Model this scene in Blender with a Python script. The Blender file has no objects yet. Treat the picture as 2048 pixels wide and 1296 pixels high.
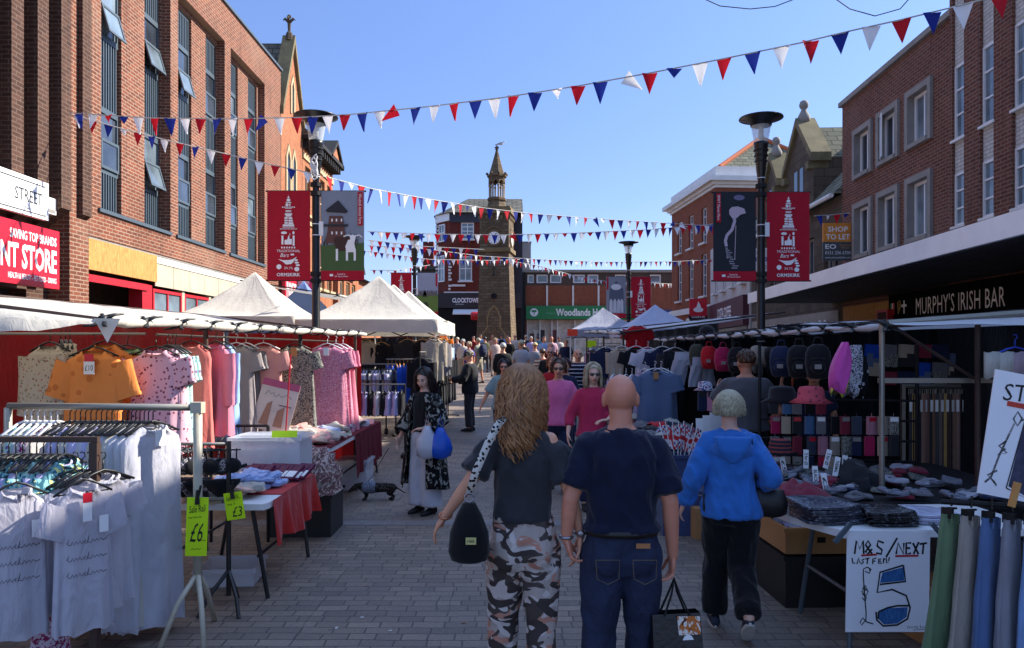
import bpy, bmesh, math, random
from mathutils import Vector, Matrix, noise
R = math.radians
PI = math.pi
scene = bpy.context.scene
COL = scene.collection
random.seed(7)
F, HZ, CH = 1515.0, 700.0, 1.85          # focal length in photo pixels, horizon row, eye height
# ---------------------------------------------------------------- camera, sky, sun, exposure
cam_d = bpy.data.cameras.new('camera'); cam = bpy.data.objects.new('camera', cam_d); COL.objects.link(cam)
cam_d.sensor_width = 36; cam_d.lens = 36 * F / 2048; cam_d.shift_y = (HZ - 648) / 2048
cam_d.clip_start = .05; cam_d.clip_end = 2000
cam.location = (0, 0, CH); cam.rotation_euler = (R(90), 0, 0)
scene.camera = cam
SUN_EL, SUN_AZ = R(36), R(18)            # elevation; azimuth measured from +X towards +Y
sd = Vector((math.cos(SUN_AZ) * math.cos(SUN_EL), math.sin(SUN_AZ) * math.cos(SUN_EL), math.sin(SUN_EL)))
w = bpy.data.worlds.new('World'); scene.world = w; w.use_nodes = True
nt = w.node_tree; bg = nt.nodes['Background']
sky = nt.nodes.new('ShaderNodeTexSky'); sky.sky_type = 'NISHITA'; sky.sun_disc = False
sky.sun_elevation = SUN_EL; sky.sun_rotation = R(90) - SUN_AZ
sky.ozone_density = 3.2; sky.air_density = 1.0; sky.dust_density = .25
tint = nt.nodes.new('ShaderNodeMixRGB'); tint.blend_type = 'MULTIPLY'; tint.inputs[0].default_value = 1; tint.inputs[2].default_value = (1.06, .95, .86, 1)
nt.links.new(sky.outputs[0], tint.inputs[1])
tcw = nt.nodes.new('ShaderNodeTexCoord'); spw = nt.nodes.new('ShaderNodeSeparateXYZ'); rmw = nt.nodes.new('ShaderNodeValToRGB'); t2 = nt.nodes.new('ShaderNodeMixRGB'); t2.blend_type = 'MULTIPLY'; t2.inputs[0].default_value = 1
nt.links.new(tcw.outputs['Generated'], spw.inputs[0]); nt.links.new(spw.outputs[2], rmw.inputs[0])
for e_, (p_, c_) in zip([rmw.color_ramp.elements[0], rmw.color_ramp.elements[1], rmw.color_ramp.elements.new(.2), rmw.color_ramp.elements.new(.42)], ((0, (.22, .24, .345)), (.7, (1.7, 1.6, 1.5)), (.2, (.24, .265, .375)), (.42, (.29, .325, .44)))): e_.position = p_; e_.color = (*c_, 1)  # sky ramp: overhead part, out of view, brightened to fill the shaded street
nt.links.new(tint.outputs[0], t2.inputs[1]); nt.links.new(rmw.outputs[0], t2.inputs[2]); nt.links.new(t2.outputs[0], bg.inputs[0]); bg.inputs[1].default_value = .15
sl = bpy.data.lights.new('sun', 'SUN'); sl.energy = 2.4; sl.angle = R(.53); sl.color = (1, .93, .82)
so = bpy.data.objects.new('sun', sl); COL.objects.link(so)
so.rotation_euler = (-sd).to_track_quat('-Z', 'Y').to_euler(); so.location = (20, 20, 40)
vs = scene.view_settings
vs.view_transform = 'Standard'; vs.look = 'None'; vs.exposure = 2.15; vs.gamma = 1; vs.use_curve_mapping = False
# ---------------------------------------------------------------- helpers
def P(px, py, d): return Vector(((px - 1024) * d / F, d, CH + (HZ - py) * d / F))
def lerp(a, b, t): return a + (b - a) * t
def tag(o, label=None, cat=None, group=None, kind=None):
 if label: o['label'] = label
 if cat: o['category'] = cat
 if group: o['group'] = group
 if kind: o['kind'] = kind
 return o
def E(name, label=None, cat=None, loc=(0, 0, 0), rz=0, group=None, rot=None):
 o = bpy.data.objects.new(name, None); COL.objects.link(o)
 o.location = loc; o.rotation_euler = rot if rot else (0, 0, rz)
 o.empty_display_size = .1
 return tag(o, label, cat, group)
def kids(o): return [c for c in COL.objects if c.parent == o]
KID = {}
def copy_tree(o, parent=None):
 c = o.copy(); COL.objects.link(c)
 if parent is not None:
  c.parent = parent; KID.setdefault(parent.name, []).append(c)
 for ch in KID.get(o.name, []): copy_tree(ch, c)
 return c
def link(name, me, parent=None):
 o = bpy.data.objects.new(name, me); COL.objects.link(o)
 if parent is not None:
  o.parent = parent; KID.setdefault(parent.name, []).append(o)
 return o
class MB:
 def __init__(s): s.v = []; s.f = []; s.mi = []; s.m = 0; s.M = None
 def add(s, vs, fs):
  b = len(s.v)
  if s.M is not None: vs = [s.M @ Vector(v) for v in vs]
  s.v += [tuple(v) for v in vs]
  s.f += [tuple(b + i for i in f) for f in fs]; s.mi += [s.m] * len(fs)
  return s
 def box(s, x0, x1, y0, y1, z0, z1, M=None):
  v = [Vector((x, y, z)) for x in (x0, x1) for y in (y0, y1) for z in (z0, z1)]
  if M is not None: v = [M @ p for p in v]
  return s.add(v, [(0, 1, 3, 2), (4, 6, 7, 5), (0, 4, 5, 1), (2, 3, 7, 6), (0, 2, 6, 4), (1, 5, 7, 3)])
 def cbox(s, c, sz, M=None):
  x, y, z = c; a, b, h = sz
  return s.box(x - a / 2, x + a / 2, y - b / 2, y + b / 2, z - h / 2, z + h / 2, M)
 def poly(s, pts): return s.add(pts, [tuple(range(len(pts)))])
 def prism(s, pts, y0, y1, M=None):      # pts (x,z) outline, front at y0
  n = len(pts)
  v = [Vector((x, y0, z)) for x, z in pts] + [Vector((x, y1, z)) for x, z in pts]
  if M is not None: v = [M @ p for p in v]
  return s.add(v, [tuple(range(n)), tuple(range(2 * n - 1, n - 1, -1))] + [(i, i + n, (i + 1) % n + n, (i + 1) % n) for i in range(n)])
 def hprism(s, pts, z0, z1):
  n = len(pts)
  v = [Vector((x, y, z0)) for x, y in pts] + [Vector((x, y, z1)) for x, y in pts]
  return s.add(v, [tuple(range(n))[::-1], tuple(range(n, 2 * n))] + [(i, (i + 1) % n, (i + 1) % n + n, i + n) for i in range(n)])
 def loft(s, rings, cap=True, closed=True):
  n = len(rings[0]); v = [p for r in rings for p in r]; f = []
  for k in range(len(rings) - 1):
   for i in range(n if closed else n - 1):
    j = (i + 1) % n
    f.append((k * n + i, k * n + j, (k + 1) * n + j, (k + 1) * n + i))
  if cap: f += [tuple(range(n))[::-1], tuple(range((len(rings) - 1) * n, len(rings) * n))]
  return s.add(v, f)
 def tube(s, pts, r, n=8, cap=True, flat=1.0, up=None):
  pts = [Vector(p) for p in pts]; N = len(pts)
  rr = r if isinstance(r, (list, tuple)) else [r] * N
  t0 = (pts[1] - pts[0]).normalized()
  u = Vector(up) if up else (Vector((0, 0, 1)) if abs(t0.z) < .9 else Vector((1, 0, 0)))
  rings = []
  for i, p in enumerate(pts):
   t = ((pts[min(i + 1, N - 1)] - pts[max(i - 1, 0)])).normalized()
   a = t.cross(u)
   if a.length < 1e-4: a = t.cross(Vector((0, 1, 0)))
   a.normalize(); b = a.cross(t).normalized(); u = b
   rings.append([p + a * math.cos(2 * PI * k / n) * rr[i] + b * math.sin(2 * PI * k / n) * rr[i] * flat for k in range(n)])
  return s.loft(rings, cap)
 def lathe(s, prof, n=16, c=(0, 0, 0), cap=True, ph=0):
  c = Vector(c)
  return s.loft([[c + Vector((r * math.cos(2 * PI * k / n + ph), r * math.sin(2 * PI * k / n + ph), z)) for k in range(n)] for r, z in prof], cap)
 def ball(s, c, r, n=10, m=7, M=None):
  rx, ry, rz = r if isinstance(r, (tuple, list)) else (r, r, r); c = Vector(c); rings = []
  for i in range(m + 1):
   a = -PI / 2 + PI * (.03 + .94 * i / m)
   ring = [Vector((rx * math.cos(a) * math.cos(2 * PI * k / n), ry * math.cos(a) * math.sin(2 * PI * k / n), rz * math.sin(a))) for k in range(n)]
   rings.append([(M @ p if M is not None else p) + c for p in ring])
  return s.loft(rings)
 def ribbon(s, pts, w, y=0.0, closed=False):   # flat stroke in XZ plane at depth y; pts (x,z)
  pts = [Vector((p[0], p[1])) for p in pts]; N = len(pts); L = []; Rr = []
  for i, p in enumerate(pts):
   t = (pts[min(i + 1, N - 1)] - pts[max(i - 1, 0)])
   if t.length < 1e-9: t = Vector((1, 0))
   t.normalize(); nn = Vector((-t.y, t.x)) * w / 2
   L.append(p + nn); Rr.append(p - nn)
  v = [(p.x, y, p.y) for p in L] + [(p.x, y, p.y) for p in Rr]
  return s.add(v, [(i, i + N, i + 1 + N, i + 1) for i in range(N - 1)])
 def mesh(s, name, mats, smooth=False):
  me = bpy.data.meshes.new(name); me.from_pydata(s.v, [], s.f)
  mats = mats if isinstance(mats, (list, tuple)) else [mats]
  for m in mats: me.materials.append(m)
  if len(mats) > 1: me.polygons.foreach_set('material_index', s.mi)
  me.polygons.foreach_set('use_smooth', [smooth] * len(me.polygons)); me.update()
  return me
 def build(s, name, mats, parent=None, smooth=False, **kw):
  me = s.mesh(name, mats, smooth)
  o = link(name, me, parent)
  for k, v in kw.items(): setattr(o, k, v)
  return o
def bake(o):
 """apply the modifiers of o"""
 dg = bpy.context.evaluated_depsgraph_get(); dg.update()
 me = bpy.data.meshes.new_from_object(o.evaluated_get(dg)); me.name = o.name
 o.modifiers.clear(); o.data = me
 return o
# ---------------------------------------------------------------- materials
_M = {}
def srgb(h):
 if isinstance(h, str):
  h = h.lstrip('#'); c = [int(h[i:i + 2], 16) / 255 for i in (0, 2, 4)]
  return tuple(((x / 12.92) if x <= .04045 else ((x + .055) / 1.055) ** 2.4) for x in c)
 return h
class NT:
 def __init__(s, name):
  s.m = bpy.data.materials.new(name); s.m.use_nodes = True; s.t = s.m.node_tree
  s.b = s.t.nodes['Principled BSDF']
 def n(s, kind, **kw):
  nd = s.t.nodes.new('ShaderNode' + kind)
  for k, v in kw.items():
   if k[0] == '_': nd.inputs[k[1:].replace('_', ' ')].default_value = v
   else: setattr(nd, k, v)
  return nd
 def l(s, a, b): s.t.links.new(a, b)
 def math(s, op, a, b=None):
  nd = s.n('Math', operation=op)
  for i, x in enumerate((a, b)):
   if x is None: continue
   if isinstance(x, (int, float)): nd.inputs[i].default_value = x
   else: s.l(x, nd.inputs[i])
  return nd.outputs[0]
 def mix(s, fac, a, b, mode='MIX'):
  nd = s.n('MixRGB', blend_type=mode)
  for i, x in enumerate((fac, a, b)):
   if isinstance(x, (int, float)): nd.inputs[i].default_value = x
   elif isinstance(x, tuple): nd.inputs[i].default_value = (*x[:3], 1)
   else: s.l(x, nd.inputs[i])
  return nd.outputs[0]
 def ramp(s, fac, stops, interp='LINEAR'):
  nd = s.n('ValToRGB'); nd.color_ramp.interpolation = interp
  el = nd.color_ramp.elements
  while len(el) < len(stops): el.new(.5)
  for e, (p, c) in zip(el, stops):
   e.position = p; e.color = (*(c if isinstance(c, tuple) else (c, c, c))[:3], 1)
  s.l(fac, nd.inputs[0]); return nd.outputs[0]
 def obj(s): return s.n('TexCoord').outputs['Object']
 def noise(s, vec, scale, detail=3, rough=.5, dist=0):
  nd = s.n('TexNoise', _Scale=scale, _Detail=detail, _Roughness=rough, _Distortion=dist)
  if vec is not None: s.l(vec, nd.inputs['Vector'])
  return nd.outputs[0]
 def bump(s, h, strength=.3, dist=.01):
  nd = s.n('Bump', _Strength=strength, _Distance=dist); s.l(h, nd.inputs['Height']); s.l(nd.outputs[0], s.b.inputs['Normal'])
 def scalev(s, vec, x, y, z):
  nd = s.n('Mapping'); s.l(vec, nd.inputs[0]); nd.inputs['Scale'].default_value = (x, y, z); return nd.outputs[0]
 def wallvec(s):
  tc = s.n('TexCoord'); sp = s.n('SeparateXYZ'); s.l(tc.outputs['Object'], sp.inputs[0])
  sn = s.n('SeparateXYZ'); s.l(tc.outputs['Normal'], sn.inputs[0])
  u = s.math('ADD', s.math('MULTIPLY', sp.outputs[0], s.math('ABSOLUTE', sn.outputs[1])), s.math('MULTIPLY', sp.outputs[1], s.math('ABSOLUTE', sn.outputs[0])))
  cb = s.n('CombineXYZ'); s.l(u, cb.inputs[0]); s.l(sp.outputs[2], cb.inputs[1]); return cb.outputs[0]
def mat(name, color, rough=.7, var=.12, vscale=6, bump=.0, bscale=40, metal=0, spec=.5, wrinkle=0, dirt=0):
 """general surface: colour with a gentle real variation"""
 if name in _M: return _M[name]
 c = srgb(color); t = NT(name); v = t.obj()
 n1 = t.noise(v, vscale, 4, .6)
 lo = tuple(max(0, x * (1 - var)) for x in c); hi = tuple(min(1, x * (1 + var)) for x in c)
 col = t.ramp(n1, [(.3, lo), (.7, hi)])
 if dirt:
  dn = t.noise(v, 1.7, 6, .7)
  col = t.mix(t.ramp(dn, [(.45, 0.0), (.75, dirt)]), col, tuple(x * .35 for x in c))
 t.l(col, t.b.inputs['Base Color'])
 t.b.inputs['Roughness'].default_value = rough; t.b.inputs['Metallic'].default_value = metal
 t.b.inputs['Specular IOR Level'].default_value = spec
 if wrinkle:
  t.bump(t.noise(v, 5, 3, .55, 1.2), min(1, wrinkle), .05)
 elif bump: t.bump(t.noise(v, bscale, 4), bump, .01)
 _M[name] = t.m; return t.m
def cloth(name, color, wr=.5, thin=0.0, var=.08):
 """woven cloth, soft folds, a little translucence where thin"""
 if name in _M: return _M[name]
 c = srgb(color); t = NT(name); v = t.obj()
 col = t.ramp(t.noise(v, 3, 4, .6), [(.3, tuple(x * (1 - var) for x in c)), (.7, tuple(min(1, x * (1 + var)) for x in c))])
 t.l(col, t.b.inputs['Base Color']); t.b.inputs['Roughness'].default_value = .85
 t.b.inputs['Specular IOR Level'].default_value = .2
 t.b.inputs['Sheen Weight'].default_value = .15
 if wr: t.bump(t.noise(t.scalev(v, 1, 1, .45), 9, 3, .5, 1.0), wr, .03)
 if thin:
  tr = t.n('BsdfTranslucent'); t.l(col, tr.inputs[0]); mx = t.n('MixShader'); mx.inputs[0].default_value = thin
  out = t.t.nodes['Material Output']; t.l(t.b.outputs[0], mx.inputs[1]); t.l(tr.outputs[0], mx.inputs[2]); t.l(mx.outputs[0], out.inputs[0])
 _M[name] = t.m; return t.m
def pattern(name, base, spots, scale=18, thr=.28, kind='dots', wr=.4, thin=0):
 """printed cloth: spots is a list of colours"""
 if name in _M: return _M[name]
 t = NT(name); v = t.obj(); base = srgb(base); spots = [srgb(x) for x in spots]
 if kind == 'dots':
  vo = t.n('TexVoronoi', _Scale=scale, _Randomness=1.0); t.l(v, vo.inputs['Vector'])
  m = t.math('LESS_THAN', vo.outputs['Distance'], thr)
  hue = t.ramp(t.n('SeparateXYZ').outputs[0], [(0, spots[0])]) if 0 else None
  sx = t.n('SeparateXYZ'); t.l(vo.outputs['Color'], sx.inputs[0])
  st = [(i / len(spots), c) for i, c in enumerate(spots)]
  sc = t.ramp(sx.outputs[0], st, 'CONSTANT') if len(spots) > 1 else spots[0]
  col = t.mix(m, base, sc)
 elif kind == 'floral':
  n1 = t.noise(v, scale, 2, .5, 2.5); n2 = t.noise(v, scale * 1.7, 2, .5, 1)
  col = t.mix(t.ramp(n1, [(thr + .22, 0.0), (thr + .25, 1.0)]), base, spots[0])
  if len(spots) > 1: col = t.mix(t.ramp(n2, [(.6, 0.0), (.63, 1.0)]), col, spots[1])
 elif kind == 'camo':
  col = base
  for i, c in enumerate(spots):
   nn = t.noise(t.scalev(v, 1, 1, 1.5), scale * (1 + .13 * i), 1.5, .45, .9)
   mp = nn
   off = t.n('Mapping'); t.l(v, off.inputs[0]); off.inputs['Location'].default_value = (3.1 * i, 1.7 * i, 5.3 * i)
   off.inputs['Scale'].default_value = (1, 1, 1.6)
   nn = t.noise(off.outputs[0], scale, 1.2, .4, 1.1)
   col = t.mix(t.ramp(nn, [(thr, 0.0), (thr + .012, 1.0)]), col, c)
 elif kind == 'stripe_z':
  sp = t.n('SeparateXYZ'); t.l(v, sp.inputs[0])
  m = t.math('LESS_THAN', t.math('FRACT', t.math('MULTIPLY', sp.outputs[2], scale)), thr)
  col = t.mix(m, base, spots[0])
 elif kind == 'check':
  sp = t.n('SeparateXYZ'); t.l(v, sp.inputs[0])
  a = t.math('LESS_THAN', t.math('FRACT', t.math('MULTIPLY', sp.outputs[2], scale)), thr)
  b = t.math('LESS_THAN', t.math('FRACT', t.math('MULTIPLY', sp.outputs[0], scale)), thr)
  col = t.mix(t.math('MULTIPLY', t.math('ADD', a, b), .5), base, spots[0])
 t.l(col, t.b.inputs['Base Color']); t.b.inputs['Roughness'].default_value = .85
 t.b.inputs['Specular IOR Level'].default_value = .2
 if wr: t.bump(t.noise(t.scalev(v, 1, 1, .45), 9, 3, .5, 1.0), wr, .03)
 _M[name] = t.m; return t.m
def brick(name, cols, mortar, w=.225, h=.075, ms=.012, bump=.4, stain=.25, offs=(0, 0)):
 if name in _M: return _M[name]
 t = NT(name); v = t.wallvec()
 br = t.n('TexBrick', _Scale=1.0, offset=.5); t.l(v, br.inputs['Vector'])
 br.inputs['Brick Width'].default_value = w; br.inputs['Row Height'].default_value = h
 br.inputs['Mortar Size'].default_value = ms; br.inputs['Mortar Smooth'].default_value = .1
 br.inputs['Bias'].default_value = 0
 c = [srgb(x) for x in cols]
 br.inputs['Color1'].default_value = (*c[0], 1); br.inputs['Color2'].default_value = (*c[1], 1); br.inputs['Mortar'].default_value = (*srgb(mortar), 1)
 col = br.outputs[0]
 big = t.noise(v, .8, 5, .65); fine = t.noise(v, 25, 3, .6)
 col = t.mix(t.ramp(big, [(.35, stain), (.7, 0.0)]), col, tuple(x * .45 for x in c[0])); stk = t.noise(t.scalev(v, 1.6, .16, 1), 2.2, 5, .7); col = t.mix(t.ramp(stk, [(.5, 0.0), (.72, .4)]), col, tuple(x * .5 for x in c[1])); pt = t.noise(v, .35, 3, .6); col = t.mix(t.ramp(pt, [(.52, 0.0), (.75, .3)]), col, srgb(mortar))
 col = t.mix(.35, col, t.ramp(fine, [(.3, .35), (.7, 1.0)]), 'MULTIPLY')
 t.l(col, t.b.inputs['Base Color']); t.b.inputs['Roughness'].default_value = .9
 t.b.inputs['Specular IOR Level'].default_value = .2
 inv = t.math('SUBTRACT', 1, br.outputs['Fac']); t.bump(t.math('ADD', inv, t.math('MULTIPLY', fine, .3)), bump, .012)
 _M[name] = t.m; return t.m
def glass(name, color=(.03, .04, .05), rough=.06, alpha=1.0):
 if name in _M: return _M[name]
 t = NT(name); v = t.obj()
 col = t.ramp(t.noise(v, 1.3, 3), [(.35, tuple(x * .6 for x in color)), (.7, tuple(x * 1.6 for x in color))])
 t.l(col, t.b.inputs['Base Color']); t.b.inputs['Roughness'].default_value = rough
 t.b.inputs['Specular IOR Level'].default_value = .9; t.b.inputs['Alpha'].default_value = alpha
 t.bump(t.noise(v, 1.5, 2), .08, .05)
 _M[name] = t.m; return t.m
def text(s, w, h, m, parent, loc=(0, 0, 0), rot=(0, 0, 0), name='lettering', bold=0.0, shear=0, spacing=1.0, fit=True):
 """words as a thin mesh centred on loc, in the local XZ plane, facing -Y"""
 cu = bpy.data.curves.new('txt', 'FONT'); cu.body = s; cu.offset = bold; cu.shear = shear
 cu.resolution_u = 2; cu.extrude = 0; cu.space_character = spacing; cu.align_x = 'CENTER'; cu.space_line = .9
 o = bpy.data.objects.new('txt', cu); COL.objects.link(o)
 dg = bpy.context.evaluated_depsgraph_get(); dg.update()
 me = bpy.data.meshes.new_from_object(o.evaluated_get(dg))
 COL.objects.unlink(o); bpy.data.objects.remove(o); bpy.data.curves.remove(cu)
 xs = [v.co.x for v in me.vertices]; ys = [v.co.y for v in me.vertices]
 if not xs: return None
 cx, cy = (min(xs) + max(xs)) / 2, (min(ys) + max(ys)) / 2; sx = w / (max(xs) - min(xs)); sy = h / (max(ys) - min(ys))
 if not fit: sx = sy = min(sx, sy)
 for v in me.vertices: v.co = ((v.co.x - cx) * sx, 0, (v.co.y - cy) * sy)
 me.materials.clear(); me.materials.append(m); me.name = name
 ob = link(name, me, parent); ob.location = loc; ob.rotation_euler = rot
 return ob
# ---------------------------------------------------------------- shared materials
M_stone = brick('sandstone', ['#6d6152', '#544a40'], '#443c34', .55, .28, .012, .5, .5)
M_tower = brick('tower_stone', ['#85725a', '#625240'], '#40362a', .42, .2, .012, .6, .6)
M_brickL = brick('red_brick', ['#8a503c', '#663c30'], '#a38c78', .225, .075, .010, .4, .28)
M_brickD = brick('brown_brick', ['#5c4136', '#45312a'], '#6d5a4e', .225, .075, .010, .4, .2)
M_brickO = brick('orange_brick', ['#b56a48', '#985238'], '#a88a68', .225, .075, .010, .4, .15)
M_brickR = brick('russet_brick', ['#7e4c3c', '#613a2e'], '#8b7468', .225, .075, .012, .4, .3)
M_brickS = brick('far_red_brick', ['#94503c', '#7e4434'], '#9a7058', .225, .075, .008, .3, .15)
M_brickC = brick('dark_red_brick', ['#7a3026', '#5f241d'], '#6e4a3e', .225, .075, .008, .3, .25)
M_cream = mat('cream_stone', '#b09c78', .85, .1, 3, .2)
M_coping = mat('mossy_coping', '#6f6548', .9, .3, 2, .4)
M_conc = mat('grey_concrete', '#8a857f', .9, .12, 2, .3, dirt=.4)
M_white = mat('white_paint', '#d8d6d2', .5, .05, 2, 0, dirt=.25)
M_upvc = mat('white_window_frame', '#dcdcdc', .35, .02)
M_slate = brick('slate', ['#77756a', '#55544c'], '#3c3b36', .3, .22, .02, .6, .4)
M_slateg = brick('green_slate', ['#8c8c78', '#6a6b5c'], '#4a4a42', .35, .2, .02, .6, .4)
M_dkmetal = mat('dark_grey_metal', '#46535c', .45, .06, 3)
M_signtx = mat('sign_grey', '#2e3034', .6)
M_black = mat('black_paint', '#0c0c0e', .35, .1)
M_blackm = mat('black_matt', '#121214', .8, .1)
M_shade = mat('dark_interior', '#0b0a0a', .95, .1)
M_red = mat('red_paint', '#b51e2b', .4, .1, 3, 0, dirt=.2)
M_redsign = mat('red_sign', '#c5162d', .4, .04)
M_wsign = mat('white_sign', '#e4e4e4', .4, .02)
M_letter = mat('white_lettering', '#e8e8e8', .5, .02)
M_ink = mat('black_ink', '#101014', .6, .02)
M_glass = glass('window_glass', (.035, .045, .06))
M_glassL = glass('pale_window_glass', (.13, .17, .2), .15)
M_ply = None
def mk_ply():
 t = NT('plywood'); v = t.obj()
 g = t.noise(t.scalev(v, 1.3, 1, .35), 5, 5, .6, 3)
 col = t.ramp(g, [(.3, srgb('#9a6a34')), (.55, srgb('#b58544')), (.7, srgb('#c09552'))])
 t.l(col, t.b.inputs['Base Color']); t.b.inputs['Roughness'].default_value = .8; return t.m
M_ply = mk_ply()
M_panel = mat('bare_board_panel', '#a8a08c', .85, .12, 1.5, .1)
# ---------------------------------------------------------------- ground
def mk_paving():
 t = NT('block_paving'); tc = t.n('TexCoord'); v = tc.outputs['Object']
 wob = t.noise(v, 1.1, 3); add = t.n('VectorMath', operation='ADD'); t.l(v, add.inputs[0])
 sc = t.n('VectorMath', operation='SCALE'); sc.inputs['Scale'].default_value = .05
 nc = t.n('TexNoise', _Scale=2.2, _Detail=2.0); t.l(v, nc.inputs['Vector']); t.l(nc.outputs['Color'], sc.inputs[0]); t.l(sc.outputs[0], add.inputs[1])
 br = t.n('TexBrick', _Scale=1.0, offset=.37, squash=.8, squash_frequency=3); t.l(add.outputs[0], br.inputs['Vector'])
 br.inputs['Brick Width'].default_value = .215; br.inputs['Row Height'].default_value = .108
 br.inputs['Mortar Size'].default_value = .006; br.inputs['Mortar Smooth'].default_value = .3
 br.inputs['Color1'].default_value = (*srgb('#9c8a78'), 1); br.inputs['Color2'].default_value = (*srgb('#7c6d61'), 1); br.inputs['Mortar'].default_value = (*srgb('#564d46'), 1)
 big = t.noise(v, .55, 6, .65); fine = t.noise(v, 38, 3, .7)
 col = t.mix(t.ramp(big, [(.36, .5), (.64, 0.0)]), br.outputs[0], srgb('#4a4343'))
 b2_ = t.n('TexBrick', _Scale=1.0, offset=.31); t.l(add.outputs[0], b2_.inputs['Vector']); b2_.inputs['Brick Width'].default_value = 1.37; b2_.inputs['Row Height'].default_value = .54; b2_.inputs['Mortar Size'].default_value = .005; b2_.inputs['Color1'].default_value = (1, 1, 1, 1); b2_.inputs['Color2'].default_value = (.86, .86, .87, 1); b2_.inputs['Mortar'].default_value = (.5, .5, .5, 1)
 col = t.mix(.8, col, b2_.outputs[0], 'MULTIPLY')
 warm = t.noise(v, .9, 3)
 col = t.mix(t.ramp(warm, [(.5, 0.0), (.75, .35)]), col, srgb('#96826f'))
 col = t.mix(.5, col, t.ramp(fine, [(.3, .45), (.65, 1.0)]), 'MULTIPLY')
 vo = t.n('TexVoronoi', _Scale=4.5); t.l(v, vo.inputs['Vector'])
 col = t.mix(t.math('MULTIPLY', t.math('LESS_THAN', vo.outputs['Distance'], .07), .55), col, srgb('#4a4440'))
 t.l(col, t.b.inputs['Base Color'])
 t.l(t.ramp(big, [(.3, .55), (.7, .8)]), t.b.inputs['Roughness'])
 inv = t.math('SUBTRACT', 1, br.outputs['Fac']); t.bump(t.math('ADD', inv, t.math('MULTIPLY', fine, .35)), .6, .012)
 return t.m
M_pave = mk_paving()
g = MB(); g.box(-150, 150, -60, 300, -.3, 0).build('ground', M_pave, None, kind_='') if 0 else None
g = MB(); g.add([(x, y, z) for y, z in ((-60, 0), (10, 0), (55, 1.35), (300, 1.35)) for x in (-150, 150)], [(0, 1, 3, 2), (2, 3, 5, 4), (4, 5, 7, 6)]); o = g.build('ground', M_pave); tag(o, 'grey block paving of the pedestrian street', None, None, 'structure')
# shallow drainage channel of flatter setts across the street and slot drain gaps
g = MB(); g.box(-3.4, 5.5, 8.0, 8.2, 0, .004); o = g.build('paving_band', mat('pale_sett', '#77706f', .7, .2, 8, .3), None); tag(o, kind='structure')
# ---------------------------------------------------------------- generic wall work
def facade(mb, L, H, holes, z0=0, y=0, reveal=.18, x0=0):
 xs = sorted(set([x0, L] + [h[0] for h in holes] + [h[1] for h in holes])); zs = sorted(set([z0, H] + [h[2] for h in holes] + [h[3] for h in holes]))
 for i in range(len(xs) - 1):
  for k in range(len(zs) - 1):
   cx, cz = (xs[i] + xs[i + 1]) / 2, (zs[k] + zs[k + 1]) / 2
   if any(h[0] < cx < h[1] and h[2] < cz < h[3] for h in holes): continue
   mb.poly([(xs[i], y, zs[k]), (xs[i + 1], y, zs[k]), (xs[i + 1], y, zs[k + 1]), (xs[i], y, zs[k + 1])])
 for a, b, c, d in holes:
  e = y + reveal
  mb.poly([(a, y, c), (a, e, c), (b, e, c), (b, y, c)]); mb.poly([(a, y, d), (b, y, d), (b, e, d), (a, e, d)])
  mb.poly([(a, y, c), (a, y, d), (a, e, d), (a, e, c)]); mb.poly([(b, y, c), (b, e, c), (b, e, d), (b, y, d)])
def shell(mb, L, H, D, x0=0, z0=0, y=0):       # ends, back and flat roof of a block
 mb.poly([(x0, y, z0), (x0, y, H), (x0, D, H), (x0, D, z0)]); mb.poly([(L, y, z0), (L, D, z0), (L, D, H), (L, y, H)])
 mb.poly([(x0, D, z0), (x0, D, H), (L, D, H), (L, D, z0)]); mb.poly([(x0, y, H), (L, y, H), (L, D, H), (x0, D, H)])
def window(root, u0, u1, z0, z1, y, fm=None, gm=None, nx=1, nz=1, fw=.06, tilt=0, sill=None, name='window'):
 fm = fm or M_upvc; gm = gm or M_glass
 m = MB(); m.box(u0, u0 + fw, y, y + .06, z0, z1); m.box(u1 - fw, u1, y, y + .06, z0, z1)
 m.box(u0 + fw, u1 - fw, y, y + .06, z0, z0 + fw); m.box(u0 + fw, u1 - fw, y, y + .06, z1 - fw, z1)
 for i in range(1, nx): x = lerp(u0, u1, i / nx); m.box(x - fw * .35, x + fw * .35, y + .004, y + .056, z0 + fw, z1 - fw)
 for i in range(1, nz): z = lerp(z0, z1, i / nz); m.box(u0 + fw, u1 - fw, y + .008, y + .05, z - fw * .35, z + fw * .35)
 o = m.build(name, fm, root)
 p = MB(); p.poly([(u0 + fw * .5, y + .035, z0 + fw * .5), (u1 - fw * .5, y + .035, z0 + fw * .5), (u1 - fw * .5, y + .035, z1 - fw * .5), (u0 + fw * .5, y + .035, z1 - fw * .5)])
 p.build('pane', gm, o)
 if sill: MB().box(u0 - .08, u1 + .08, y - .3, y, z0 - .1, z0).build('sill', sill, o)
 return o
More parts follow.
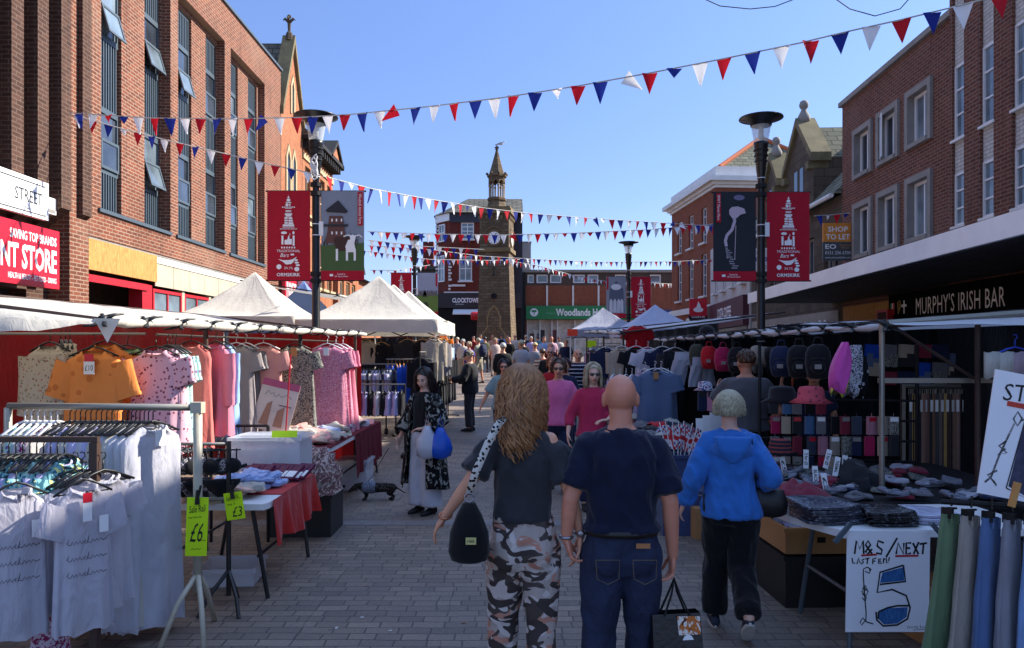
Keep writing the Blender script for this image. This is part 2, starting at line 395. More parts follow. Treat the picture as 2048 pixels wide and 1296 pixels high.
# ================================================================ LEFT SIDE
# --- dark ribbed building, nearest left
b1 = E('shop_building', 'dark brown brick building with tall vertical brick fins, nearest on the left', 'building', (-8.4, 1.5, 0), R(90))
m = MB(); L = 12.2; facade(m, L, 14, [(1, 11.6, 0, 2.9)], reveal=.3); shell(m, L, 14, 9); m.build('wall', M_brickD, b1)
m = MB()
for k in range(-1, 17):
 u = L - .42 - k * .66
 if u < .3: break
 m.box(u, u + .3, -.5, .0, 4.35, 14)
 m.prism([(0, 0), (0, 0), (0, 0)], 0, 0) if 0 else m.add([(u, -.5, 4.35), (u + .3, -.5, 4.35), (u, 0, 4.0), (u + .3, 0, 4.0)], [(0, 1, 3, 2)])
 m.add([(u, -.5, 4.35), (u, 0, 4.35), (u, 0, 4.0)], [(0, 1, 2)]); m.add([(u + .3, -.5, 4.35), (u + .3, 0, 4.0), (u + .3, 0, 4.35)], [(0, 1, 2)])
m.build('brick_fin', M_brickD, b1)
MB().box(1, 11.6, .3, .34, 0, 2.9).build('shop_window', M_glass, b1)
o = MB().box(L - .55, L - .3, -.12, 0, 3.0, 3.75).build('grey_patch', M_conc, b1)
ab = E('alarm_box', 'small white alarm box high on the dark brown brick pier', 'alarm box', (-8.08, 13.15, 4.35), R(90))
MB().box(-.13, .13, -.09, 0, -.14, .14).add([], []).build('casing', M_wsign, ab); MB().box(-.1, .1, -.095, -.091, -.12, -.06).build('label_strip', M_conc, ab)
# street sign board and the discount store sign
s1 = E('shop_sign', 'white board lettered STREET above the red discount store sign', 'sign', (-7.84, 11.2, 4.32), R(90))
MB().box(-1.7, 1.47, -.09, 0, -.31, .31).build('board', M_wsign, s1)
f = MB()
for a in (-.26, .22): f.box(-1.6, 1.36, -.094, -.0905, a, a + .018)
f.box(1.36, 1.378, -.094, -.0905, -.26, .238); f.build('border_line', M_signtx, s1)
text('STREET', .68, .2, M_signtx, s1, (.95, -.0945, .0)); text('Contact us on 01257 461 913', .8, .04, M_signtx, s1, (.7, -.0945, -.2))
s2 = E('shop_sign', 'red discount store sign with white capitals on the dark brick building', 'sign', (-7.9, 10.9, 3.32), R(90))
MB().box(-2.6, 2.12, -.12, 0, -.43, .56).build('board', M_redsign, s2)
text('SAVING TOP BRANDS', 1.2, .15, M_letter, s2, (1.43, -.1245, .36), bold=.02)
text('DISCOUNT STORE', 2.55, .4, M_letter, s2, (.76, -.1245, .02), bold=.03)
text('HEALTH & BEAUTY - PET FOOD - DRINKS', 1.24, .09, M_letter, s2, (1.41, -.1245, -.3), bold=.015)
# --- modern red brick building
b2 = E('brick_building', 'modern red brick building with tall dark window and louvre strips', 'building', (-8, 13.7, 0), R(90))
L, H = 12.5, 11.5
REC = [(1.05, 4.05), (4.45, 7.4), (7.85, 10.8)]
COLS = [(1.42, 2.2), (3.2, 4.02), (4.87, 5.67), (6.57, 7.37), (8.15, 8.95), (9.82, 10.62)]
m = MB()
facade(m, L, H, [(a, b, 4.6, 10.45) for a, b in REC] + [(.62, L - .5, 0, 4.02)], reveal=.2); shell(m, L, H, 10)
for a, b in REC:
 facade(m, b, 10.45, [(c, d, 4.6, 10.3) for c, d in COLS if a < c < b], z0=4.6, y=.2, reveal=.12, x0=a)
m.build('wall', M_brickL, b2)
MB().box(-.05, L + .05, -.06, .4, H, H + .07).build('coping', M_dkmetal, b2)
m = MB(); m.box(.62, L - .5, .02, .2, 3.97, 4.09); m.build('steel_lintel', M_conc, b2)
for a, b in REC: MB().box(a - .12, b, -.05, .34, 4.53, 4.6).build('ledge', M_dkmetal, b2)
for k, (a, b) in enumerate(COLS):
 y = .26
 for z0, z1, kind in ((4.6, 5.5, 'L'), (5.5, 6.7, 'W'), (6.7, 8.2, 'L'), (8.2, 9.4, 'W'), (9.4, 10.3, 'L')):
  if kind == 'L':
   m = MB(); m.box(a, b, y + .05, y + .09, z0, z1); m.box(a, b, y, y + .05, z1 - .07, z1); m.box(a, b, y, y + .05, z0, z0 + .06)
   x = a
   while x < b - .03: m.box(x, x + .035, y, y + .05, z0 + .06, z1 - .07); x += .095
   m.build('louvre', M_dkmetal, b2)
  else:
   fr = window(b2, a, b, z0, z1, y, M_dkmetal, M_glassL if (k * 3 + int(z0)) % 4 == 0 else M_glass, 1, 2, .055)
   op = (k, round(z0)) in ((0, 8), (1, 8), (1, 6), (2, 8)) and not (k == 0 and z0 < 6)
   h = .6; M = Matrix.Translation((0, y - .01, z0 + h + .02)) @ Matrix.Rotation(R(-16 if op else 0), 4, 'X')
   m = MB(); m.M = M
   for q in ((a + .05, a + .1), (b - .1, b - .05)): m.box(q[0], q[1], -.03, 0, -h, 0)
   m.box(a + .1, b - .1, -.03, 0, -.06, 0); m.box(a + .1, b - .1, -.03, 0, -h, -h + .06)
   c = m.build('casement', M_dkmetal, b2)
   m = MB(); m.M = M; m.poly([(a + .08, -.012, -h + .04), (b - .08, -.012, -h + .04), (b - .08, -.012, -.04), (a + .08, -.012, -.04)]); m.build('pane', M_glassL if op else M_glass, c)
# ground floor of it
o = MB().box(.62, 3.38, .0, .05, 3.38, 3.97).build('plywood_panel', M_ply, b2)
MB().box(3.38, 12, .03, .07, 3.82, 3.97).build('white_trim', M_white, b2)
m = MB()
for k in range(10):
 if 3.4 + k * .92 < 11.5: m.box(3.4 + k * .92, 4.305 + k * .92, .05, .08, 3.3, 3.815)
m.build('fascia_panel', M_panel, b2)
MB().box(.62, 3.1, .06, .12, 3.16, 3.3).build('red_beam', M_red, b2)
MB().box(.62, 12, 1.6, 1.7, 0, 4.0).build('inner_wall', mat('grey_inner', '#6e6860', .9), b2)
MB().box(2.9, 3.35, .1, .4, 0, 3.3).build('red_post', M_red, b2)
for k in range(5):
 a = 3.4 + k * 1.65
 window(b2, a, a + 1.5, .8, 3.24, .1, M_red, M_glassL, 2, 1, .07)
 MB().box(a + 1.5, a + 1.65, .1, .3, 0, 3.3).build('pier', M_panel, b2)
MB().box(3.38, 12, .12, .3, 0, .8).build('stall_riser', M_panel, b2)
# --- gothic gabled building
b3 = E('gabled_building', 'orange brick gothic building with stone coped gable and leaf finial', 'building', (-8, 26.25, 0), R(90))
m = MB(); w = 2.6
facade(m, w, 10.2, [(.6, .95, 6.6, 8.9), (1.3, 1.65, 6.6, 8.9), (.4, 2.2, 0, 3.2)], reveal=.25); shell(m, w, 10.2, 8)
m.prism([(0, 10.2), (w, 10.2), (w / 2, 13.0)], 0, .3); m.build('wall', M_brickO, b3)
m = MB(); m.prism([(0, 10.2), (w, 10.2), (w / 2, 13.0)], .3, 8); m.build('roof', M_slate, b3)
m = MB(); t = .2
for s in (0, 1):
 xa, xb = (-.12, w / 2) if s == 0 else (w + .12, w / 2)
 m.prism([(xa, 10.0), (xa, 10.3), (xb, 13.3), (xb, 12.98)] if s == 0 else [(xa, 10.3), (xa, 10.0), (xb, 12.98), (xb, 13.3)], -.12, .34)
m.build('coping', M_coping, b3)
m = MB(); m.lathe([(.16, 13.1), (.12, 13.35), (.05, 13.45), (.07, 13.75), (.05, 13.8)], 8, (w / 2, .1, 0))
for k in range(4): m.tube([(w / 2, .1, 13.75), (w / 2 + .16 * math.cos(k * PI / 2), .1 + .16 * math.sin(k * PI / 2), 13.9), (w / 2 + .22 * math.cos(k * PI / 2), .1 + .22 * math.sin(k * PI / 2), 13.84)], [.05, .05, .02], 5)
m.ball((w / 2, .1, 13.97), .08, 6, 5); m.build('finial', M_stone, b3)
def lancet(root, u, z0, z1, ww):
 m = MB(); h = ww * .9
 m.box(u - ww / 2 - .13, u - ww / 2, -.05, .0, z0 - .1, z1); m.box(u + ww / 2, u + ww / 2 + .13, -.05, .0, z0 - .1, z1)
 pts_o = [(u - ww / 2 - .13, z1), (u, z1 + h + .2), (u + ww / 2 + .13, z1)]; pts_i = [(u + ww / 2, z1), (u, z1 + h), (u - ww / 2, z1)]
 m.prism([pts_o[0], pts_o[1], pts_i[1], pts_i[2]], -.05, 0); m.prism([pts_o[1], pts_o[2], pts_i[0], pts_i[1]], -.05, 0)
 m.build('stone_surround', M_cream, root)
 m = MB(); m.prism([(u - ww / 2, z0), (u + ww / 2, z0), (u + ww / 2, z1), (u, z1 + h), (u - ww / 2, z1)], -.012, -.004); m.build('lancet_pane', M_glass, root)
lancet(b3, 1.3, 10.5, 11.4, .26); lancet(b3, .78, 6.6, 8.7, .35); lancet(b3, 1.48, 6.6, 8.7, .35)
MB().box(0, w, -.08, 0, 5.6, 5.85).build('string_course', M_cream, b3)
MB().box(.4, 2.2, .25, .3, 0, 3.2).build('shop_window', M_glass, b3)
# --- orange brick with bracketed eaves
b4 = E('brick_building', 'orange brick Victorian building with dark bracketed eaves behind the left lamp post', 'building', (-8, 28.9, 0), R(90))
L = 4.9
hol = [(a, a + .75, z, z + 1.9) for a in (.4, 1.5, 2.7, 3.9) for z in (4.4, 7.1)]
m = MB(); facade(m, L, 9.9, hol + [(.3, 4.6, 0, 3.2)], reveal=.2); shell(m, L, 9.9, 8); m.build('wall', M_brickO, b4)
for h in hol: window(b4, h[0], h[1], h[2], h[3], .12, M_cream, M_glass, 1, 2, .07, sill=M_cream)
m = MB()
for z in (4.15, 6.75, 9.2): m.box(0, L, -.06, 0, z, z + .22)
m.build('stone_band', M_cream, b4)
m = MB(); m.box(-.1, L + .1, -.5, .3, 9.9, 10.05)
for k in range(14): m.box(.08 + k * .34, .2 + k * .34, -.42, 0, 9.6, 9.9)
m.build('eaves', M_blackm, b4)
m = MB(); m.add([(-.1, -.5, 10.05), (L + .1, -.5, 10.05), (L + .1, 4, 13), (-.1, 4, 13), (L + .1, 8, 10.05), (-.1, 8, 10.05)], [(0, 1, 2, 3), (3, 2, 4, 5), (0, 3, 5), (1, 4, 2)]); m.build('roof', M_slate, b4)
MB().box(.3, 4.6, .2, .25, 0, 3.2).build('shop_window', M_glass, b4)
m = MB(); m.prism([(L - 2.1, 9.9), (L - .1, 9.9), (L - 1.1, 10.7)], -.4, .3); m.build('dormer_gable', M_brickO, b4)
m = MB(); m.prism([(L - 2.25, 9.85), (L - 2.25, 10.0), (L - 1.1, 10.9), (L + .05, 10.0), (L + .05, 9.85), (L - 1.1, 10.72)], -.5, .2); m.build('bargeboard', M_blackm, b4)
s = E('shop_sign', 'red sign with white capitals projecting above the white gazebo', 'sign', (-7.9, 26.9, 3.95), R(90))
MB().box(-.9, 1.0, -.12, 0, -.55, .5).build('board', M_redsign, s); text('PHONE STORE', 1.6, .55, M_letter, s, (.05, -.125, 0), bold=.02)
s = E('shop_sign', 'magenta hanging sign beside the red phone shop sign', 'sign', P(606, 577, 27.5), 0)
MB().box(-.35, .35, -.03, .03, -.5, .5).build('board', mat('magenta', '#a8186b', .4), s)
m = MB()
for a in range(9):
 m.ribbon([(.24 * math.cos(x / 6 * PI + .0) * (1 - a * .08), .2 + .15 * math.sin(x / 6 * PI) * (1 - a * .09)) for x in range(13)], .008, -.034)
m.build('emblem', M_letter, s); text('VJ', .2, .16, M_letter, s, (0, -.034, -.3), bold=.03)
# --- lower terrace further on
for i, (d0, d1, hh, lab) in enumerate([(34.4, 39, 5.9, 'two storey brick terrace shop with small dark gable beyond the Victorian building'), (39, 47, 5.6, 'low brick terrace with cream window frames at the far left of the street')]):
 b = E('terrace_building', lab, 'building', (-7.9 - .25 * i, d0, 0), R(90)); L = d1 - d0
 hol = [(a + .4, a + 1.2, 3.6, 5.1) for a in [k * 1.3 for k in range(int(L / 1.3))]]
 m = MB(); facade(m, L, hh, hol, reveal=.15); shell(m, L, hh, 8); m.build('wall', M_brickO, b)
 for h in hol: window(b, *h, .08, M_cream, M_glass, 1, 2, .08)
 m = MB(); m.add([(-.1, -.35, hh), (L + .1, -.35, hh), (L + .1, 4, hh + 2), (-.1, 4, hh + 2), (L + .1, 8, hh), (-.1, 8, hh)], [(0, 1, 2, 3), (3, 2, 4, 5), (0, 3, 5), (1, 4, 2), (0, 5, 4, 1)]); m.build('roof', M_slate, b)
 if i == 0:
  m = MB(); m.prism([(1, hh - .3), (2.2, hh + .9), (3.4, hh - .3)], -.6, .5); m.build('gable', M_blackm, b)
  MB().box(0, L, -.2, 0, 2.7, 3.3).build('shop_fascia', M_blackm, b)
# ================================================================ RIGHT SIDE
def rframe(x0, s, dfar): return (x0 + s * dfar, dfar, 0), math.atan2(-1, -s)
# --- near right brick block with the long canopy
loc, rz = rframe(8.3, .05, 21.5)
b5 = E('brick_building', 'brown brick block with stone framed windows and white panel strips on the right', 'building', loc, rz)
U = lambda d: (21.5 - d) * math.sqrt(1 + .05 ** 2)
WN = [(U(20.65), U(19.45)), (U(19.15), U(17.95)), (U(17.6), U(16.4))]
rows = [(4.3, 5.8), (6.45, 7.8)]
hol = [(a, b, c, d) for a, b in WN for c, d in rows]
st = [(U(15.42), U(14.96)), (U(14.42), U(13.96)), (U(13.42), U(12.96)), (U(12.42), U(11.96)), (U(11.42), U(10.96)), (U(10.42), U(9.96)), (U(9.42), U(8.96))]
m = MB(); L1 = U(15.5); facade(m, L1, 8.73, hol, reveal=.22, z0=3.3); facade(m, L1, 3.3, [], reveal=0); shell(m, L1, 8.73, 9)
m.M = None; facade(m, 23, 9.3, [(a, b, 4.2, 9.2) for a, b in st], reveal=.12, x0=L1, y=-.12)
m.poly([(L1, -.12, 0), (L1, -.12, 9.3), (L1, 9, 9.3), (L1, 9, 0)]); m.poly([(23, -.12, 0), (23, 9, 0), (23, 9, 9.3), (23, -.12, 9.3)]); m.poly([(L1, 9, 0), (L1, 9, 9.3), (23, 9, 9.3), (23, 9, 0)]); m.poly([(L1, -.12, 9.3), (23, -.12, 9.3), (23, 9, 9.3), (L1, 9, 9.3)])
m.build('wall', M_brickR, b5)
MB().box(-.05, L1, -.1, .3, 8.73, 8.86).build('coping', M_conc, b5)
for (a, b, c, d) in hol:
 m = MB(); q = .14; y0, y1 = -.07, .2
 m.box(a, a + q, y0, y1, c, d); m.box(b - q, b, y0, y1, c, d); m.box(a + q, b - q, y0, y1, d - q, d); m.box(a + q, b - q, y0 - .03, y1, c, c + .1)
 m.build('stone_surround', M_conc, b5); window(b5, a + q, b - q, c + .1, d - q, .1, M_upvc, M_glassL if int(a * 7 + c) % 2 else M_glass, 2, 1, .07)
# one open casement
m = MB(); m.M = Matrix.Translation((U(18.95), -.02, 6.6)) @ Matrix.Rotation(R(-20), 4, 'Z')
m.box(0, .06, -.03, 0, 0, 1.05); m.box(.42, .48, -.03, 0, 0, 1.05); m.box(.06, .42, -.03, 0, 0, .06); m.box(.06, .42, -.03, 0, .99, 1.05); m.build('casement', M_upvc, b5)
M_wb = brick('white_glazed_brick', ['#d5d3cd', '#c4c2bb'], '#9a978f', .225, .075, .008, .25, .1)
for a, b in st:
 MB().box(a, b, -.05, -.01, 5.42, 6.08).build('white_panel', M_wb, b5); MB().box(a, b, -.05, -.01, 7.6, 9.2).build('white_panel', M_wb, b5)
 MB().box(a - .03, b + .03, -.14, -.01, 6.05, 6.1).build('panel_sill', M_white, b5); MB().box(a - .03, b + .03, -.14, -.01, 4.3, 4.35).build('panel_sill', M_white, b5)
 for z0, z1 in ((4.35, 5.42), (6.1, 7.6)): window(b5, a, b, z0, z1, -.06, M_upvc, M_glassL, 1, 3, .05)
# canopy
m = MB(); can = [(7.0, 22.3), (5.55, 2.0), (8.4, 2.0), (9.42, 22.3)]
m.hprism(can, 3.24, 3.5); cn = m.build('canopy', [mat('canopy_top', '#8d8a86', .9)], None)
tag(cn, 'long flat white edged concrete canopy over the shops on the right', 'canopy')
dx, dy = can[1][0] - can[0][0], can[1][1] - can[0][1]; Lc = math.hypot(dx, dy); ang = math.atan2(dy, dx)
fa = MB().box(-.0, Lc, -.06, -.003, -.03, .27).build('fascia', mat('fascia_white', '#f0efec', .5, .04, 2, 0, dirt=.12), cn); fa.location = (can[0][0], can[0][1], 3.24); fa.rotation_euler = (0, 0, ang)
m = MB()
so_m = mat('soffit_board', '#2a2a30', .6, .15, 2)
for k in range(11):
 y = .12 + k * .22; m.box(.05, Lc - .05, y, y + .19, -.025, -.005)
sf = m.build('soffit', so_m, cn); sf.location = (can[0][0], can[0][1], 3.24); sf.rotation_euler = (0, 0, ang)
MB().box(0, 2.42, -.04, -.002, -.03, .27).build('end_fascia', M_white, cn, location=(can[0][0], can[0][1], 3.24), rotation_euler=(0, 0, PI)) if 0 else None
# shop fronts under the canopy
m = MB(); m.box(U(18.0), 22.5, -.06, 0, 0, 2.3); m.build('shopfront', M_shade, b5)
MB().box(U(21.3), U(18.3), -.05, 0, .3, 3.05).build('plywood_hoarding', M_ply, b5)
s = E('bar_sign', 'black fascia sign lettered with the name of the Irish bar', 'sign', (8.3 + .05 * 15.6 - .06, 15.6, 2.84), rz)
MB().box(-2.6, 4.5, -.1, 0, -.36, .34).build('board', mat('sign_black', '#060607', .9, .05, 3, 0, 40, 0, .1), s)
text("MURPHY'S IRISH BAR", 3.3, .38, M_letter, s, (.42, -.105, -.02), spacing=1.05)
m = MB(); m.box(-2.5, -2.42, -.106, -.101, -.14, .12); m.m = 1; m.box(-2.42, -2.36, -.106, -.101, -.14, .12); m.m = 2; m.box(-2.36, -2.29, -.106, -.101, -.14, .12); m.build('flag_emblem', [mat('emblem_green', '#2f7d46'), M_letter, M_redsign], s)
m = MB(); m.ribbon([(-2.1, -.15), (-2.12, .12), (-2.02, .16), (-1.96, .05), (-2.1, -.15)], .025, -.104)
for q in range(3): m.ribbon([(-2.08 + q * .03, .1), (-2.07 + q * .02, -.06)], .008, -.104)
m.build('harp_emblem', mat('gold_paint', '#b9a058'), s)
m = MB(); m.box(-1.83, -1.77, -.106, -.101, -.15, .15); m.box(-1.92, -1.83, -.106, -.101, .0, .06); m.box(-1.77, -1.68, -.106, -.101, .0, .06); m.lathe([(.05, -.004), (.05, .004)], 10) if 0 else None; m.build('cross_emblem', M_letter, s)
o = E('alarm_box', 'red framed box at the corner of the plywood hoarding', 'alarm box', (8.3 + .05 * 18.3 - .1, 18.25, 2.62), rz)
m = MB(); m.box(-.3, .3, -.2, 0, -.2, .2); m.build('casing', M_red, o); MB().box(-.23, .23, -.206, -.201, -.14, .14).build('front_plate', mat('dark_red', '#3a1216'), o)
# letting boards
s = E('letting_board', 'orange and grey shop to let board on the right brick corner', 'sign', P(1675, 484, 20.9), 0)
MB().box(-.41, .41, -.03, .02, -.52, .0).build('lower_board', mat('letting_grey', '#4c4e50', .5), s); MB().box(-.41, .41, -.03, .02, .003, .52).build('upper_board', mat('letting_orange', '#d98a35', .5), s)
text('SHOP', .55, .15, M_letter, s, (0, -.033, .35), bold=.02); text('TO LET', .66, .15, M_letter, s, (0, -.033, .14), bold=.02)
text('EO', .3, .13, M_letter, s, (-.2, -.033, -.13), bold=.02); text('Emanuel\nOliver', .3, .13, mat('letting_text', '#b98a4a'), s, (.2, -.033, -.12)); text('0151 236 6700', .7, .09, M_letter, s, (0, -.033, -.3)); text('www.emanueloliver.com', .7, .05, M_letter, s, (0, -.033, -.43))
MB().tube([(-.0, .05, -.7), (0, .05, .5)], .03, 6).build('post', M_blackm, s)
s = E('letting_board', 'white letting board half hidden behind the lamp post on the right', 'sign', P(1519, 520, 27), 0)
MB().box(-.32, .32, -.03, .02, -.4, .42).build('board', M_wsign, s); MB().box(-.3, .3, -.035, -.031, -.04, .1).build('blue_band', mat('band_blue', '#1c3f86'), s)
text('HITCHCOCK', .5, .09, M_letter, s, (0, -.038, .03), bold=.01); text('TO LET', .4, .13, M_conc, s, (0, -.038, .25)); text('01704 22', .5, .12, M_ink, s, (0, -.038, -.25))
# --- stone building with two gablets
loc, rz = rframe(8.3, .05, 31.2)
b6 = E('stone_building', 'weathered sandstone building with two ball topped gablets and stone slate roof', 'building', loc, rz)
V = lambda d: (31.2 - d) * math.sqrt(1 + .05 ** 2); L = V(21.5)
gx = [(V(28.9), V(27.3)), (V(26.4), V(23.7))]
hol = [(V(30.5), V(29.5), 4.0, 5.4), (V(26.0), V(25.2), 4.0, 5.4), (V(24.6), V(23.8), 4.0, 5.4), (V(28.5), V(27.8), 4.0, 5.4), (V(22.9), V(22.2), 4.0, 5.4)]
m = MB(); facade(m, L, 6.3, hol, reveal=.2); shell(m, L, 6.3, 7)
for a, b in gx:
 c = (a + b) / 2; zt = 9.25 if b - a > 2 else 8.9; ze = 7.9
 m.prism([(a, 6.3), (b, 6.3), (b, ze), (c, zt), (a, ze)], -.06, .35)
 m.box(a, a + .25, .35, 2.6, 6.3, ze); m.box(b - .25, b, .35, 2.6, 6.3, ze)
m.build('wall', M_stone, b6)
for h in hol: window(b6, *h, .12, M_conc, M_glass, 2, 1, .07)
m = MB()
for a, b in gx:
 c = (a + b) / 2
 for q in ((-.32, -.06) if b - a < 2 else (-.45, .12, )): m.box(c + q, c + q + (.26 if b - a < 2 else .33), -.075, -.062, 6.5, 7.8)
m.build('gablet_window', M_glass, b6)
m = MB()
for a, b in gx:
 c = (a + b) / 2; zt = 9.25 if b - a > 2 else 8.9; ze = 7.9
 for sgn, e in ((-1, a), (1, b)):
  m.prism([(e + sgn * .15, ze - .15), (e + sgn * .15, ze + .12), (c, zt + .27), (c, zt)][::sgn], -.18, .45)
  m.box(e - .02 if sgn < 0 else e - .3, e + .3 if sgn < 0 else e + .02, -.22, .4, ze - .35, ze - .12)
m.build('coping', M_coping, b6)
for a, b in gx:
 c = (a + b) / 2; zt = 9.45 if b - a > 2 else 9.1
 m = MB(); m.lathe([(.2, zt - .1), (.2, zt + .1), (.1, zt + .3), (.08, zt + .35), (.13, zt + .4), (.155, zt + .5), (.12, zt + .61), (.03, zt + .66)], 10, (c, .1, 0)); m.build('ball_finial', M_conc, b6, True)
m = MB(); rz_ = 10.2
m.add([(0, -.25, 6.3), (L, -.25, 6.3), (L, 3.5, rz_), (0, 3.5, rz_), (L, 7, 6.3), (0, 7, 6.3)], [(0, 1, 2, 3), (3, 2, 4, 5)])
m.add([(0, -.25, 6.3), (0, 3.5, rz_), (0, 7, 6.3)], [(0, 1, 2)]); m.add([(L, -.25, 6.3), (L, 7, 6.3), (L, 3.5, rz_)], [(0, 1, 2)])
for a, b in gx:
 c = (a + b) / 2; zt = 9.2 if b - a > 2 else 8.85
 m.add([(a, .35, 7.85), (c, .35, zt), (c, 2.9, zt), (a, 2.0, 7.85)], [(0, 1, 2, 3)]); m.add([(b, .35, 7.85), (b, 2.0, 7.85), (c, 2.9, zt), (c, .35, zt)], [(0, 1, 2, 3)])
m.build('roof', M_slateg, b6)
m = MB(); m.box(L - 2.6, L - 1.8, 3.0, 4.0, 9.6, 11.0); m.build('chimney', M_brickR, b6)
m = MB(); m.tube([(0, -.3, 6.25), (L, -.3, 6.25)], .07, 6); m.build('gutter', M_white, b6)
m = MB(); m.box(.2, L - .2, -.04, 0, .4, 3.0); m.build('shop_panelling', mat('stone_coloured_paint', '#8b8478', .7), b6)
m = MB()
for k in range(5):
 a = 1.0 + k * 1.75
 for q in (0, .42):
  m.box(a + q, a + q + .04, -.07, -.04, 2.1, 2.75); m.box(a + q + .2, a + q + .24, -.07, -.04, 2.1, 2.75); m.box(a + q, a + q + .24, -.07, -.04, 2.7, 2.75)
m.build('window_trim', M_wsign, b6)
# --- white rendered coffee shop
p0 = (10.66, 40.7); p1 = (9.8, 31.25); ang = math.atan2(p1[1] - p0[1], p1[0] - p0[0]); L = math.dist(p0, p1)
b7 = E('coffee_shop_building', 'white rendered building with maroon coffee shop fascia', 'building', (*p0, 0), ang)
hol = [(a, a + .75, 4.75, 6.4) for a in (1.4, 3.6, 5.9, 8.1)]
m = MB(); facade(m, L, 7.2, hol, reveal=.12, z0=4.2); facade(m, L, 4.2, [], reveal=0); shell(m, L, 7.2, 7); m.build('wall', mat('white_render', '#b9b5b0', .9, .06, 2, .1), b7)
for h in hol: window(b7, *h, .08, M_upvc, M_glass, 1, 2, .08, sill=M_white)
MB().box(.1, L - .1, -.25, 0, 2.9, 4.15).build('maroon_fascia', mat('maroon', '#4a1526', .5), b7)
text('COSTA COFFEE', 3.4, .5, M_letter, b7, (5.2, -.256, 3.6), bold=.02)
MB().box(.3, L - .3, -.05, 0, 0, 2.9).build('shopfront', M_glass, b7)
m = MB(); m.add([(0, 0, 7.2), (L, 0, 7.2), (L, 3.5, 9), (0, 3.5, 9), (L, 7, 7.2), (0, 7, 7.2)], [(0, 1, 2, 3), (3, 2, 4, 5), (0, 3, 5), (1, 4, 2)]); m.build('roof', M_slate, b7)
# --- red brick bank with white cornice
p0 = (10.38, 49.2); p1 = (11.0, 40.8); ang = math.atan2(p1[1] - p0[1], p1[0] - p0[0]); L = math.dist(p0, p1)
b8 = E('bank_building', 'three storey red brick bank with deep white cornice and sash windows', 'building', (*p0, 0), ang)
D = 7
hol = [(u - .45, u + .45, z0, z1) for u in (1.7, 4.0, 6.4) for z0, z1 in ((4.9, 7.3), (7.9, 9.9))]
arc = [(u - .6, u + .6, .4, 3.4) for u in (1.3, 3.6, 5.9)]
m = MB(); facade(m, L, 10.6, hol + arc, reveal=.25); shell(m, L, 10.6, D); m.build('wall', M_brickS, b8)
for h in hol: window(b8, *h, .12, M_upvc, M_glass, 2, 4, .07, sill=M_white)
for a in arc:
 window(b8, *a, .15, M_red, M_glass, 1, 2, .08, name='shop_window')
 m = MB(); c = (a[0] + a[1]) / 2
 for sg in (-1, 1): m.box(c + sg * .62 - .07, c + sg * .62 + .07, -.06, 0, .4, 3.2)
 m.ribbon([(c + .62 * math.cos(x), 3.2 + .5 * math.sin(x)) for x in [i * PI / 8 for i in range(9)]], .16, -.06); m.build('white_arch', M_white, b8)
m = MB(); m.box(-.05, L + .05, -.12, 0, 4.0, 4.35); m.build('white_band', M_white, b8)
m = MB()
for k, (y, z0, z1) in enumerate(((.1, 10.6, 10.75), (.25, 10.75, 10.9), (.5, 10.9, 11.15), (.05, 11.15, 11.75))):
 m.box(-y, L + y, -y, D + y, z0, z1)
m.build('cornice', M_white, b8)
m = MB(); m.add([(.3, .3, 11.75), (L - .3, .3, 11.75), (L - .3, D - .3, 11.75), (.3, D - .3, 11.75), (2.5, 3.5, 14), (L - 2.5, 3.5, 14)], [(0, 1, 5, 4), (1, 2, 5), (2, 3, 4, 5), (3, 0, 4)]); m.build('roof', M_slateg, b8)
m = MB()
for a, b in (((.3, .3, 11.8), (2.5, 3.5, 14.05)), ((L - .3, .3, 11.8), (L - 2.5, 3.5, 14.05)), ((2.5, 3.5, 14.05), (L - 2.5, 3.5, 14.05)), ((L - .3, D - .3, 11.8), (L - 2.5, 3.5, 14.05))): m.tube([a, b], .13, 6)
m.build('ridge_tile', mat('terracotta', '#b0603c', .9), b8)
s = E('bank_sign', 'red hanging bank sign with white flame above the coffee roundel', 'sign', P(1396, 615, 39.5), 0)
MB().box(-.45, .45, -.06, .06, -.45, .45).build('board', M_redsign, s)
m = MB(); m.lathe([(0.01, 0), (.28, 0), (.28, .02)], 14); m = MB()
m.prism([(.26 * math.cos(i * PI / 8), -.12 + .13 * math.sin(i * PI / 8)) for i in range(16)], -.07, -.062); m.prism([(-.1, .0), (.0, .32), (.14, .06), (.1, -.05)], -.072, -.063); m.build('flame_emblem', M_letter, s)
s = E('coffee_sign', 'round dark coffee sign hanging below the red bank sign', 'sign', P(1396, 634, 39.5), 0)
m = MB(); m.prism([(.5 * math.cos(i * PI / 12), .32 * math.sin(i * PI / 12)) for i in range(24)], -.05, .05); m.build('board', mat('dark_plum', '#2b0d18'), s); text('COSTA', .7, .16, M_letter, s, (0, -.055, .03), bold=.02)
# ================================================================ FAR END
# --- charity shop block
d = 62.0; sc = d / F
b9 = E('charity_shop_building', 'long low brick building with green hospice shop fascia at the end of the street', 'building', (P(1045, 700, d).x, d, 0), 0)
L = 320 * sc; Ht = CH + 155 * sc
wins = [(1055, 1068), (1073, 1096), (1100, 1123), (1146, 1170), (1175, 1197), (1230, 1252), (1300, 1322)]
ux = lambda p: (p - 1045) * sc; zz = lambda y: CH + (HZ - y) * sc
hol = [(ux(a), ux(b), zz(566), zz(549)) for a, b in wins] + [(ux(1054), ux(1280), .1, zz(640))]
m = MB(); facade(m, L, zz(571), [hol[-1]], reveal=.3); shell(m, L, Ht - .02, 9); m.build('wall', M_brickS, b9)
m = MB(); facade(m, L, Ht, hol[:-1], z0=zz(571), reveal=.15); m.build('upper_wall', brick('grey_brown_brick', ['#5a4a42', '#463a34'], '#6a5c54'), b9)
MB().box(-.1, L, -.15, .2, Ht, Ht + .22).build('coping', M_conc, b9)
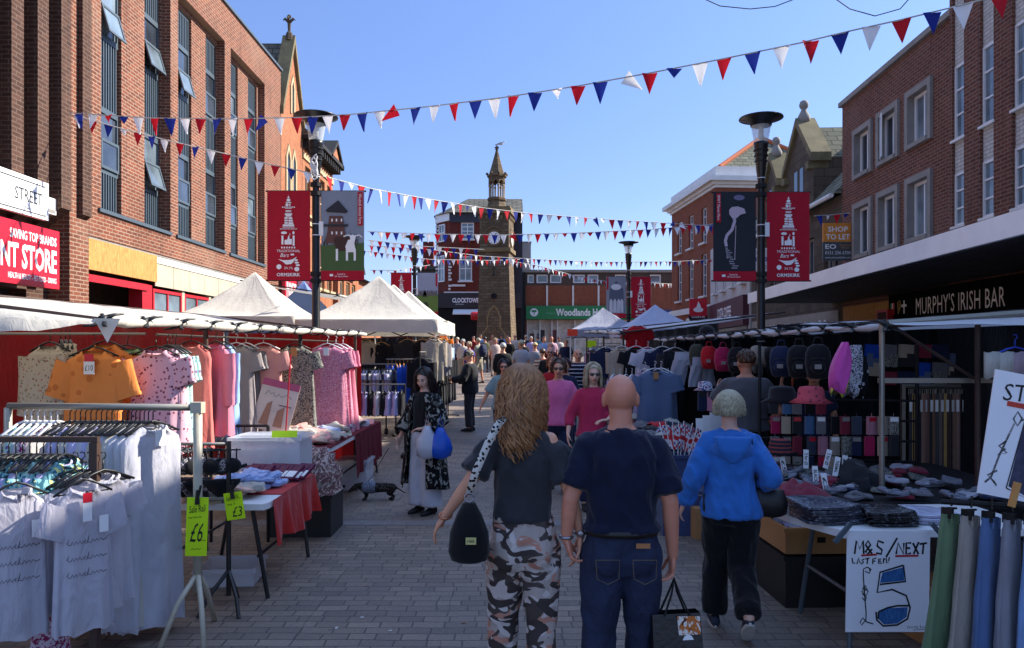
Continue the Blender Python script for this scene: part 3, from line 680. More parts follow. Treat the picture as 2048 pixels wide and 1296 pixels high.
for h in hol[:-1]: window(b9, *h, .06, M_upvc, M_glassL, 1, 1, .1)
m = MB()
for p in (1094, 1146, 1197, 1248, 1300, 1346): m.box(ux(p) - .07, ux(p) + .07, -.08, 0, zz(612), zz(571))
m.build('white_pilaster', M_white, b9)
m = MB(); m.box(ux(1040), ux(1051), -.3, 0, 0, Ht); m.build('dark_pier', M_blackm, b9)
fs = MB().box(ux(1052), ux(1290), -.25, 0, zz(639), zz(612)).build('green_fascia', mat('hospice_green', '#1f7a45', .5, .04), b9)
text('Woodlands Hospice', 121 * sc, 19 * sc, M_letter, fs, (ux(1172), -.256, zz(627)), bold=.03)
m = MB(); m.prism([(ux(1068) + .33 * math.cos(i * PI / 8), zz(625) + .33 * math.sin(i * PI / 8)) for i in range(16)], -.262, -.253); m.build('tree_roundel', M_letter, fs)
m = MB(); m.box(ux(1068) - .03, ux(1068) + .03, -.27, -.263, zz(625) - .2, zz(625) + .05)
for q in (-.1, .1): m.prism([(ux(1068) + q + .11 * math.cos(i * PI / 5), zz(625) + .1 + .1 * math.sin(i * PI / 5)) for i in range(10)], -.27, -.263)
m.build('tree_mark', mat('hospice_green2', '#1f7a45', .5), fs)
text('Making every day count', 40 * sc, 5 * sc, mat('pale_green', '#6fae84'), fs, (ux(1112), -.256, zz(627)))
sw = MB(); sw.box(ux(1054), ux(1280), .3, .34, .1, zz(640)); sw.build('shop_window', mat('pale_display', '#b9b2a4', .6, .3, 2), b9)  # pale mottled colour of the white window displays
m = MB()
for p in (1054, 1080, 1104, 1115, 1150, 1200, 1250, 1279): m.box(ux(p) - .05, ux(p) + .05, .1, .3, .1, zz(640))
m.box(ux(1054), ux(1280), .12, .28, .1, .6); m.build('white_frame', M_white, b9)
cols = ['#6b3b3b', '#d0c7b8', '#4e5c6a', '#2b2b30', '#b98a7a']
for k in range(7):
 mm = mat('display_%d' % k, cols[k % 5]); x = ux(1060 + k * 7 + (10 if k > 3 else 0))
 m = MB(); m.box(x, x + .35, .22, .29, 1.6 + (k % 3) * .3, 3.2 + (k % 2) * .3); m.build('display_garment', mm, b9)
MB().box(ux(1292), ux(1346), -.2, 0, zz(641), zz(620)).build('blue_fascia', mat('bank_blue', '#22396e', .5), b9)
m = MB(); m.prism([(ux(1318), zz(640)), (ux(1336), zz(640)), (ux(1344), zz(624)), (ux(1338), zz(624))], -.21, -.203); m.build('white_swoosh', M_letter, b9)
b = E('white_block', 'pale rendered block rising behind the clock tower pub', 'building', (P(1040, 700, 66).x, 66, 0), 0)
m = MB(); m.box(0, .95, 0, 5, 0, CH + 215 * 66 / F); m.build('wall', mat('pale_render', '#8f9494', .9), b); MB().box(-.05, 1.0, -.05, 5, CH + 215 * 66 / F, CH + 217 * 66 / F).build('coping', M_conc, b)
# --- clock tower pub
d = 58.0; sc = d / F; X = lambda p: (p - 1024) * sc; zz = lambda y: CH + (HZ - y) * sc
b10 = E('pub_building', 'dark red brick corner pub with slate roof behind the clock tower', 'building', (0, d, 0), 0)
He = zz(426)
m = MB()
wm = [(X(922), X(948), zz(479), zz(445)), (X(918), X(944), zz(562), zz(512))]
facade(m, X(1028), He, wm, z0=zz(587), reveal=.15, x0=X(900))
m.poly([(X(1028), 0, 0), (X(1028), 8, 0), (X(1028), 8, He), (X(1028), 0, He)]); m.poly([(X(900), 0, 0), (X(900), 0, He), (X(869), 1.4, He), (X(869), 1.4, 0)]); m.poly([(X(869), 1.4, 0), (X(869), 1.4, He), (X(862), 9, He), (X(862), 9, 0)])
m.build('wall', M_brickC, b10)
MB().box(X(1028), X(1045), .5, 8, 0, zz(432)).build('grey_side_wall', mat('dark_slate_paint', '#2c2e36', .8), b10)
m = MB(); m.box(X(900), X(1028), -.08, 0, zz(445), He); m.build('painted_band', mat('slate_blue_paint', '#2b2f3a', .6), b10)
for h in wm: window(b10, *h, .05, M_upvc, M_glassL, 2, 4 if h[2] > 9 else 2, .09, sill=M_white)
ca = math.atan2(-1.4, X(900) - X(869));
cf = E('canted_bay', None, None, (X(869), 1.4, 0), ca); cf.parent = b10; KID.setdefault(b10.name, []).append(cf)
m = MB(); CL = math.hypot(1.4, X(900) - X(869)); m.box(0, CL, -.1, -.02, zz(441), He);
for a, z0, z1 in ((.45, zz(479), zz(447)), (.4, zz(560), zz(510))):
 m.box(a, a + .08, -.1, -.02, z0, z1); m.box(a + .72, a + .8, -.1, -.02, z0, z1); m.box(a, a + .8, -.1, -.02, z0 - .08, z0); m.box(a, a + .8, -.1, -.02, z1 - .04, z1 + .04); m.box(a + .08, a + .72, -.08, -.02, (z0 + z1) / 2 - .03, (z0 + z1) / 2 + .03); m.box(a + .37, a + .43, -.08, -.02, z0, z1)
m.build('white_trim', M_upvc, cf)
for a, z0, z1 in ((.45, zz(479), zz(447)), (.4, zz(560), zz(510))): MB().box(a + .08, a + .72, -.05, -.015, z0, z1).build('pane', M_glassL, cf)
m = MB()
for k in range(9): z = zz(580) + k * .24; m.box(X(897), X(897) + (.26 if k % 2 else .16), -.1, 0, z, z + .15) if k not in (2,) else None
for k in range(18): z = zz(560) + k * .3; m.box(X(868), X(868) + (.28 if k % 2 else .18), 1.2, 1.36, z, z + .16)
m.build('quoin', M_white, b10)
m = MB(); m.box(X(888), X(960), -.12, 0, zz(586), zz(583.5)); m.box(X(903), X(931), -.1, 0, zz(573), zz(569)); m.build('white_string_course', M_white, b10)
MB().box(X(868), X(1043), -.25, .2, zz(616), zz(587)).build('black_fascia', mat('pub_charcoal', '#1d1e24', .5), b10)
text('CLOCKTOWER', 58 * sc, 9.5 * sc, M_letter, b10, (X(934), -.256, zz(601)), bold=.03); text('pub & kitchen', 16 * sc, 3 * sc, M_letter, b10, (X(920), -.256, zz(609)))
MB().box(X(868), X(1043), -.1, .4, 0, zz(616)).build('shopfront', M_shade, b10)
m = MB(); m.add([(X(907), -.1, zz(618)), (X(957), -.1, zz(618)), (X(957), -.9, zz(628)), (X(907), -.9, zz(628)), (X(957), -.9, zz(630)), (X(907), -.9, zz(630))], [(0, 1, 2, 3), (3, 2, 4, 5)]); m.build('awning', M_wsign, b10)
m = MB(); zr = CH + (HZ - 398) * 62 / F
m.add([(X(898), -.35, He), (X(1046), -.35, He), (X(1046), 4, zr), (X(930), 4, zr), (X(864), 1.3, He), (X(858), 9, He), (X(1046), 9, He)], [(0, 1, 2, 3), (4, 0, 3), (5, 4, 3), (5, 3, 2, 6), (1, 6, 2)]); m.build('roof', M_slate, b10)
m = MB(); m.tube([(X(1023), -.15, .3), (X(1023), -.15, He - .2)], .06, 6); m.build('downpipe', M_blackm, b10)
# --- far chimney house left of the pub
b = E('far_house', 'small distant house with chimney left of the corner pub', 'building', (P(835, 700, 72).x, 72, 0), 0)
m = MB(); m.box(0, 2.0, 0, 6, 0, 9.5); m.build('wall', M_stone, b); MB().box(.4, 1.4, 1, 2, 9.5, 12.3).build('chimney', M_brickC, b); MB().box(-.1, 2.1, -.2, 6, 9.5, 9.8).build('roof', M_slate, b)
# --- far background block, behind everything on the left
b = E('far_terrace', 'distant brick terrace closing the left end of the street', 'building', (-22, 78, 0), 0)
m = MB(); m.box(0, 15, 0, 8, 0, 6); m.build('wall', M_brickC, b)
m = MB(); m.add([(0, -.3, 6), (15, -.3, 6), (15, 4, 8), (0, 4, 8), (15, 8, 6), (0, 8, 6)], [(0, 1, 2, 3), (3, 2, 4, 5), (0, 3, 5), (1, 4, 2)]); m.build('roof', M_slate, b)
# ================================================================ CLOCK TOWER
d = 52.0; sc = d / F; zz = lambda y: CH + (HZ - y) * sc
ct = E('clock_tower', 'square sandstone clock tower with open belfry and stone spire', 'clock tower', ((993 - 1024) * sc, d + 1.2, 0), R(-9))
m = MB()
def sq(h, z, o=0): return [Vector((-h, -h, z)), Vector((h, -h, z)), Vector((h, h, z)), Vector((-h, h, z))]
W1 = 1.02
m.loft([sq(1.28, 0), sq(1.22, zz(680)), sq(1.12, zz(612)), sq(W1, zz(520)), sq(W1, zz(424))])
m.build('shaft', M_tower, ct)
m = MB()
for z, e, t in ((zz(503), .14, .28), (zz(426), .16, .35), (zz(418), .1, .2)): m.box(-W1 - e, W1 + e, -W1 - e, W1 + e, z, z + t)
for s4 in range(4):
 M = Matrix.Rotation(s4 * PI / 2, 4, 'Z')
 for k in range(6): m.box(-.95 + k * .35, -.8 + k * .35, -W1 - .1, -W1, zz(436), zz(430), M)
m.build('string_course', mat('worn_stone', '#6f5d3e', .9, .3, 2, .4), ct)
m = MB()
# gothic niche: moulding + two buttress strips
y = -1.3
arch = [(-.8, .1), (-.8, 2.6), (-.45, 3.1), (-.45, 3.8), (-.25, 4.3), (0, 4.6), (.25, 4.3), (.45, 3.8), (.45, 3.1), (.8, 2.6), (.8, .1)]
for i in range(len(arch) - 1):
 m.tube([(arch[i][0], y + .02 + arch[i][1] * .035, arch[i][1] + .3), (arch[i + 1][0], y + .02 + arch[i + 1][1] * .035, arch[i + 1][1] + .3)], .06, 5)
m.build('niche_moulding', mat('pale_worn_stone', '#86704c', .9, .2), ct)
m = MB(); m.M = Matrix.Translation((0, 0, 1.4)) @ Matrix.Rotation(math.atan(-.035), 4, 'X'); m.prism([(-.3, 0), (.3, 0), (.3, 1.5), (.15, 1.95), (0, 2.1), (-.15, 1.95), (-.3, 1.5)], y + .0, y + .1); m.build('niche_door', mat('niche_stone', '#5e4a34', .9, .3), ct)
m = MB(); m.lathe([(.2, 0), (.2, .06)], 12);
for v in range(len(m.v)): a, b_, c = m.v[v]; m.v[v] = (a, -W1 - .14 - c + .0, b_ + zz(592))
m.build('roundel', M_shade, ct)
# clock faces
for s4 in (0, 1, 3):
 M = Matrix.Rotation(s4 * PI / 2, 4, 'Z'); zc = zz(475)
 cf = E('clock_face', None, None); cf.parent = ct; cf.matrix_local = M; KID.setdefault(ct.name, []).append(cf)
 m = MB(); m.prism([(.43 * math.cos(i * PI / 14), zc + .43 * math.sin(i * PI / 14)) for i in range(28)], -W1 - .08, -W1); m.build('dial', mat('dial_white', '#f0eee8', .5, .05), cf)
 m = MB()
 m.ribbon([(.5 * math.cos(i * PI / 14), zc + .5 * math.sin(i * PI / 14)) for i in range(29)], .12, -W1 - .1)
 m.ribbon([(.72 * math.cos(i * PI / 14), zc + .05 + .72 * math.sin(i * PI / 14)) for i in range(-2, 17)], .08, -W1 - .1); m.build('dial_surround', mat('worn_stone2', '#6b5638', .9, .2), cf)
 m = MB()
 for i in range(12): a = i * PI / 6; m.ribbon([(.3 * math.cos(a), zc + .3 * math.sin(a)), (.38 * math.cos(a), zc + .38 * math.sin(a))], .035, -W1 - .085)
 m.ribbon([(.02, zc - .02), (.22, zc + .16)], .05, -W1 - .09); m.ribbon([(.0, zc - .05), (.13, zc + .32)], .035, -W1 - .095); m.build('hands_and_numerals', M_ink, cf)
# belfry
m = MB(); n8 = PI / 8
m.lathe([(.82, zz(424)), (.62, zz(400)), (.58, zz(395))], 8, ph=n8); m.lathe([(.68, zz(395)), (.68, zz(391)), (.6, zz(389))], 8, ph=n8); m.build('cone_base', M_tower, ct)
for k in range(8):
 a = k * PI / 4 + n8; m = MB(); c = (.52 * math.cos(a), .52 * math.sin(a), 0)
 m.lathe([(.09, zz(391)), (.065, zz(388)), (.065, zz(368)), (.1, zz(365)), (.1, zz(363))], 8, c); m.build('belfry_column', mat('column_stone', '#8f8270', .85, .15), ct, True)
m = MB()
for k in range(8):
 a0 = k * PI / 4 + n8; a1 = a0 + PI / 4; r = .6
 A = Vector((r * math.cos(a0), r * math.sin(a0), 0)); B = Vector((r * math.cos(a1), r * math.sin(a1), 0)); C = (A + B) / 2
 zl, zm, zt = zz(363), zz(357), zz(346)
 Ai, Bi, Ci = A * .8, B * .8, C * .8
 for (p, q) in ((A, C), (B, C)):
  v = [p + Vector((0, 0, zl)), p + Vector((0, 0, zt)), q + Vector((0, 0, zt)), q + Vector((0, 0, zm + .1)), lerp(p, q, .45) + Vector((0, 0, zm - .02))]
  m.poly(v); m.poly([Vector((x.x * .8, x.y * .8, x.z)) for x in v][::-1])
  m.poly([v[0], v[4], Vector((v[4].x * .8, v[4].y * .8, v[4].z)), Vector((v[0].x * .8, v[0].y * .8, v[0].z))]); m.poly([v[4], v[3], Vector((v[3].x * .8, v[3].y * .8, v[3].z)), Vector((v[4].x * .8, v[4].y * .8, v[4].z))])
m.lathe([(.7, zz(347)), (.72, zz(343)), (.6, zz(342))], 8, ph=n8)
for k in range(8): a = k * PI / 4 + n8; m.ball((.7 * math.cos(a), .7 * math.sin(a), zz(341)), .1, 6, 5)
m.build('belfry_arcade', M_tower, ct)
m = MB(); m.lathe([(.6, zz(344)), (.42, zz(328)), (.1, zz(294)), (.08, zz(291)), (.13, zz(290)), (.08, zz(288.5))], 8, ph=n8); m.build('spire', M_tower, ct)
m = MB(); m.cbox((0, 0, zz(286)), (.1, .1, .28)); m.cbox((0, 0, zz(286)), (.3, .1, .1)); m.cbox((0, 0, zz(286)), (.1, .3, .1)); m.build('cross_finial', M_tower, ct)
m = MB(); m.M = Matrix.Rotation(s4 * 0, 4, 'Z'); m.lathe([(.04, 0), (.04, -.3)], 6, (0, -W1 - .3, zz(536))); m.box(-.03, .03, -W1 - .3, -W1, zz(536), zz(536) + .06); m.ball((0, -W1 - .3, zz(540) - .3), .1, 8, 6); m.build('lantern', M_black, ct)
# gull
gl = E('gull', 'white and grey gull standing on top of the spire', 'bird', ((1001.5 - 1024) * sc, d + 1.2, zz(283.6)), 0)
m = MB(); m.loft([[Vector((x, ry * math.cos(k * PI / 4), z + rz_ * math.sin(k * PI / 4))) for k in range(8)] for x, ry, rz_, z in ((-.42, .01, .01, .08), (-.25, .04, .03, .13), (-.1, .08, .07, .17), (.06, .09, .1, .2), (.15, .07, .09, .25), (.18, .05, .06, .32), (.22, .055, .055, .36), (.27, .02, .02, .36), (.36, .005, .008, .34))]); m.build('body', mat('gull_white', '#cfcfcf', .7), gl, True)
m = MB(); m.loft([[Vector((x, ry * math.cos(k * PI / 4), z + rz_ * math.sin(k * PI / 4))) for k in range(8)] for x, ry, rz_, z in ((-.44, .01, .01, .1), (-.25, .07, .03, .17), (-.05, .11, .05, .24), (.08, .09, .03, .27), (.1, .02, .01, .27))]); m.build('wing', mat('gull_grey', '#70757c', .7), gl, True)
m = MB(); m.tube([(0, .03, .12), (0, .03, 0)], .012, 4); m.tube([(0, -.03, .12), (0, -.03, 0)], .012, 4); m.build('leg', mat('gull_pink', '#b98a7a'), gl)
# red inflatable arch behind the tower
ra = E('inflatable_arch', 'bright red inflatable arch standing behind the clock tower', 'inflatable arch', (0, 55.5, 0), 0)
s2c = 55.5 / F; m = MB(); xa, xb = (942 - 1024) * s2c, (1014 - 1024) * s2c; zt = CH + (HZ - 632) * s2c
m.tube([(xb, 0, 0), (xb, 0, zt - .4), (xb, 0, zt)], .36, 12); m.ball((xb, 0, zt), .4, 12, 8); m.tube([(xb, 0, zt), (xa + .1, 0, zt), (xa, 0, zt)], [.3, .3, .26], 12); m.tube([(xa + 1.5, 0, 0), (xa + 1.5, 0, zt)], .33, 12); m.build('tube', mat('inflatable_red', '#c01020', .4), ra, True)
# ================================================================ LAMP POSTS WITH BANNERS
M_ban = cloth('banner_red', '#a8182c', .15, 0, .05)
M_blue = cloth('pennant_blue', '#1f2f86', 0, .25); M_pw = cloth('pennant_white', '#ececee', 0, .25); M_pr = cloth('pennant_red', '#c01828', 0, .25)
def mk_lglass():
 t = NT('lantern_glass'); t.b.inputs['Base Color'].default_value = (.75, .78, .72, 1); t.b.inputs['Roughness'].default_value = .1; t.b.inputs['Alpha'].default_value = .45; return t.m
M_lg = mk_lglass()
def flat(name, c): return mat(name, c, .7, .04, 5)
def wavy(w, h, nx=8, nz=10, amp=.012, seed=0):
 m = MB(); vs_ = []
 for k in range(nz + 1):
  for i in range(nx + 1):
   x = -w / 2 + w * i / nx; z = -h * k / nz
   vs_.append((x, amp * math.sin(i * 1.1 + seed) * math.sin(k * .8 + seed * 2), z))
 fs = [(k * (nx + 1) + i, (k + 1) * (nx + 1) + i, (k + 1) * (nx + 1) + i + 1, k * (nx + 1) + i + 1) for k in range(nz) for i in range(nx)]
 m.add(vs_, fs); return m
BW, BH = .77, 1.6
def red_banner(parent, x, z, ry=0):
 b = wavy(BW, BH, amp=.006).build('banner', M_ban, parent, True, location=(x, -.02, z), rotation_euler=(0, 0, ry))
 m = MB(); y = -.012
 def blk(x0, x1, z0, z1): m.box(x0, x1, y - .002, y, z0, z1)
 m.prism([(-.02, -.13), (.02, -.13), (0, -.08)], y - .002, y)
 m.prism([(.035 * math.cos(i * PI / 5), -.165 + .028 * math.sin(i * PI / 5)) for i in range(10)], y - .002, y)
 blk(-.05, .05, -.215, -.2); m.prism([(-.025 + .028 * math.cos(i * PI / 5), -.25 + .028 * math.sin(i * PI / 5)) for i in range(10)], y - .002, y); blk(.015, .035, -.27, -.225)
 for k in range(8): blk(-.115 + k * .03, -.094 + k * .03, -.3, -.282)
 blk(-.06, .06, -.318, -.309)
 for r_, (hw, z0) in enumerate(((.05, -.36), (.05, -.38), (.065, -.43), (.05, -.46))): blk(-hw, hw, z0, z0 + (.012 if r_ < 2 else .028))
 for k in range(3): blk(-.07, -.012, -.5 - k * .045, -.47 - k * .045); blk(0, .07 + .008 * k, -.505 - k * .045, -.472 - k * .045)
 blk(-.1, .1, -.635, -.6); blk(-.11, .11, -.655, -.645)
 for k in range(13): blk(-.15 + k * .024, -.137 + k * .024, -.69, -.672)
 m.prism([(-.08 + .055 * math.cos(i * PI / 5), -.75 + .025 * math.sin(i * PI / 5)) for i in range(10)], y - .002, y)
 m.prism([(.09 + .02 * math.cos(i * PI / 5), -.75 + .03 * math.sin(i * PI / 5)) for i in range(10)], y - .002, y)
 blk(-.125, -.09, -.96, -.8); blk(.075, .11, -.98, -.8)
 m.prism([(-.07, -.96), (-.07, -.88), (-.02, -.87), (.0, -.8), (.015, -.8), (.02, -.86), (.06, -.86), (.06, -.96)], y - .002, y); blk(.02, .03, -.8, -.76)
 for k in range(6): blk(-.13 + k * .045, -.105 + k * .045, -1.03, -1.0)
 m.build('tower_emblem', M_letter, b)
 text('TRADITIONAL', .42, .045, M_letter, b, (0, -.013, -1.075)); text('Bars', .16, .07, M_letter, b, (-.07, -.013, -1.15), shear=.4)
 m = MB(); blk(.04, .1, -1.155, -1.125)
 m.prism([(-.19, -1.22), (-.1, -1.24), (.0, -1.24), (.06, -1.23), (.15, -1.18), (.1, -1.26), (.05, -1.31), (-.04, -1.32), (-.1, -1.27)], y - .002, y)
 m.prism([(-.17 + .045 * math.cos(i * PI / 6), -1.36 + .045 * math.sin(i * PI / 6)) for i in range(12)], y - .002, y)
 m.prism([(.15 + .045 * math.cos(i * PI / 6), -1.4 + .04 * math.sin(i * PI / 6)) for i in range(12)], y - .002, y)
 for k in range(3): m.prism([(.13 + .04 * math.cos(i * PI / 4) + k * .018, -1.24 - k * .045 + .018 * math.sin(i * PI / 4)) for i in range(8)], y - .002, y)
 m.build('bird_emblem', M_letter, b); text('24.1%', .15, .045, M_letter, b, (0, -.013, -1.38)); text('ORMSKIRK', .42, .062, M_letter, b, (0, -.013, -1.5), bold=.02)
 return b
def photo_banner(parent, x, z, kind):
 if kind == 'farm': base = flat('print_sky', '#7f8796')
 elif kind == 'flamingo': base = flat('print_dark', '#151a24')
 elif kind == 'park': base = flat('print_pale_sky', '#8e98b0')
 else: base = flat('print_grey', '#7c7f8a')
 b = wavy(BW, BH, amp=.006).build('picture_banner', base, parent, True, location=(x, -.02, z))
 y = -.010
 def P_(pts, c, name, o=0):
  MB().prism(pts, y - .003 - o, y - .001 - o).build(name, flat('ink_' + name + c[1:], c), b)
 W2 = BW / 2
 MB().box(-W2, W2, y - .006, y - .003, -BH, -BH + .17).build('red_footer', M_ban, b)
 text('Funded by\nUK Government', .24, .07, M_letter, b, (-.02, y - .009, -BH + .09)); m = MB(); m.box(-.23, -.17, y - .009, y - .007, -BH + .07, -BH + .11); m.build('crest', M_letter, b)
 if kind == 'farm':
  P_([(-W2, -.98), (W2, -.93), (W2, -1.44), (-W2, -1.44)], '#3f5a2c', 'print_grass')
  m = MB()
  for k in range(26): a = random.uniform(-.38, .36); m.prism([(a, -.98), (a + random.uniform(-.08, .08), -.98 + random.uniform(.1, .3)), (a + .015, -.97)], y - .005, y - .003)
  m.build('print_bare_trees', flat('ink_twig', '#4a4642'), b)
  P_([(-.3, -.93), (-.24, -.45), (.0, -.45), (.07, -.93)], '#5e3a34', 'print_mill', .004)
  P_([(-.31, -.35), (-.08, -.17), (.1, -.37), (.06, -.4), (-.27, -.38)], '#20222a', 'print_mill_cap', .006)
  MB().box(-.34, .1, y - .014, y - .012, -.64, -.6).build('print_balcony', flat('ink_balc', '#26262c'), b)
  m = MB(); [m.box(q, q + .025, y - .013, y - .011, z0, z0 + .05) for q in (-.2, -.12, -.03) for z0 in (-.55, -.78)]; m.build('print_mill_window', M_letter, b)
  P_([(-.13, -1.0), (-.16, -.88), (-.12, -.82), (.18, -.82), (.25, -.88), (.2, -1.06), (-.05, -1.08)], '#3c1f1a', 'print_cow', .008)
  m = MB(); m.prism([(.05, -1.0), (.1, -.88), (.2, -.86), (.24, -1.1), (.08, -1.1)], y - .014, y - .012); m.prism([(.13, -.82), (.18, -.78), (.24, -.82), (.21, -.95), (.16, -.95)], y - .018, y - .014)
  m.ribbon([(.02, -.82), (.1, -.79), (.16, -.81)], .02, y - .017); m.ribbon([(.22, -.81), (.3, -.79), (.35, -.83)], .02, y - .017)
  for q in (-.12, .06, .2): m.box(q, q + .04, y - .013, y - .011, -1.25, -1.04)
  m.build('print_cow_white', M_letter, b)
  m = MB().box(.27, .36, y - .006, y - .003, -.62, -.02).build('red_strip', M_ban, b); text('Windmill Animal Farm', .54, .055, M_letter, b, (.315, y - .009, -.32), (0, PI / 2, 0))
 elif kind == 'flamingo':
  m = MB(); m.ribbon([(-.02, -.42), (-.0, -.52), (-.05, -.68), (-.14, -.78), (-.17, -.88), (-.15, -.98)], .055, y - .006)
  m.prism([(-.1, -.32), (-.05, -.27), (.06, -.26), (.17, -.3), (.2, -.38), (.1, -.41), (.04, -.47), (-.04, -.48), (-.1, -.4)], y - .008, y - .005)
  m.ribbon([(.02, -.6), (.0, -1.22)], .012, y - .006); m.build('print_flamingo', flat('ink_flamingo', '#b9a8b6'), b)
  m = MB()
  for k in range(9): m.ribbon([(-.17 + .02 * math.sin(k * 2) + .015 * k, -1.05 - k * .04), (-.09 + .03 * math.sin(k * 2) + .018 * k, -1.055 - k * .04)], .02, y - .006)
  m.ribbon([(-.15, -1.0), (-.13, -1.2)], .035, y - .006); m.build('print_reflection', flat('ink_reflect', '#8f8d96'), b)
  P_([(.1 * math.cos(i * PI / 6) + .08, -.1 + .05 * math.sin(i * PI / 6)) for i in range(12)], '#6f6a8a', 'print_blur')
  MB().box(-.33, -.25, y - .006, y - .003, -.55, -.02).build('red_strip', M_ban, b); text('WWT Martin Mere', .46, .05, M_letter, b, (-.29, y - .009, -.28), (0, PI / 2, 0))
 elif kind == 'park':
  P_([(-W2, -.85), (W2, -.8), (W2, -1.44), (-W2, -1.44)], '#5d7a34', 'print_lawn')
  m = MB()
  for k in range(9): a = -.36 + k * .08; m.prism([(a, -.85), (a, -.68 - .04 * (k % 3)), (a + .04, -.62 - .03 * (k % 2)), (a + .08, -.7), (a + .08, -.83)], y - .006, y - .003)
  m.build('print_houses', flat('ink_houses', '#5f5d60'), b)
  P_([(-.06 + .1 * math.cos(i * PI / 6), -1.2 + .13 * math.sin(i * PI / 6)) for i in range(12)], '#273a1c', 'print_topiary', .003)
  P_([(-.2, -.9), (-.1, -.62), (.0, -.9)], '#314222', 'print_tree', .003)
  MB().box(.3, .36, y - .006, y - .003, -.5, -.02).build('red_strip', M_ban, b)
 else:
  P_([(-.3, -1.4), (-.25, -.5), (.0, -.15), (.28, -.5), (.32, -1.4)], '#4d5365', 'print_street', 0)
  for q in (-.2, -.05, .1, .22): P_([(q - .07, -1.4), (q - .06, -.95), (q, -.85), (q + .06, -.95), (q + .07, -1.4)], '#b4b6bf', 'print_figure', .003)
  P_([(.2 * math.cos(i * PI / 6), -.4 + .12 * math.sin(i * PI / 6)) for i in range(12)], '#c9c9cf', 'print_disc', .003)
  MB().box(-.36, -.3, y - .006, y - .003, -.5, -.02).build('red_strip', M_ban, b)
 return b
def lamp_post(x, d, label, left, right, red_left):
 r = E('lamp_post', label, 'lamp post', (x, d, 0), 0, 'black street lamps with banners')
 m = MB(); m.lathe([(.13, 0), (.13, .9), (.1, 1.0), (.075, 1.05), (.07, 4.6), (.06, 4.75), (.06, 4.9), (.085, 5.1), (.125, 5.55), (.135, 5.6)], 14); m.build('column', M_black, r, True)
 m = MB();
 for z in (4.62, 4.78, 3.18, 3.06): m.lathe([(.1, z), (.1, z + .07)], 12)
 for z in (5.25, 5.35, 5.45): m.lathe([(.115 + (z - 5.25) * .1, z), (.115 + (z - 5.25) * .1, z + .02)], 12)
 m.build('collar', M_blackm, r)
 m = MB(); m.lathe([(.12, 5.6), (.18, 5.93)], 16, cap=False); m.build('lantern', M_lg, r, True)
 m = MB(); m.lathe([(.035, 5.62), (.05, 5.7), (.045, 5.85), (.02, 5.9)], 8); m.build('bulb', M_upvc, r, True)
 m = MB(); m.lathe([(.185, 5.9), (.2, 5.98), (.39, 6.03), (.385, 6.05), (.2, 6.06), (.05, 6.1)], 24); m.build('brim', [M_black], r, True)
 for z in (4.7, 3.1): MB().tube([(-.9, 0, z), (.9, 0, z)], .016, 6).build('banner_arm', M_blackm, r)
 m = MB()
 for z in (4.95, 4.1, 3.9, 2.2, 2.0): m.lathe([(.078, z), (.078, z + .015)], 10)
 m.box(.06, .14, -.04, .04, 3.9, 4.15); m.build('cable_clip', M_upvc, r)
 if red_left: red_banner(r, -.1 - BW / 2, 4.7); photo_banner(r, .1 + BW / 2, 4.7, right)
 else: photo_banner(r, -.1 - BW / 2, 4.7, left); red_banner(r, .1 + BW / 2, 4.7)
 return r
lamp_post((632 - 1024) * 13.6 / F, 13.6, 'tall black street lamp carrying a windmill picture banner on the left side', None, 'farm', True)
lamp_post((1522 - 1024) * 13.7 / F, 13.7, 'tall black street lamp carrying a flamingo picture banner on the right side', 'flamingo', None, False)
lamp_post((829 - 1024) * 28 / F, 28, 'distant black street lamp with green park picture banner left of the clock tower', None, 'park', True)
lamp_post((1257 - 1024) * 29.5 / F, 29.5, 'distant black street lamp with grey crowd picture banner right of the clock tower', 'crowd', None, False)
# cables and fairy light reel tied to the near left lamp
o = E('cable_bundle', 'tangled white cable bundle tied to the near left lamp post', 'cable', ((632 - 1024) * 13.6 / F, 13.48, 5.0))
m = MB()
for k in range(5): m.tube([(.06 * math.cos(a + k) , -.03 * k / 3, .12 * math.sin(a) + .05 * k) for a in [q * PI / 4 for q in range(9)]], .014, 5)
m.build('coil', M_upvc, o)
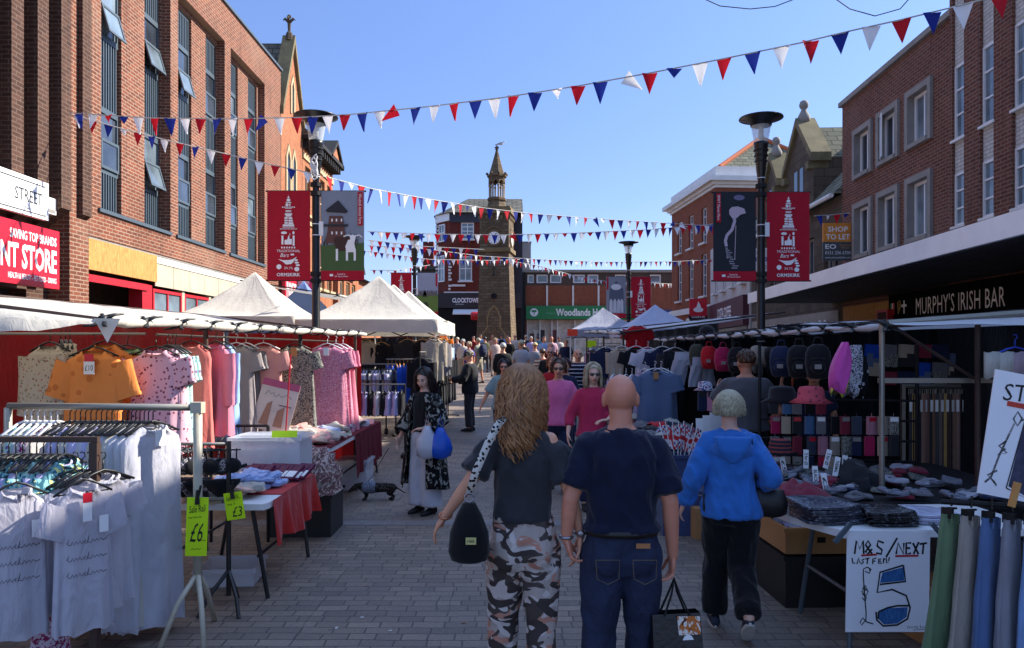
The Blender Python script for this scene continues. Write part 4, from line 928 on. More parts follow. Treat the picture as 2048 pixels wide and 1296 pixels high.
# ================================================================ BUNTING
def flag_mesh(mt, v):
 m = MB(); w_, h_ = .2, .28; rows = 6; vs_ = []; fs = []
 for k in range(rows + 1):
  t = k / rows
  for i in range(4):
   u = i / 3 - .5
   vs_.append((u * w_ * (1 - t * .97), (.02 * math.sin(u * 5 + v) + .035 * t * t * math.sin(v * 2.1)) * (1 - t * .3), -h_ * t))
 for k in range(rows):
  for i in range(3): a = k * 4 + i; fs.append((a, a + 4, a + 5, a + 1))
 m.add(vs_, fs); return m.mesh('pennant', mt, True)
FL = [[flag_mesh(c, v) for v in (0, 1.3, 2.9)] for c in (M_pr, M_blue, M_pw)]
M_cord = mat('white_cord', '#b9b6b0', .8)
def bunting(label, pts, step=.42, size=1.0, seed=0, order=(0, 1, 2), cat='bunting'):
 rnd = random.Random(seed); W = [P(*p) for p in pts]
 # smooth
 S = [0]
 for a, b in zip(W, W[1:]): S.append(S[-1] + (b - a).length)
 def at(s):
  for i in range(len(W) - 1):
   if s <= S[i + 1]: return W[i].lerp(W[i + 1], (s - S[i]) / (S[i + 1] - S[i])), (W[i + 1] - W[i]).normalized()
  return W[-1], (W[-1] - W[-2]).normalized()
 mid = W[0]
 r = E('bunting', label, cat, W[0], 0, 'strings of red white and blue bunting over the street')
 MB().tube([p - mid for p in W], .006 + W[0].y * .00025, 5).build('cord', M_cord, r)
 s = step * .6; k = seed
 while s < S[-1] - .1:
  p, t = at(s); c = order[k % 3]; me = rnd.choice(FL[c])
  o = link('pennant', me, r); o.location = p - mid
  ry = 0 if rnd.random() > .06 else rnd.uniform(-1.2, 1.2)
  o.rotation_euler = (rnd.uniform(-.25, .25), ry + rnd.uniform(-.08, .08), math.atan2(t.y, t.x) + rnd.uniform(-.35, .35))
  o.scale = (size, size, size * (rnd.uniform(.9, 1.05) if rnd.random() > .05 else .45)); s += step * rnd.uniform(.93, 1.07); k += 1
 return r
bunting('large bunting string rising from the left brick wall to the top right corner', [(140, 226, 13.3), (300, 236, 12.9), (460, 238, 12.5), (600, 235, 12), (700, 229, 11.6), (850, 214, 11.1), (1000, 196, 10.6), (1150, 173, 10.1), (1300, 146, 9.7), (1450, 117, 9.3), (1600, 86, 8.9), (1700, 62, 8.7), (1800, 40, 8.5), (1900, 16, 8.3), (2048, -22, 8.0), (2150, -50, 7.9)], .315, 1.0, 1)
bunting('bunting string sloping from the left brick wall down to the near left lamp', [(140, 228, 13.3), (250, 259, 13.3), (340, 282, 13.2), (440, 305, 13.2), (540, 329, 13.3), (640, 350, 13.5)], .27, .8, 2)
bunting('bunting string from the near left lamp across in front of the clock tower top', [(645, 352, 13.5), (745, 378, 15), (850, 397, 17), (960, 415, 19), (1060, 427, 20.5), (1200, 438, 22), (1300, 444, 23), (1420, 452, 24), (1500, 452, 25.5)], .33, 1.0, 3)
bunting('bunting string level with the clock face', [(735, 463, 24), (860, 468, 23.6), (1000, 470, 23.2), (1150, 466, 23.2), (1300, 459, 23.5), (1420, 449, 24.5), (1500, 440, 25.5)], .27, 1.0, 4)
bunting('short bunting string ending against the clock tower below its dial', [(735, 480, 26), (850, 493, 26), (968, 499, 26.5)], .26, .85, 5)
bunting('bunting string crossing just under the clock dial ledge', [(735, 491, 31), (860, 499, 31), (960, 512, 33), (1060, 518, 34), (1200, 524, 36), (1350, 523, 38), (1500, 516, 40)], .29, 1.0, 6)
bunting('thin bunting string low between the far lamp and the tower', [(720, 500, 34), (860, 519, 35), (980, 521, 37), (1040, 519, 39)], .27, 1.0, 7)
bunting('white and red bunting string drooping over the charity shop roof', [(1020, 522, 41), (1080, 532, 42), (1150, 552, 44), (1215, 563, 46), (1345, 568, 50)], .28, 1.0, 8, (2, 0, 2))
bunting('tiny bunting string over the far left terrace', [(740, 540, 44), (790, 541, 44), (860, 530, 46)], .4, 1.0, 9)
bunting('short bunting string beside the letting board on the right', [(1628, 432, 20.2), (1660, 430, 20.4), (1700, 426, 20.6)], .3, 1.0, 10)
for i, (pts, lb) in enumerate((([(1400, -6, 9), (1440, 12, 9), (1500, 18, 9), (1550, 13, 9), (1600, -6, 9)], 'thin loose cable sagging at the top of the sky'), ([(1660, -10, 8.5), (1700, 18, 8.5), (1750, 32, 8.5), (1800, 18, 8.5), (1825, -10, 8.5)], 'thin loose cable above the right roof'))):
 r = E('overhead_cable', lb, 'cable', P(*pts[0])); MB().tube([P(*p) - P(*pts[0]) for p in pts], .006, 5).build('wire', M_blackm, r)
# ================================================================ STALL FITTINGS
M_tarp = cloth('white_tarpaulin', '#dedacd', .5, .35, .06)
M_gaz = cloth('gazebo_canvas', '#d6d1c4', .3, .22, .05)
M_gazg = cloth('grey_canvas', '#8d90a0', .5, .1, .05)
M_gazb = cloth('blue_canvas', '#6f88bc', .5, .2, .05)
M_gazl = cloth('lilac_canvas', '#b6bad2', .5, .2, .05)
M_redtarp = cloth('red_tarpaulin', '#860f16', .5, .12, .15)
M_steel = mat('galvanised_steel', '#8e8a80', .45, .1, 8, 0, 40, .6)
M_rust = mat('brown_steel', '#3d2a22', .6, .2, 8, .1)
M_plasticb = mat('black_plastic', '#141517', .45, .1, 5)
M_card = mat('cardboard', '#a97c4e', .9, .06, 4)
M_neon = mat('neon_card', '#c8f000', .6, .02); M_neony = mat('yellow_card', '#f2e600', .6, .02)
M_hangw = mat('white_hanger', '#d8d8d8', .4, .02); M_wood = mat('wooden_hanger', '#c08a4a', .6, .1)
def mk_clear():
 t = NT('clear_plastic'); t.b.inputs['Base Color'].default_value = (.72, .76, .82, 1); t.b.inputs['Roughness'].default_value = .25; t.b.inputs['Alpha'].default_value = .42; return t.m
M_clear = mk_clear()
# ---- a market garment: origin is the top of the hanger hook, shoulders along X, front towards -Y
def garment(kind='tee', w=.5, L=.7, sl=.2, flare=1.0, seed=0, depth=.05, neck=.085, v=0.0):
 rnd = random.Random(seed); m = MB(); n = 36; ph = rnd.uniform(0, 6); q = rnd.choice((5, 6, 7)); hw = w / 2; S = -.15
 prof = [(-.115, neck, .04), (-.12, neck + .01, .05), (-.145, hw * .5, .045), (-.19, hw * .86, .05), (-.25, hw * .95, depth), (-.38, hw * .93, depth)]
 for k in range(1, 8): prof.append((-.38 - (L - .27) * k / 7, hw * lerp(.93, flare, k / 7), depth * lerp(1, 1.5, k / 7)))
 rings = []
 for j, (z, a, b) in enumerate(prof):
  ring = []; g = max(0, (j - 3) / 9)
  for i in range(n):
   t = 2 * PI * i / n; c, s_ = math.cos(t), math.sin(t)
   x = a * (abs(c) ** .8) * (1 if c > 0 else -1); fold = (.024 if L < 1 else .034) * g * math.sin(q * t + ph + j * .15) + .012 * g * math.sin(2.3 * q * t + ph * 2)
   y = b * (abs(s_) ** .7) * (1 if s_ > 0 else -1) + fold * (1 if abs(c) < .95 else .3)
   dz = 0
   if j < 2: dz = -.05 - v if s_ < 0 else -.005
   if j < 2: dz *= (1 - abs(c)) ** .7
   if j >= len(prof) - 1: dz = .012 * math.sin(q * t + ph)
   ring.append(Vector((x, y, z + dz)))
  rings.append(ring)
 m.loft(rings, cap=False)
 if sl:
  for sg in (-1, 1):
   A = Vector((sg * hw * .8, 0, -.21)); sw = .085 if sl > .3 else .1
   spread = .3 if sl < .3 else .1
   B = A + Vector((sg * sl * spread, -.01, -sl * (1.0 if sl < .3 else .95))); rr = []
   for k in range(7):
    t = k / 6; c = A.lerp(B, t); d_ = (B - A).normalized(); a = Vector((d_.z, 0, -d_.x)) * sg; ww = lerp(.11, sw if sl < .3 else .06, t)
    rr.append([c + a * ww * math.cos(2 * PI * i / 14) + Vector((0, 1, 0)) * (lerp(.045, .035, t) * math.sin(2 * PI * i / 14) + .006 * math.sin(3 * i + k)) for i in range(14)])
   m.loft(rr, cap=False)
   if sl < .3:
    rr = [[p + (p - B) * .07 for p in rr[-1]], [p + (p - B) * .07 - d_ * .03 for p in rr[-1]]]; m.loft(rr, cap=False)
 return m
def trousers(w=.4, L=.7, seed=0, short=False, spread=.06):
 rnd = random.Random(seed); m = MB(); n = 18; rings = []
 zt = -.1
 for z, a, b in ((0, w / 2, .03), (-.045, w / 2, .032), (-.05, w / 2 * 1.02, .036), (-.2, w / 2 * 1.08, .05)):
  rings.append([Vector((a * math.cos(2 * PI * i / n), b * math.sin(2 * PI * i / n) + .006 * math.sin(i * 2.1), zt + z)) for i in range(n)])
 m.loft(rings, cap=False)
 for sg in (-1, 1):
  rings = []
  for k in range(8):
   t = k / 7; z = zt - .12 - (L - .12) * t; cx = sg * (w * .27 + spread * t); a = lerp(w * .29, w * (.3 if short else .2), t); b = lerp(.05, .035, t)
   rings.append([Vector((cx + a * math.cos(2 * PI * i / n), b * math.sin(2 * PI * i / n) + .012 * math.sin(i * 1.7 + k * .6 + seed), z)) for i in range(n)])
  m.loft(rings, cap=False)
 return m
def hanger_mesh(mt, w=.38):
 m = MB(); m.tube([(0, 0, -.03), (.018, 0, -.012), (.012, 0, .006), (0, 0, .012), (-.012, 0, .006)], .0035, 5)
 m.tube([(0, 0, -.03), (0, 0, -.085)], .004, 5)
 m.tube([(-w / 2, 0, -.16), (-.06, 0, -.1), (0, 0, -.085), (.06, 0, -.1), (w / 2, 0, -.16)], [.012, .012, .01, .012, .012], 6, flat=.6)
 m.tube([(-w / 2 + .02, 0, -.157), (w / 2 - .02, 0, -.157)], .004, 4); return m.mesh('hanger', mt, True)
HB, HW, HWd = hanger_mesh(M_plasticb), hanger_mesh(M_hangw), hanger_mesh(M_wood)
_G = {}
def gmesh(key, mt, **kw):
 k = (key, mt.name, tuple(sorted(kw.items())))
 if k not in _G: _G[k] = (trousers(**kw) if key in ('trousers',) else garment(**kw)).mesh(key, mt, True)
 return _G[k]
def hang(kind, name, label, cat, loc, rz, mt, hanger=HB, group=None, tagc=None, **kw):
 """a garment on its hanger; the hook sits at loc"""
 r = E(name, label, cat, loc, rz, group)
 link('fabric' if kind != 'trousers' else 'leg_fabric', gmesh(kind, mt, **kw), r)
 if hanger: link('hanger', hanger, r)
 if tagc:
  m = MB(); m.box(-.035, .035, -.075, -.071, -.24, -.14); m.build('price_tag', tagc, r)
 return r
def tarp(name, label, c, mt, sag=.06, nx=22, ny=14, seed=0, thick=.006, noise_a=.02):
 """c: four corners street-near, street-far, rear-far, rear-near"""
 c = [Vector(p) for p in c]; vs_ = []; fs = []
 for j in range(ny + 1):
  for i in range(nx + 1):
   u, v = i / nx, j / ny; p = c[0].lerp(c[1], u).lerp(c[3].lerp(c[2], u), v)
   sg = -sag * math.sin(PI * v) * (.5 + .5 * abs(math.sin(PI * u * 4))) + noise_a * noise.noise(Vector((p.x * 1.6, p.y * 1.6, seed)))*1.5 + noise_a * .5 * noise.noise(Vector((p.x * 6, p.y * 6, seed)))
   vs_.append((p.x, p.y, p.z + sg))
 for j in range(ny):
  for i in range(nx): a = j * (nx + 1) + i; fs.append((a, a + 1, a + nx + 2, a + nx + 1))
 m = MB(); m.add(vs_, fs); return m
def stall_roof(label, c, mt, clips, seed=0, wall=None, roll=.045):
 r = E('market_stall', label, 'market stall', (0, 0, 0))
 tarp('roof', '', c, mt, seed=seed).build('canopy_sheet', mt, r, True)
 a, b = Vector(c[0]), Vector(c[1]); N = 2 * clips
 m = MB(); pts = []; rr = []
 for k in range(N + 1):
  t = k / N; pts.append(a.lerp(b, t) + Vector((0, 0, -.0 - .01 * math.sin(k)))); rr.append(roll * (.62 if k % 2 == 0 else .8 + .15 * math.sin(k * 1.7)))
 m.tube(pts, rr, 8); m.build('rolled_edge', mt, r, True)
 for k in range(clips):
  t = (k + .0) / clips; p = a.lerp(b, t); dd = (b - a).normalized(); m = MB()
  side = Vector((dd.y, -dd.x, 0))
  for s1_ in (-1, 1):
   for s2_ in (-1, 1):
    m.tube([p + Vector((0, 0, roll * .3 * s2_)) + side * s1_ * .01, p + dd * .06 * s2_ * 1 + side * s1_ * .045 + Vector((0, 0, .04 * s2_)), p + dd * .1 * s2_ + side * s1_ * .09 + Vector((0, 0, .045 * s2_))], [.022, .012, .005], 6)
  m.lathe([(roll * .7, -.03), (roll * .7, .03)], 8, p); m.build('clip', M_plasticb, r, True)
 # steel frame
 m = MB(); m.tube([a, b], .02, 6); m.tube([Vector(c[3]), Vector(c[2])], .02, 6); m.tube([a, Vector(c[3])], .02, 6); m.tube([b, Vector(c[2])], .02, 6); m.build('roof_frame', M_rust, r)
 return r
def pole(parent, x, y, z, r_=.022, mt=None): MB().tube([(x, y, 0), (x, y, z)], r_, 8).build('pole', mt or M_rust, parent)
def gazebo(label, x0, x1, y0, y1, ze, zp, mt, val=.22, group='pop up gazebos over the market stalls', legs=True, wr=1.0):
 cx, cy = (x0 + x1) / 2, (y0 + y1) / 2; r = E('gazebo', label, 'gazebo', (cx, cy, 0), 0, group)
 hx, hy = (x1 - x0) / 2, (y1 - y0) / 2; nu, nv = 64, 14; m = MB(); vs_ = []; fs = []
 def per(u):
  u = (u % 1) * 4; k = int(u); t = u - k; C_ = [(-hx, -hy), (hx, -hy), (hx, hy), (-hx, hy)]; a, b = C_[k], C_[(k + 1) % 4]
  return lerp(a[0], b[0], t), lerp(a[1], b[1], t), t
 for j in range(nv + 1):
  v = j / nv
  for i in range(nu):
   x, y, t = per(i / nu); s_ = (1 - v) * 1.0 + v * .012
   z = ze + (zp - ze) * (v ** 1.35) - .1 * math.sin(PI * t) * (1 - v) * v * 4 * .5
   z += .012 * wr * math.sin(i * 2.7 + v * 5) * v * (1 - v) * 4 + .02 * noise.noise(Vector((x * s_ * 3, y * s_ * 3, v * 4)))
   vs_.append((x * s_, y * s_, z))
 for j in range(nv):
  for i in range(nu): a, b = j * nu + i, j * nu + (i + 1) % nu; fs.append((a, b, b + nu, a + nu))
 fs.append(tuple(range(nv * nu, nv * nu + nu))); m.add(vs_, fs); m.build('roof', mt, r, True)
 m = MB(); vs_ = []; fs = []
 for j in range(4):
  for i in range(nu): x, y, t = per(i / nu); w_ = 1 + .006 * math.sin(i * 1.9 + j); vs_.append((x * w_ * 1.003, y * w_ * 1.003, ze + .01 - val * j / 3 + .012 * math.sin(i * .8) * j / 3))
 for j in range(3):
  for i in range(nu): a, b = j * nu + i, j * nu + (i + 1) % nu; fs.append((a, a + nu, b + nu, b))
 m.add(vs_, fs); m.build('valance', mt, r, True)
 if legs:
  for sx in (-1, 1):
   for sy in (-1, 1): MB().box(sx * (hx - .05) - .02, sx * (hx - .05) + .02, sy * (hy - .05) - .02, sy * (hy - .05) + .02, 0, ze).build('leg', M_white, r)
  m = MB()
  for k in range(4):
   a0 = (-hx + .05) + k * (2 * hx - .1) / 4; a1 = a0 + (2 * hx - .1) / 4
   m.tube([(a0, -hy + .05, ze - .05), (a1, -hy + .05, ze - .32)], .012, 5); m.tube([(a0, -hy + .05, ze - .32), (a1, -hy + .05, ze - .05)], .012, 5)
  m.build('truss', M_blackm, r)
 return r
def table(label, x0, x1, y0, y1, z, top=None, group=None, ang=0, name='market_table', legmat=None, piv=None):
 r = E(name, label, 'table', ((x0 + x1) / 2, (y0 + y1) / 2, 0), ang, group); hx, hy = (x1 - x0) / 2, (y1 - y0) / 2
 m = MB(); m.loft([[Vector((hx * sx, hy * sy, zz_)) for sx, sy in ((-1, -.9), (-.95, -1), (.95, -1), (1, -.9), (1, .9), (.95, 1), (-.95, 1), (-1, .9))] for zz_ in (z - .045, z)]); m.build('table_top', top or M_wsign, r)
 for sx in (-1, 1):
  for sy in (-1, 1): MB().tube([(sx * (hx - .12), sy * (hy - .05), z - .04), (sx * (hx - .02 + .0), sy * (hy - .1), 0)], .016, 6).build('leg', legmat or M_plasticb, r)
 m = MB();
 for sx in (-1, 1): m.tube([(sx * (hx - .08), -(hy - .06), z * .45), (sx * (hx - .08), (hy - .06), z * .45)], .012, 6)
 m.build('brace', legmat or M_plasticb, r)
 return r
def drape(parent, x0, x1, y0, y1, z0, z1, mt, side, name='tablecloth', amp=.03):
 """cloth hanging from a table edge. side 'E' at x1 facing +X, 'S' at y0 facing -Y"""
 m = MB(); n = 40; vs_ = []; fs = []; L = (y1 - y0) if side == 'E' else (x1 - x0)
 for j in range(9):
  t = j / 8
  for i in range(n + 1):
   u = i / n; f = amp * t * (math.sin(u * L * 22) + .6 * math.sin(u * L * 37 + 1)); zz_ = lerp(z1, z0 + .05 * math.sin(u * 9) * .6, t)
   vs_.append((x1 + .012 + f + .02 * t, lerp(y0, y1, u), zz_) if side == 'E' else (lerp(x0, x1, u), y0 - .012 + f - .02 * t, zz_))
 for j in range(8):
  for i in range(n): a = j * (n + 1) + i; fs.append((a, a + 1, a + n + 2, a + n + 1))
 m.add(vs_, fs); return m
def folded_mesh(mt, w=.3, d=.24, h=.045, seed=0):
 rnd = random.Random(seed); m = MB(); rings = []; n = 20
 for z, s_ in ((0, .9), (.15, 1.0), (.45, 1.03), (.55, .96), (.8, 1.0), (1.0, .9), (1.03, .45)):
  rings.append([Vector((w / 2 * s_ * (abs(math.cos(a)) ** .4) * math.copysign(1, math.cos(a)) * (1 + .05 * math.sin(3 * a + seed)), d / 2 * s_ * (abs(math.sin(a)) ** .4) * math.copysign(1, math.sin(a)) * (1 + .05 * math.cos(2 * a + seed * 2)), h * z * (1 + .35 * math.sin(2 * a + seed) + .2 * math.sin(5 * a)))) for a in [2 * PI * i / n + .1 for i in range(n)]])
 m.loft(rings); return m.mesh('fabric', mt, True)
def rumpled_mesh(mt, r_=.2, seed=0):
 m = MB(); n = 28; vs_ = [(0, 0, .08)]; fs = []
 for k in range(1, 7):
  for i in range(n):
   a = 2 * PI * i / n; rr = r_ * k / 6 * (1 + .25 * noise.noise(Vector((math.cos(a) * 1.5, math.sin(a) * 1.5, seed))))
   z = .085 * (1 - (k / 6) ** 2) + .05 * noise.noise(Vector((rr * math.cos(a) * 14, rr * math.sin(a) * 14, seed))) + .02
   vs_.append((rr * math.cos(a) * 1.2, rr * math.sin(a), max(.0, z)))
 for i in range(n): fs.append((0, 1 + i, 1 + (i + 1) % n))
 for k in range(5):
  for i in range(n): a, b = 1 + k * n + i, 1 + k * n + (i + 1) % n; fs.append((a, a + n, b + n, b))
 m.add(vs_, fs); return m.mesh('fabric', mt, True)
def scatter(label, name, cat, group, mts, x0, x1, y0, y1, z, n, seed, kind='fold', hstack=.05, sc=1.0, tilt=.12):
 rnd = random.Random(seed); ms = [(folded_mesh if kind == 'fold' else rumpled_mesh)(mt, seed=i + seed) for i, mt in enumerate(mts)]
 for i in range(n):
  o = link(name, rnd.choice(ms)); tag(o, label, cat, group)
  o.location = (rnd.uniform(x0, x1), rnd.uniform(y0, y1), z + rnd.random() ** 1.5 * hstack); o.rotation_euler = (rnd.uniform(-tilt, tilt), rnd.uniform(-tilt, tilt), rnd.uniform(-.5, .5)); k = rnd.uniform(.75, 1.1) * sc; o.scale = (k, k, k)
def stroke(parent, lines, mt, loc, s, w=.012, name='handwriting', y=-.004, shear=0):
 """handwritten marks: list of polylines in a unit box, scaled by s=(sx,sz)"""
 m = MB()
 for L_ in lines:
  P2 = [(loc[0] + p[0] * s[0] + shear * p[1] * s[1], loc[1] + p[1] * s[1]) for p in L_]; m.ribbon(P2, w, y)
 return m.build(name, mt, parent)
def tote(name, label, cat, loc, sz, mt, lidmt=None, rz=0, wallt=.012, lid=True, group=None):
 r = E(name, label, cat, loc, rz, group); a, b, h = sz; m = MB(); t = wallt
 m.box(-a / 2, a / 2, -b / 2, b / 2, 0, t); m.box(-a / 2, a / 2, -b / 2, -b / 2 + t, t, h); m.box(-a / 2, a / 2, b / 2 - t, b / 2, t, h); m.box(-a / 2, -a / 2 + t, -b / 2 + t, b / 2 - t, t, h); m.box(a / 2 - t, a / 2, -b / 2 + t, b / 2 - t, t, h)
 m.build('tub', mt, r)
 if lid:
  m = MB(); m.box(-a / 2 - .02, a / 2 + .02, -b / 2 - .02, b / 2 + .02, h + .003, h + .03); m.box(-a / 2 + .05, a / 2 - .05, -b / 2 + .05, b / 2 - .05, h + .033, h + .045); m.build('lid', lidmt or mt, r)
 else:
  m = MB(); m.box(-a / 2 - .02, a / 2 + .02, -b / 2 - .02, -b / 2 - .002, h - .03, h); m.box(-a / 2 - .02, a / 2 + .02, b / 2 + .002, b / 2 + .02, h - .03, h); m.build('rim', mt, r)
 return r
# cloth prints
c_w = cloth('white_jersey', '#d2d2dc', .8, .4); c_w2 = cloth('off_white', '#cdc9c0', .8, .35)
c_tee = cloth('lavender_white_jersey', '#cdcad4', .8, .38)
p_cream = pattern('cream_floral', '#b9ac98', ['#7d6a58', '#8d8a6e', '#a0705a'], 34, .3)
p_orange = pattern("orange_print", "#dd8746", ["#c46f38"], 12, .3)
p_pinkdot = pattern('pink_dotted', '#d6a8b4', ['#6b3a4a', '#8a4a5a'], 30, .3)
p_mint = pattern('mint_dotted', '#a9c8c0', ['#4a7a8a', '#7a5a8a'], 26, .3)
c_green = cloth('sage_cloth', '#8fa878'); c_coral = cloth('coral_cloth', '#cf6e66', .4); c_pink = cloth('pink_towelling', '#d0788c', .4); c_sky = cloth('sky_cloth', '#8fb2dc', .4)
c_greyb = cloth('grey_lace', '#9a9090'); c_rose = cloth('rose_satin', '#cf9088', .5); c_mgrey = cloth('mid_grey', '#6d6a6e')
p_paisley = pattern('black_paisley', '#23242a', ['#8c8b80', '#4d4f50'], 30, .22, 'floral')
p_pinkfl = pattern('pink_ditsy', '#c77f94', ['#e0b9c4', '#8a5060'], 46, .3)
p_teal = pattern('teal_tropical', '#7fb4b8', ['#2c5c6e', '#dfe08a'], 14, .3, 'floral')
p_spotmag = pattern('magenta_floral', '#c9b8c4', ['#8a2a55'], 24, .28, 'floral')
c_black = cloth('black_cloth', '#131318', .5); c_navy = cloth('navy_cloth', '#1b2440', .5); c_blue = cloth('royal_blue', '#1748b0', .6); c_char = cloth('charcoal_cloth', '#2a2a2e', .5); c_beige = cloth('beige_cloth', '#a99b88', .5); c_lil = cloth('lilac_cloth', '#a5a2c6', .5); c_cob = cloth('cobalt_satin', '#2458c8', .7)
c_bed = cloth('bluegrey_knit', '#5a6b88', .4); c_khaki = cloth('khaki_cloth', '#6c6a4e'); c_mar = cloth('maroon_cloth', '#7a2638')
# ================================================================ LEFT STALL WITH WHITE TARP
cL = [(-2.86, 5.3, 2.06), (-2.3, 11.9, 2.1), (-5.4, 13.5, 2.46), (-5.5, 5.2, 2.4)]
st1 = stall_roof('long white tarpaulin roofed clothes stall along the left of the street', cL, M_tarp, 13, 1)
for (x, y, mt) in ((-2.83, 7.0, M_rust), (-2.6, 9.3, M_blackm), (-2.34, 11.3, M_rust), (-5.4, 5.4, M_rust), (-5.4, 13, M_rust)): pole(st1, x, y, 2.08, .024, mt)
# side flap at the near corner
m = MB(); m.add([(-2.9, 5.25, 2.07), (-2.74, 5.3, 2.07), (-2.82, 5.28, 1.9)], [(0, 1, 2)]); m.build('loose_flap', M_tarp, st1)
m = MB(); m.add([(-5.6, 5.15, 2.0), (-2.9, 5.25, 2.03), (-2.9, 5.25, 2.08), (-5.6, 5.15, 2.42)], [(0, 1, 2, 3)]); m.build('end_valance', M_tarp, st1) if 0 else None
m = MB(); vs_ = []; fs = []
for i in range(25):
 u = i / 24; x = lerp(-2.86, -5.5, u); zt_ = lerp(2.06, 2.4, u); zb_ = lerp(2.03, 1.9, min(1, u * 2.5)) + .012 * math.sin(u * 40)
 for j in range(4): t = j / 3; vs_.append((x, 5.3 - .25 * math.sin(t * PI / 2) * min(1, u * 6 + .1), lerp(zt_, zb_, t * t) if i else lerp(zt_, zb_, t)))
for i in range(24):
 for j in range(3): a = i * 4 + j; fs.append((a, a + 4, a + 5, a + 1))
m.add(vs_, fs); m.build('end_drop', M_tarp, st1, True)
def sheet(p, q, z0, z1, mt, parent, name='back_sheet', amp=.05):
 p, q = Vector(p), Vector(q); m = MB(); n = 40; vs_ = []; fs = []; nn = Vector((q.y - p.y, p.x - q.x, 0)).normalized()
 for j in range(5):
  for i in range(n + 1): u = i / n; b = p.lerp(q, u) + nn * amp * math.sin(i * .9 + j * .4); vs_.append((b.x, b.y, lerp(z1, z0, j / 4)))
 for j in range(4):
  for i in range(n): a = j * (n + 1) + i; fs.append((a, a + 1, a + n + 2, a + n + 1))
 m.add(vs_, fs); return m.build(name, mt, parent, True)
sheet((-5.2, 5.4, 0), (-4.6, 12.2, 0), .1, 2.2, M_redtarp, st1); sheet((-4.6, 12.3, 0), (-2.4, 12.0, 0), .1, 2.12, M_redtarp, st1)
m = MB(); m.tube([(-4.3, 6.0, 1.98), (-2.95, 6.1, 1.98)], .012, 6); m.tube([(-3.0, 6.4, 1.98), (-2.7, 11.8, 1.98)], .012, 6); m.build('hanging_rail', M_steel, st1)
gL = 'nightwear hanging inside the white stall'
def lh(px, d, ytop, kind, w_, L_, mt, label, sl=.2, rz=0, hg=HB, fl=1.05, seed=0, v=0, tagc=None, name='hanging_shirt', cat='garment'):
 p = P(px, ytop, d); p.z = min(p.z + .13, 2.02)
 return hang(kind, name, label, cat, p, R(rz), mt, hg, gL, tagc, w=w_, L=L_, sl=sl, flare=fl, seed=seed, v=v)
lh(100, 6.1, 695, 'blouse', .46, .85, p_cream, 'cream floral long sleeved blouse hanging furthest left in the white stall', .5, -12, v=.08)
for k in range(3): lh(122 + k * 9, 6.2 + k * .08, 690, 'blouse', .44, .82, p_cream, 'cream floral blouse packed behind the front cream blouse', .5, -55, seed=k)
lh(212, 6.25, 692, 'blouse', .44, .8, p_orange, 'second orange blouse hanging just behind the priced orange one', .45, -5, seed=3)
ob = lh(188, 6.0, 705, 'blouse', .46, .85, p_orange, 'orange printed blouse with handwritten ten pound tag', .28, 4, v=.05, seed=1)
tg = MB(); tg.box(-.04, .04, -.082, -.078, -.3, -.2); tg.build('price_card', M_wsign, ob); m = MB(); m.box(-.035, .035, -.085, -.0825, -.2, -.14); m.build('red_label', M_redsign, ob)
text('£10', .06, .045, M_ink, ob, (0, -.0835, -.25))
lh(255, 6.5, 700, 'top', .45, .8, c_green, 'sage green top half hidden between orange and pink tops', .2, 8, seed=4)
lh(312, 6.2, 703, 'top', .42, .85, p_pinkdot, 'pink dotted short sleeved top hanging at the front', .2, 2, seed=5)
for k in range(3): lh(335 + k * 8, 6.3 + k * .12, 700, 'top', .4, .8, p_mint if k else p_pinkdot, 'mint dotted top packed behind the pink dotted top' if k else 'spare pink dotted top packed behind the front one', .2, -25, seed=6 + k)
lh(383, 6.9, 690, 'robe', .4, .95, c_coral, 'coral robe in a clear plastic cover beside the brown pole', 0, -8, seed=9, name='hanging_robe', cat='robe')
lh(432, 7.1, 690, 'robe', .36, .85, c_pink, 'long sleeved pink towelling robe right of the brown pole', .5, -30, seed=10, name='hanging_robe', cat='robe')
lh(450, 7.4, 688, 'robe', .36, .95, c_sky, 'pale blue robe packed behind the pink robe', .5, -40, seed=11, name='hanging_robe', cat='robe')
for px, d, w_, L_, mt, lb, rz, sd_ in ((473, 8.6, .42, 1.1, c_greyb, 'grey lace nightdress hanging beside the pale blue robe', 0, 12), (492, 8.8, .4, 1.1, c_mgrey, 'darker grey nightdress between the lace one and the rose satin one', -20, 13), (527, 8.8, .44, 1.12, c_rose, 'rose satin nightdress hanging in the middle of the stall', 0, 14), (590, 9.2, .46, 1.2, p_paisley, 'black paisley dress with brown label', 5, 15), (655, 9.7, .5, 1.2, p_pinkfl, 'pink ditsy floral nightdress nearest the stall end', 0, 16), (672, 9.9, .46, 1.2, p_pinkfl, 'second pink floral nightdress packed behind the end one', -25, 17), (686, 10.2, .46, 1.15, c_pink, 'plain pink nightdress at the back of the end bunch', -35, 18)):
 lh(px, d, 688, 'nightdress', w_, L_, mt, lb, .2, rz, HW if mt is not p_paisley else HB, 1.2, sd_, .03, M_wsign if sd_ in (16,) else (M_card if sd_ == 15 else None), 'hanging_nightdress', 'nightdress')
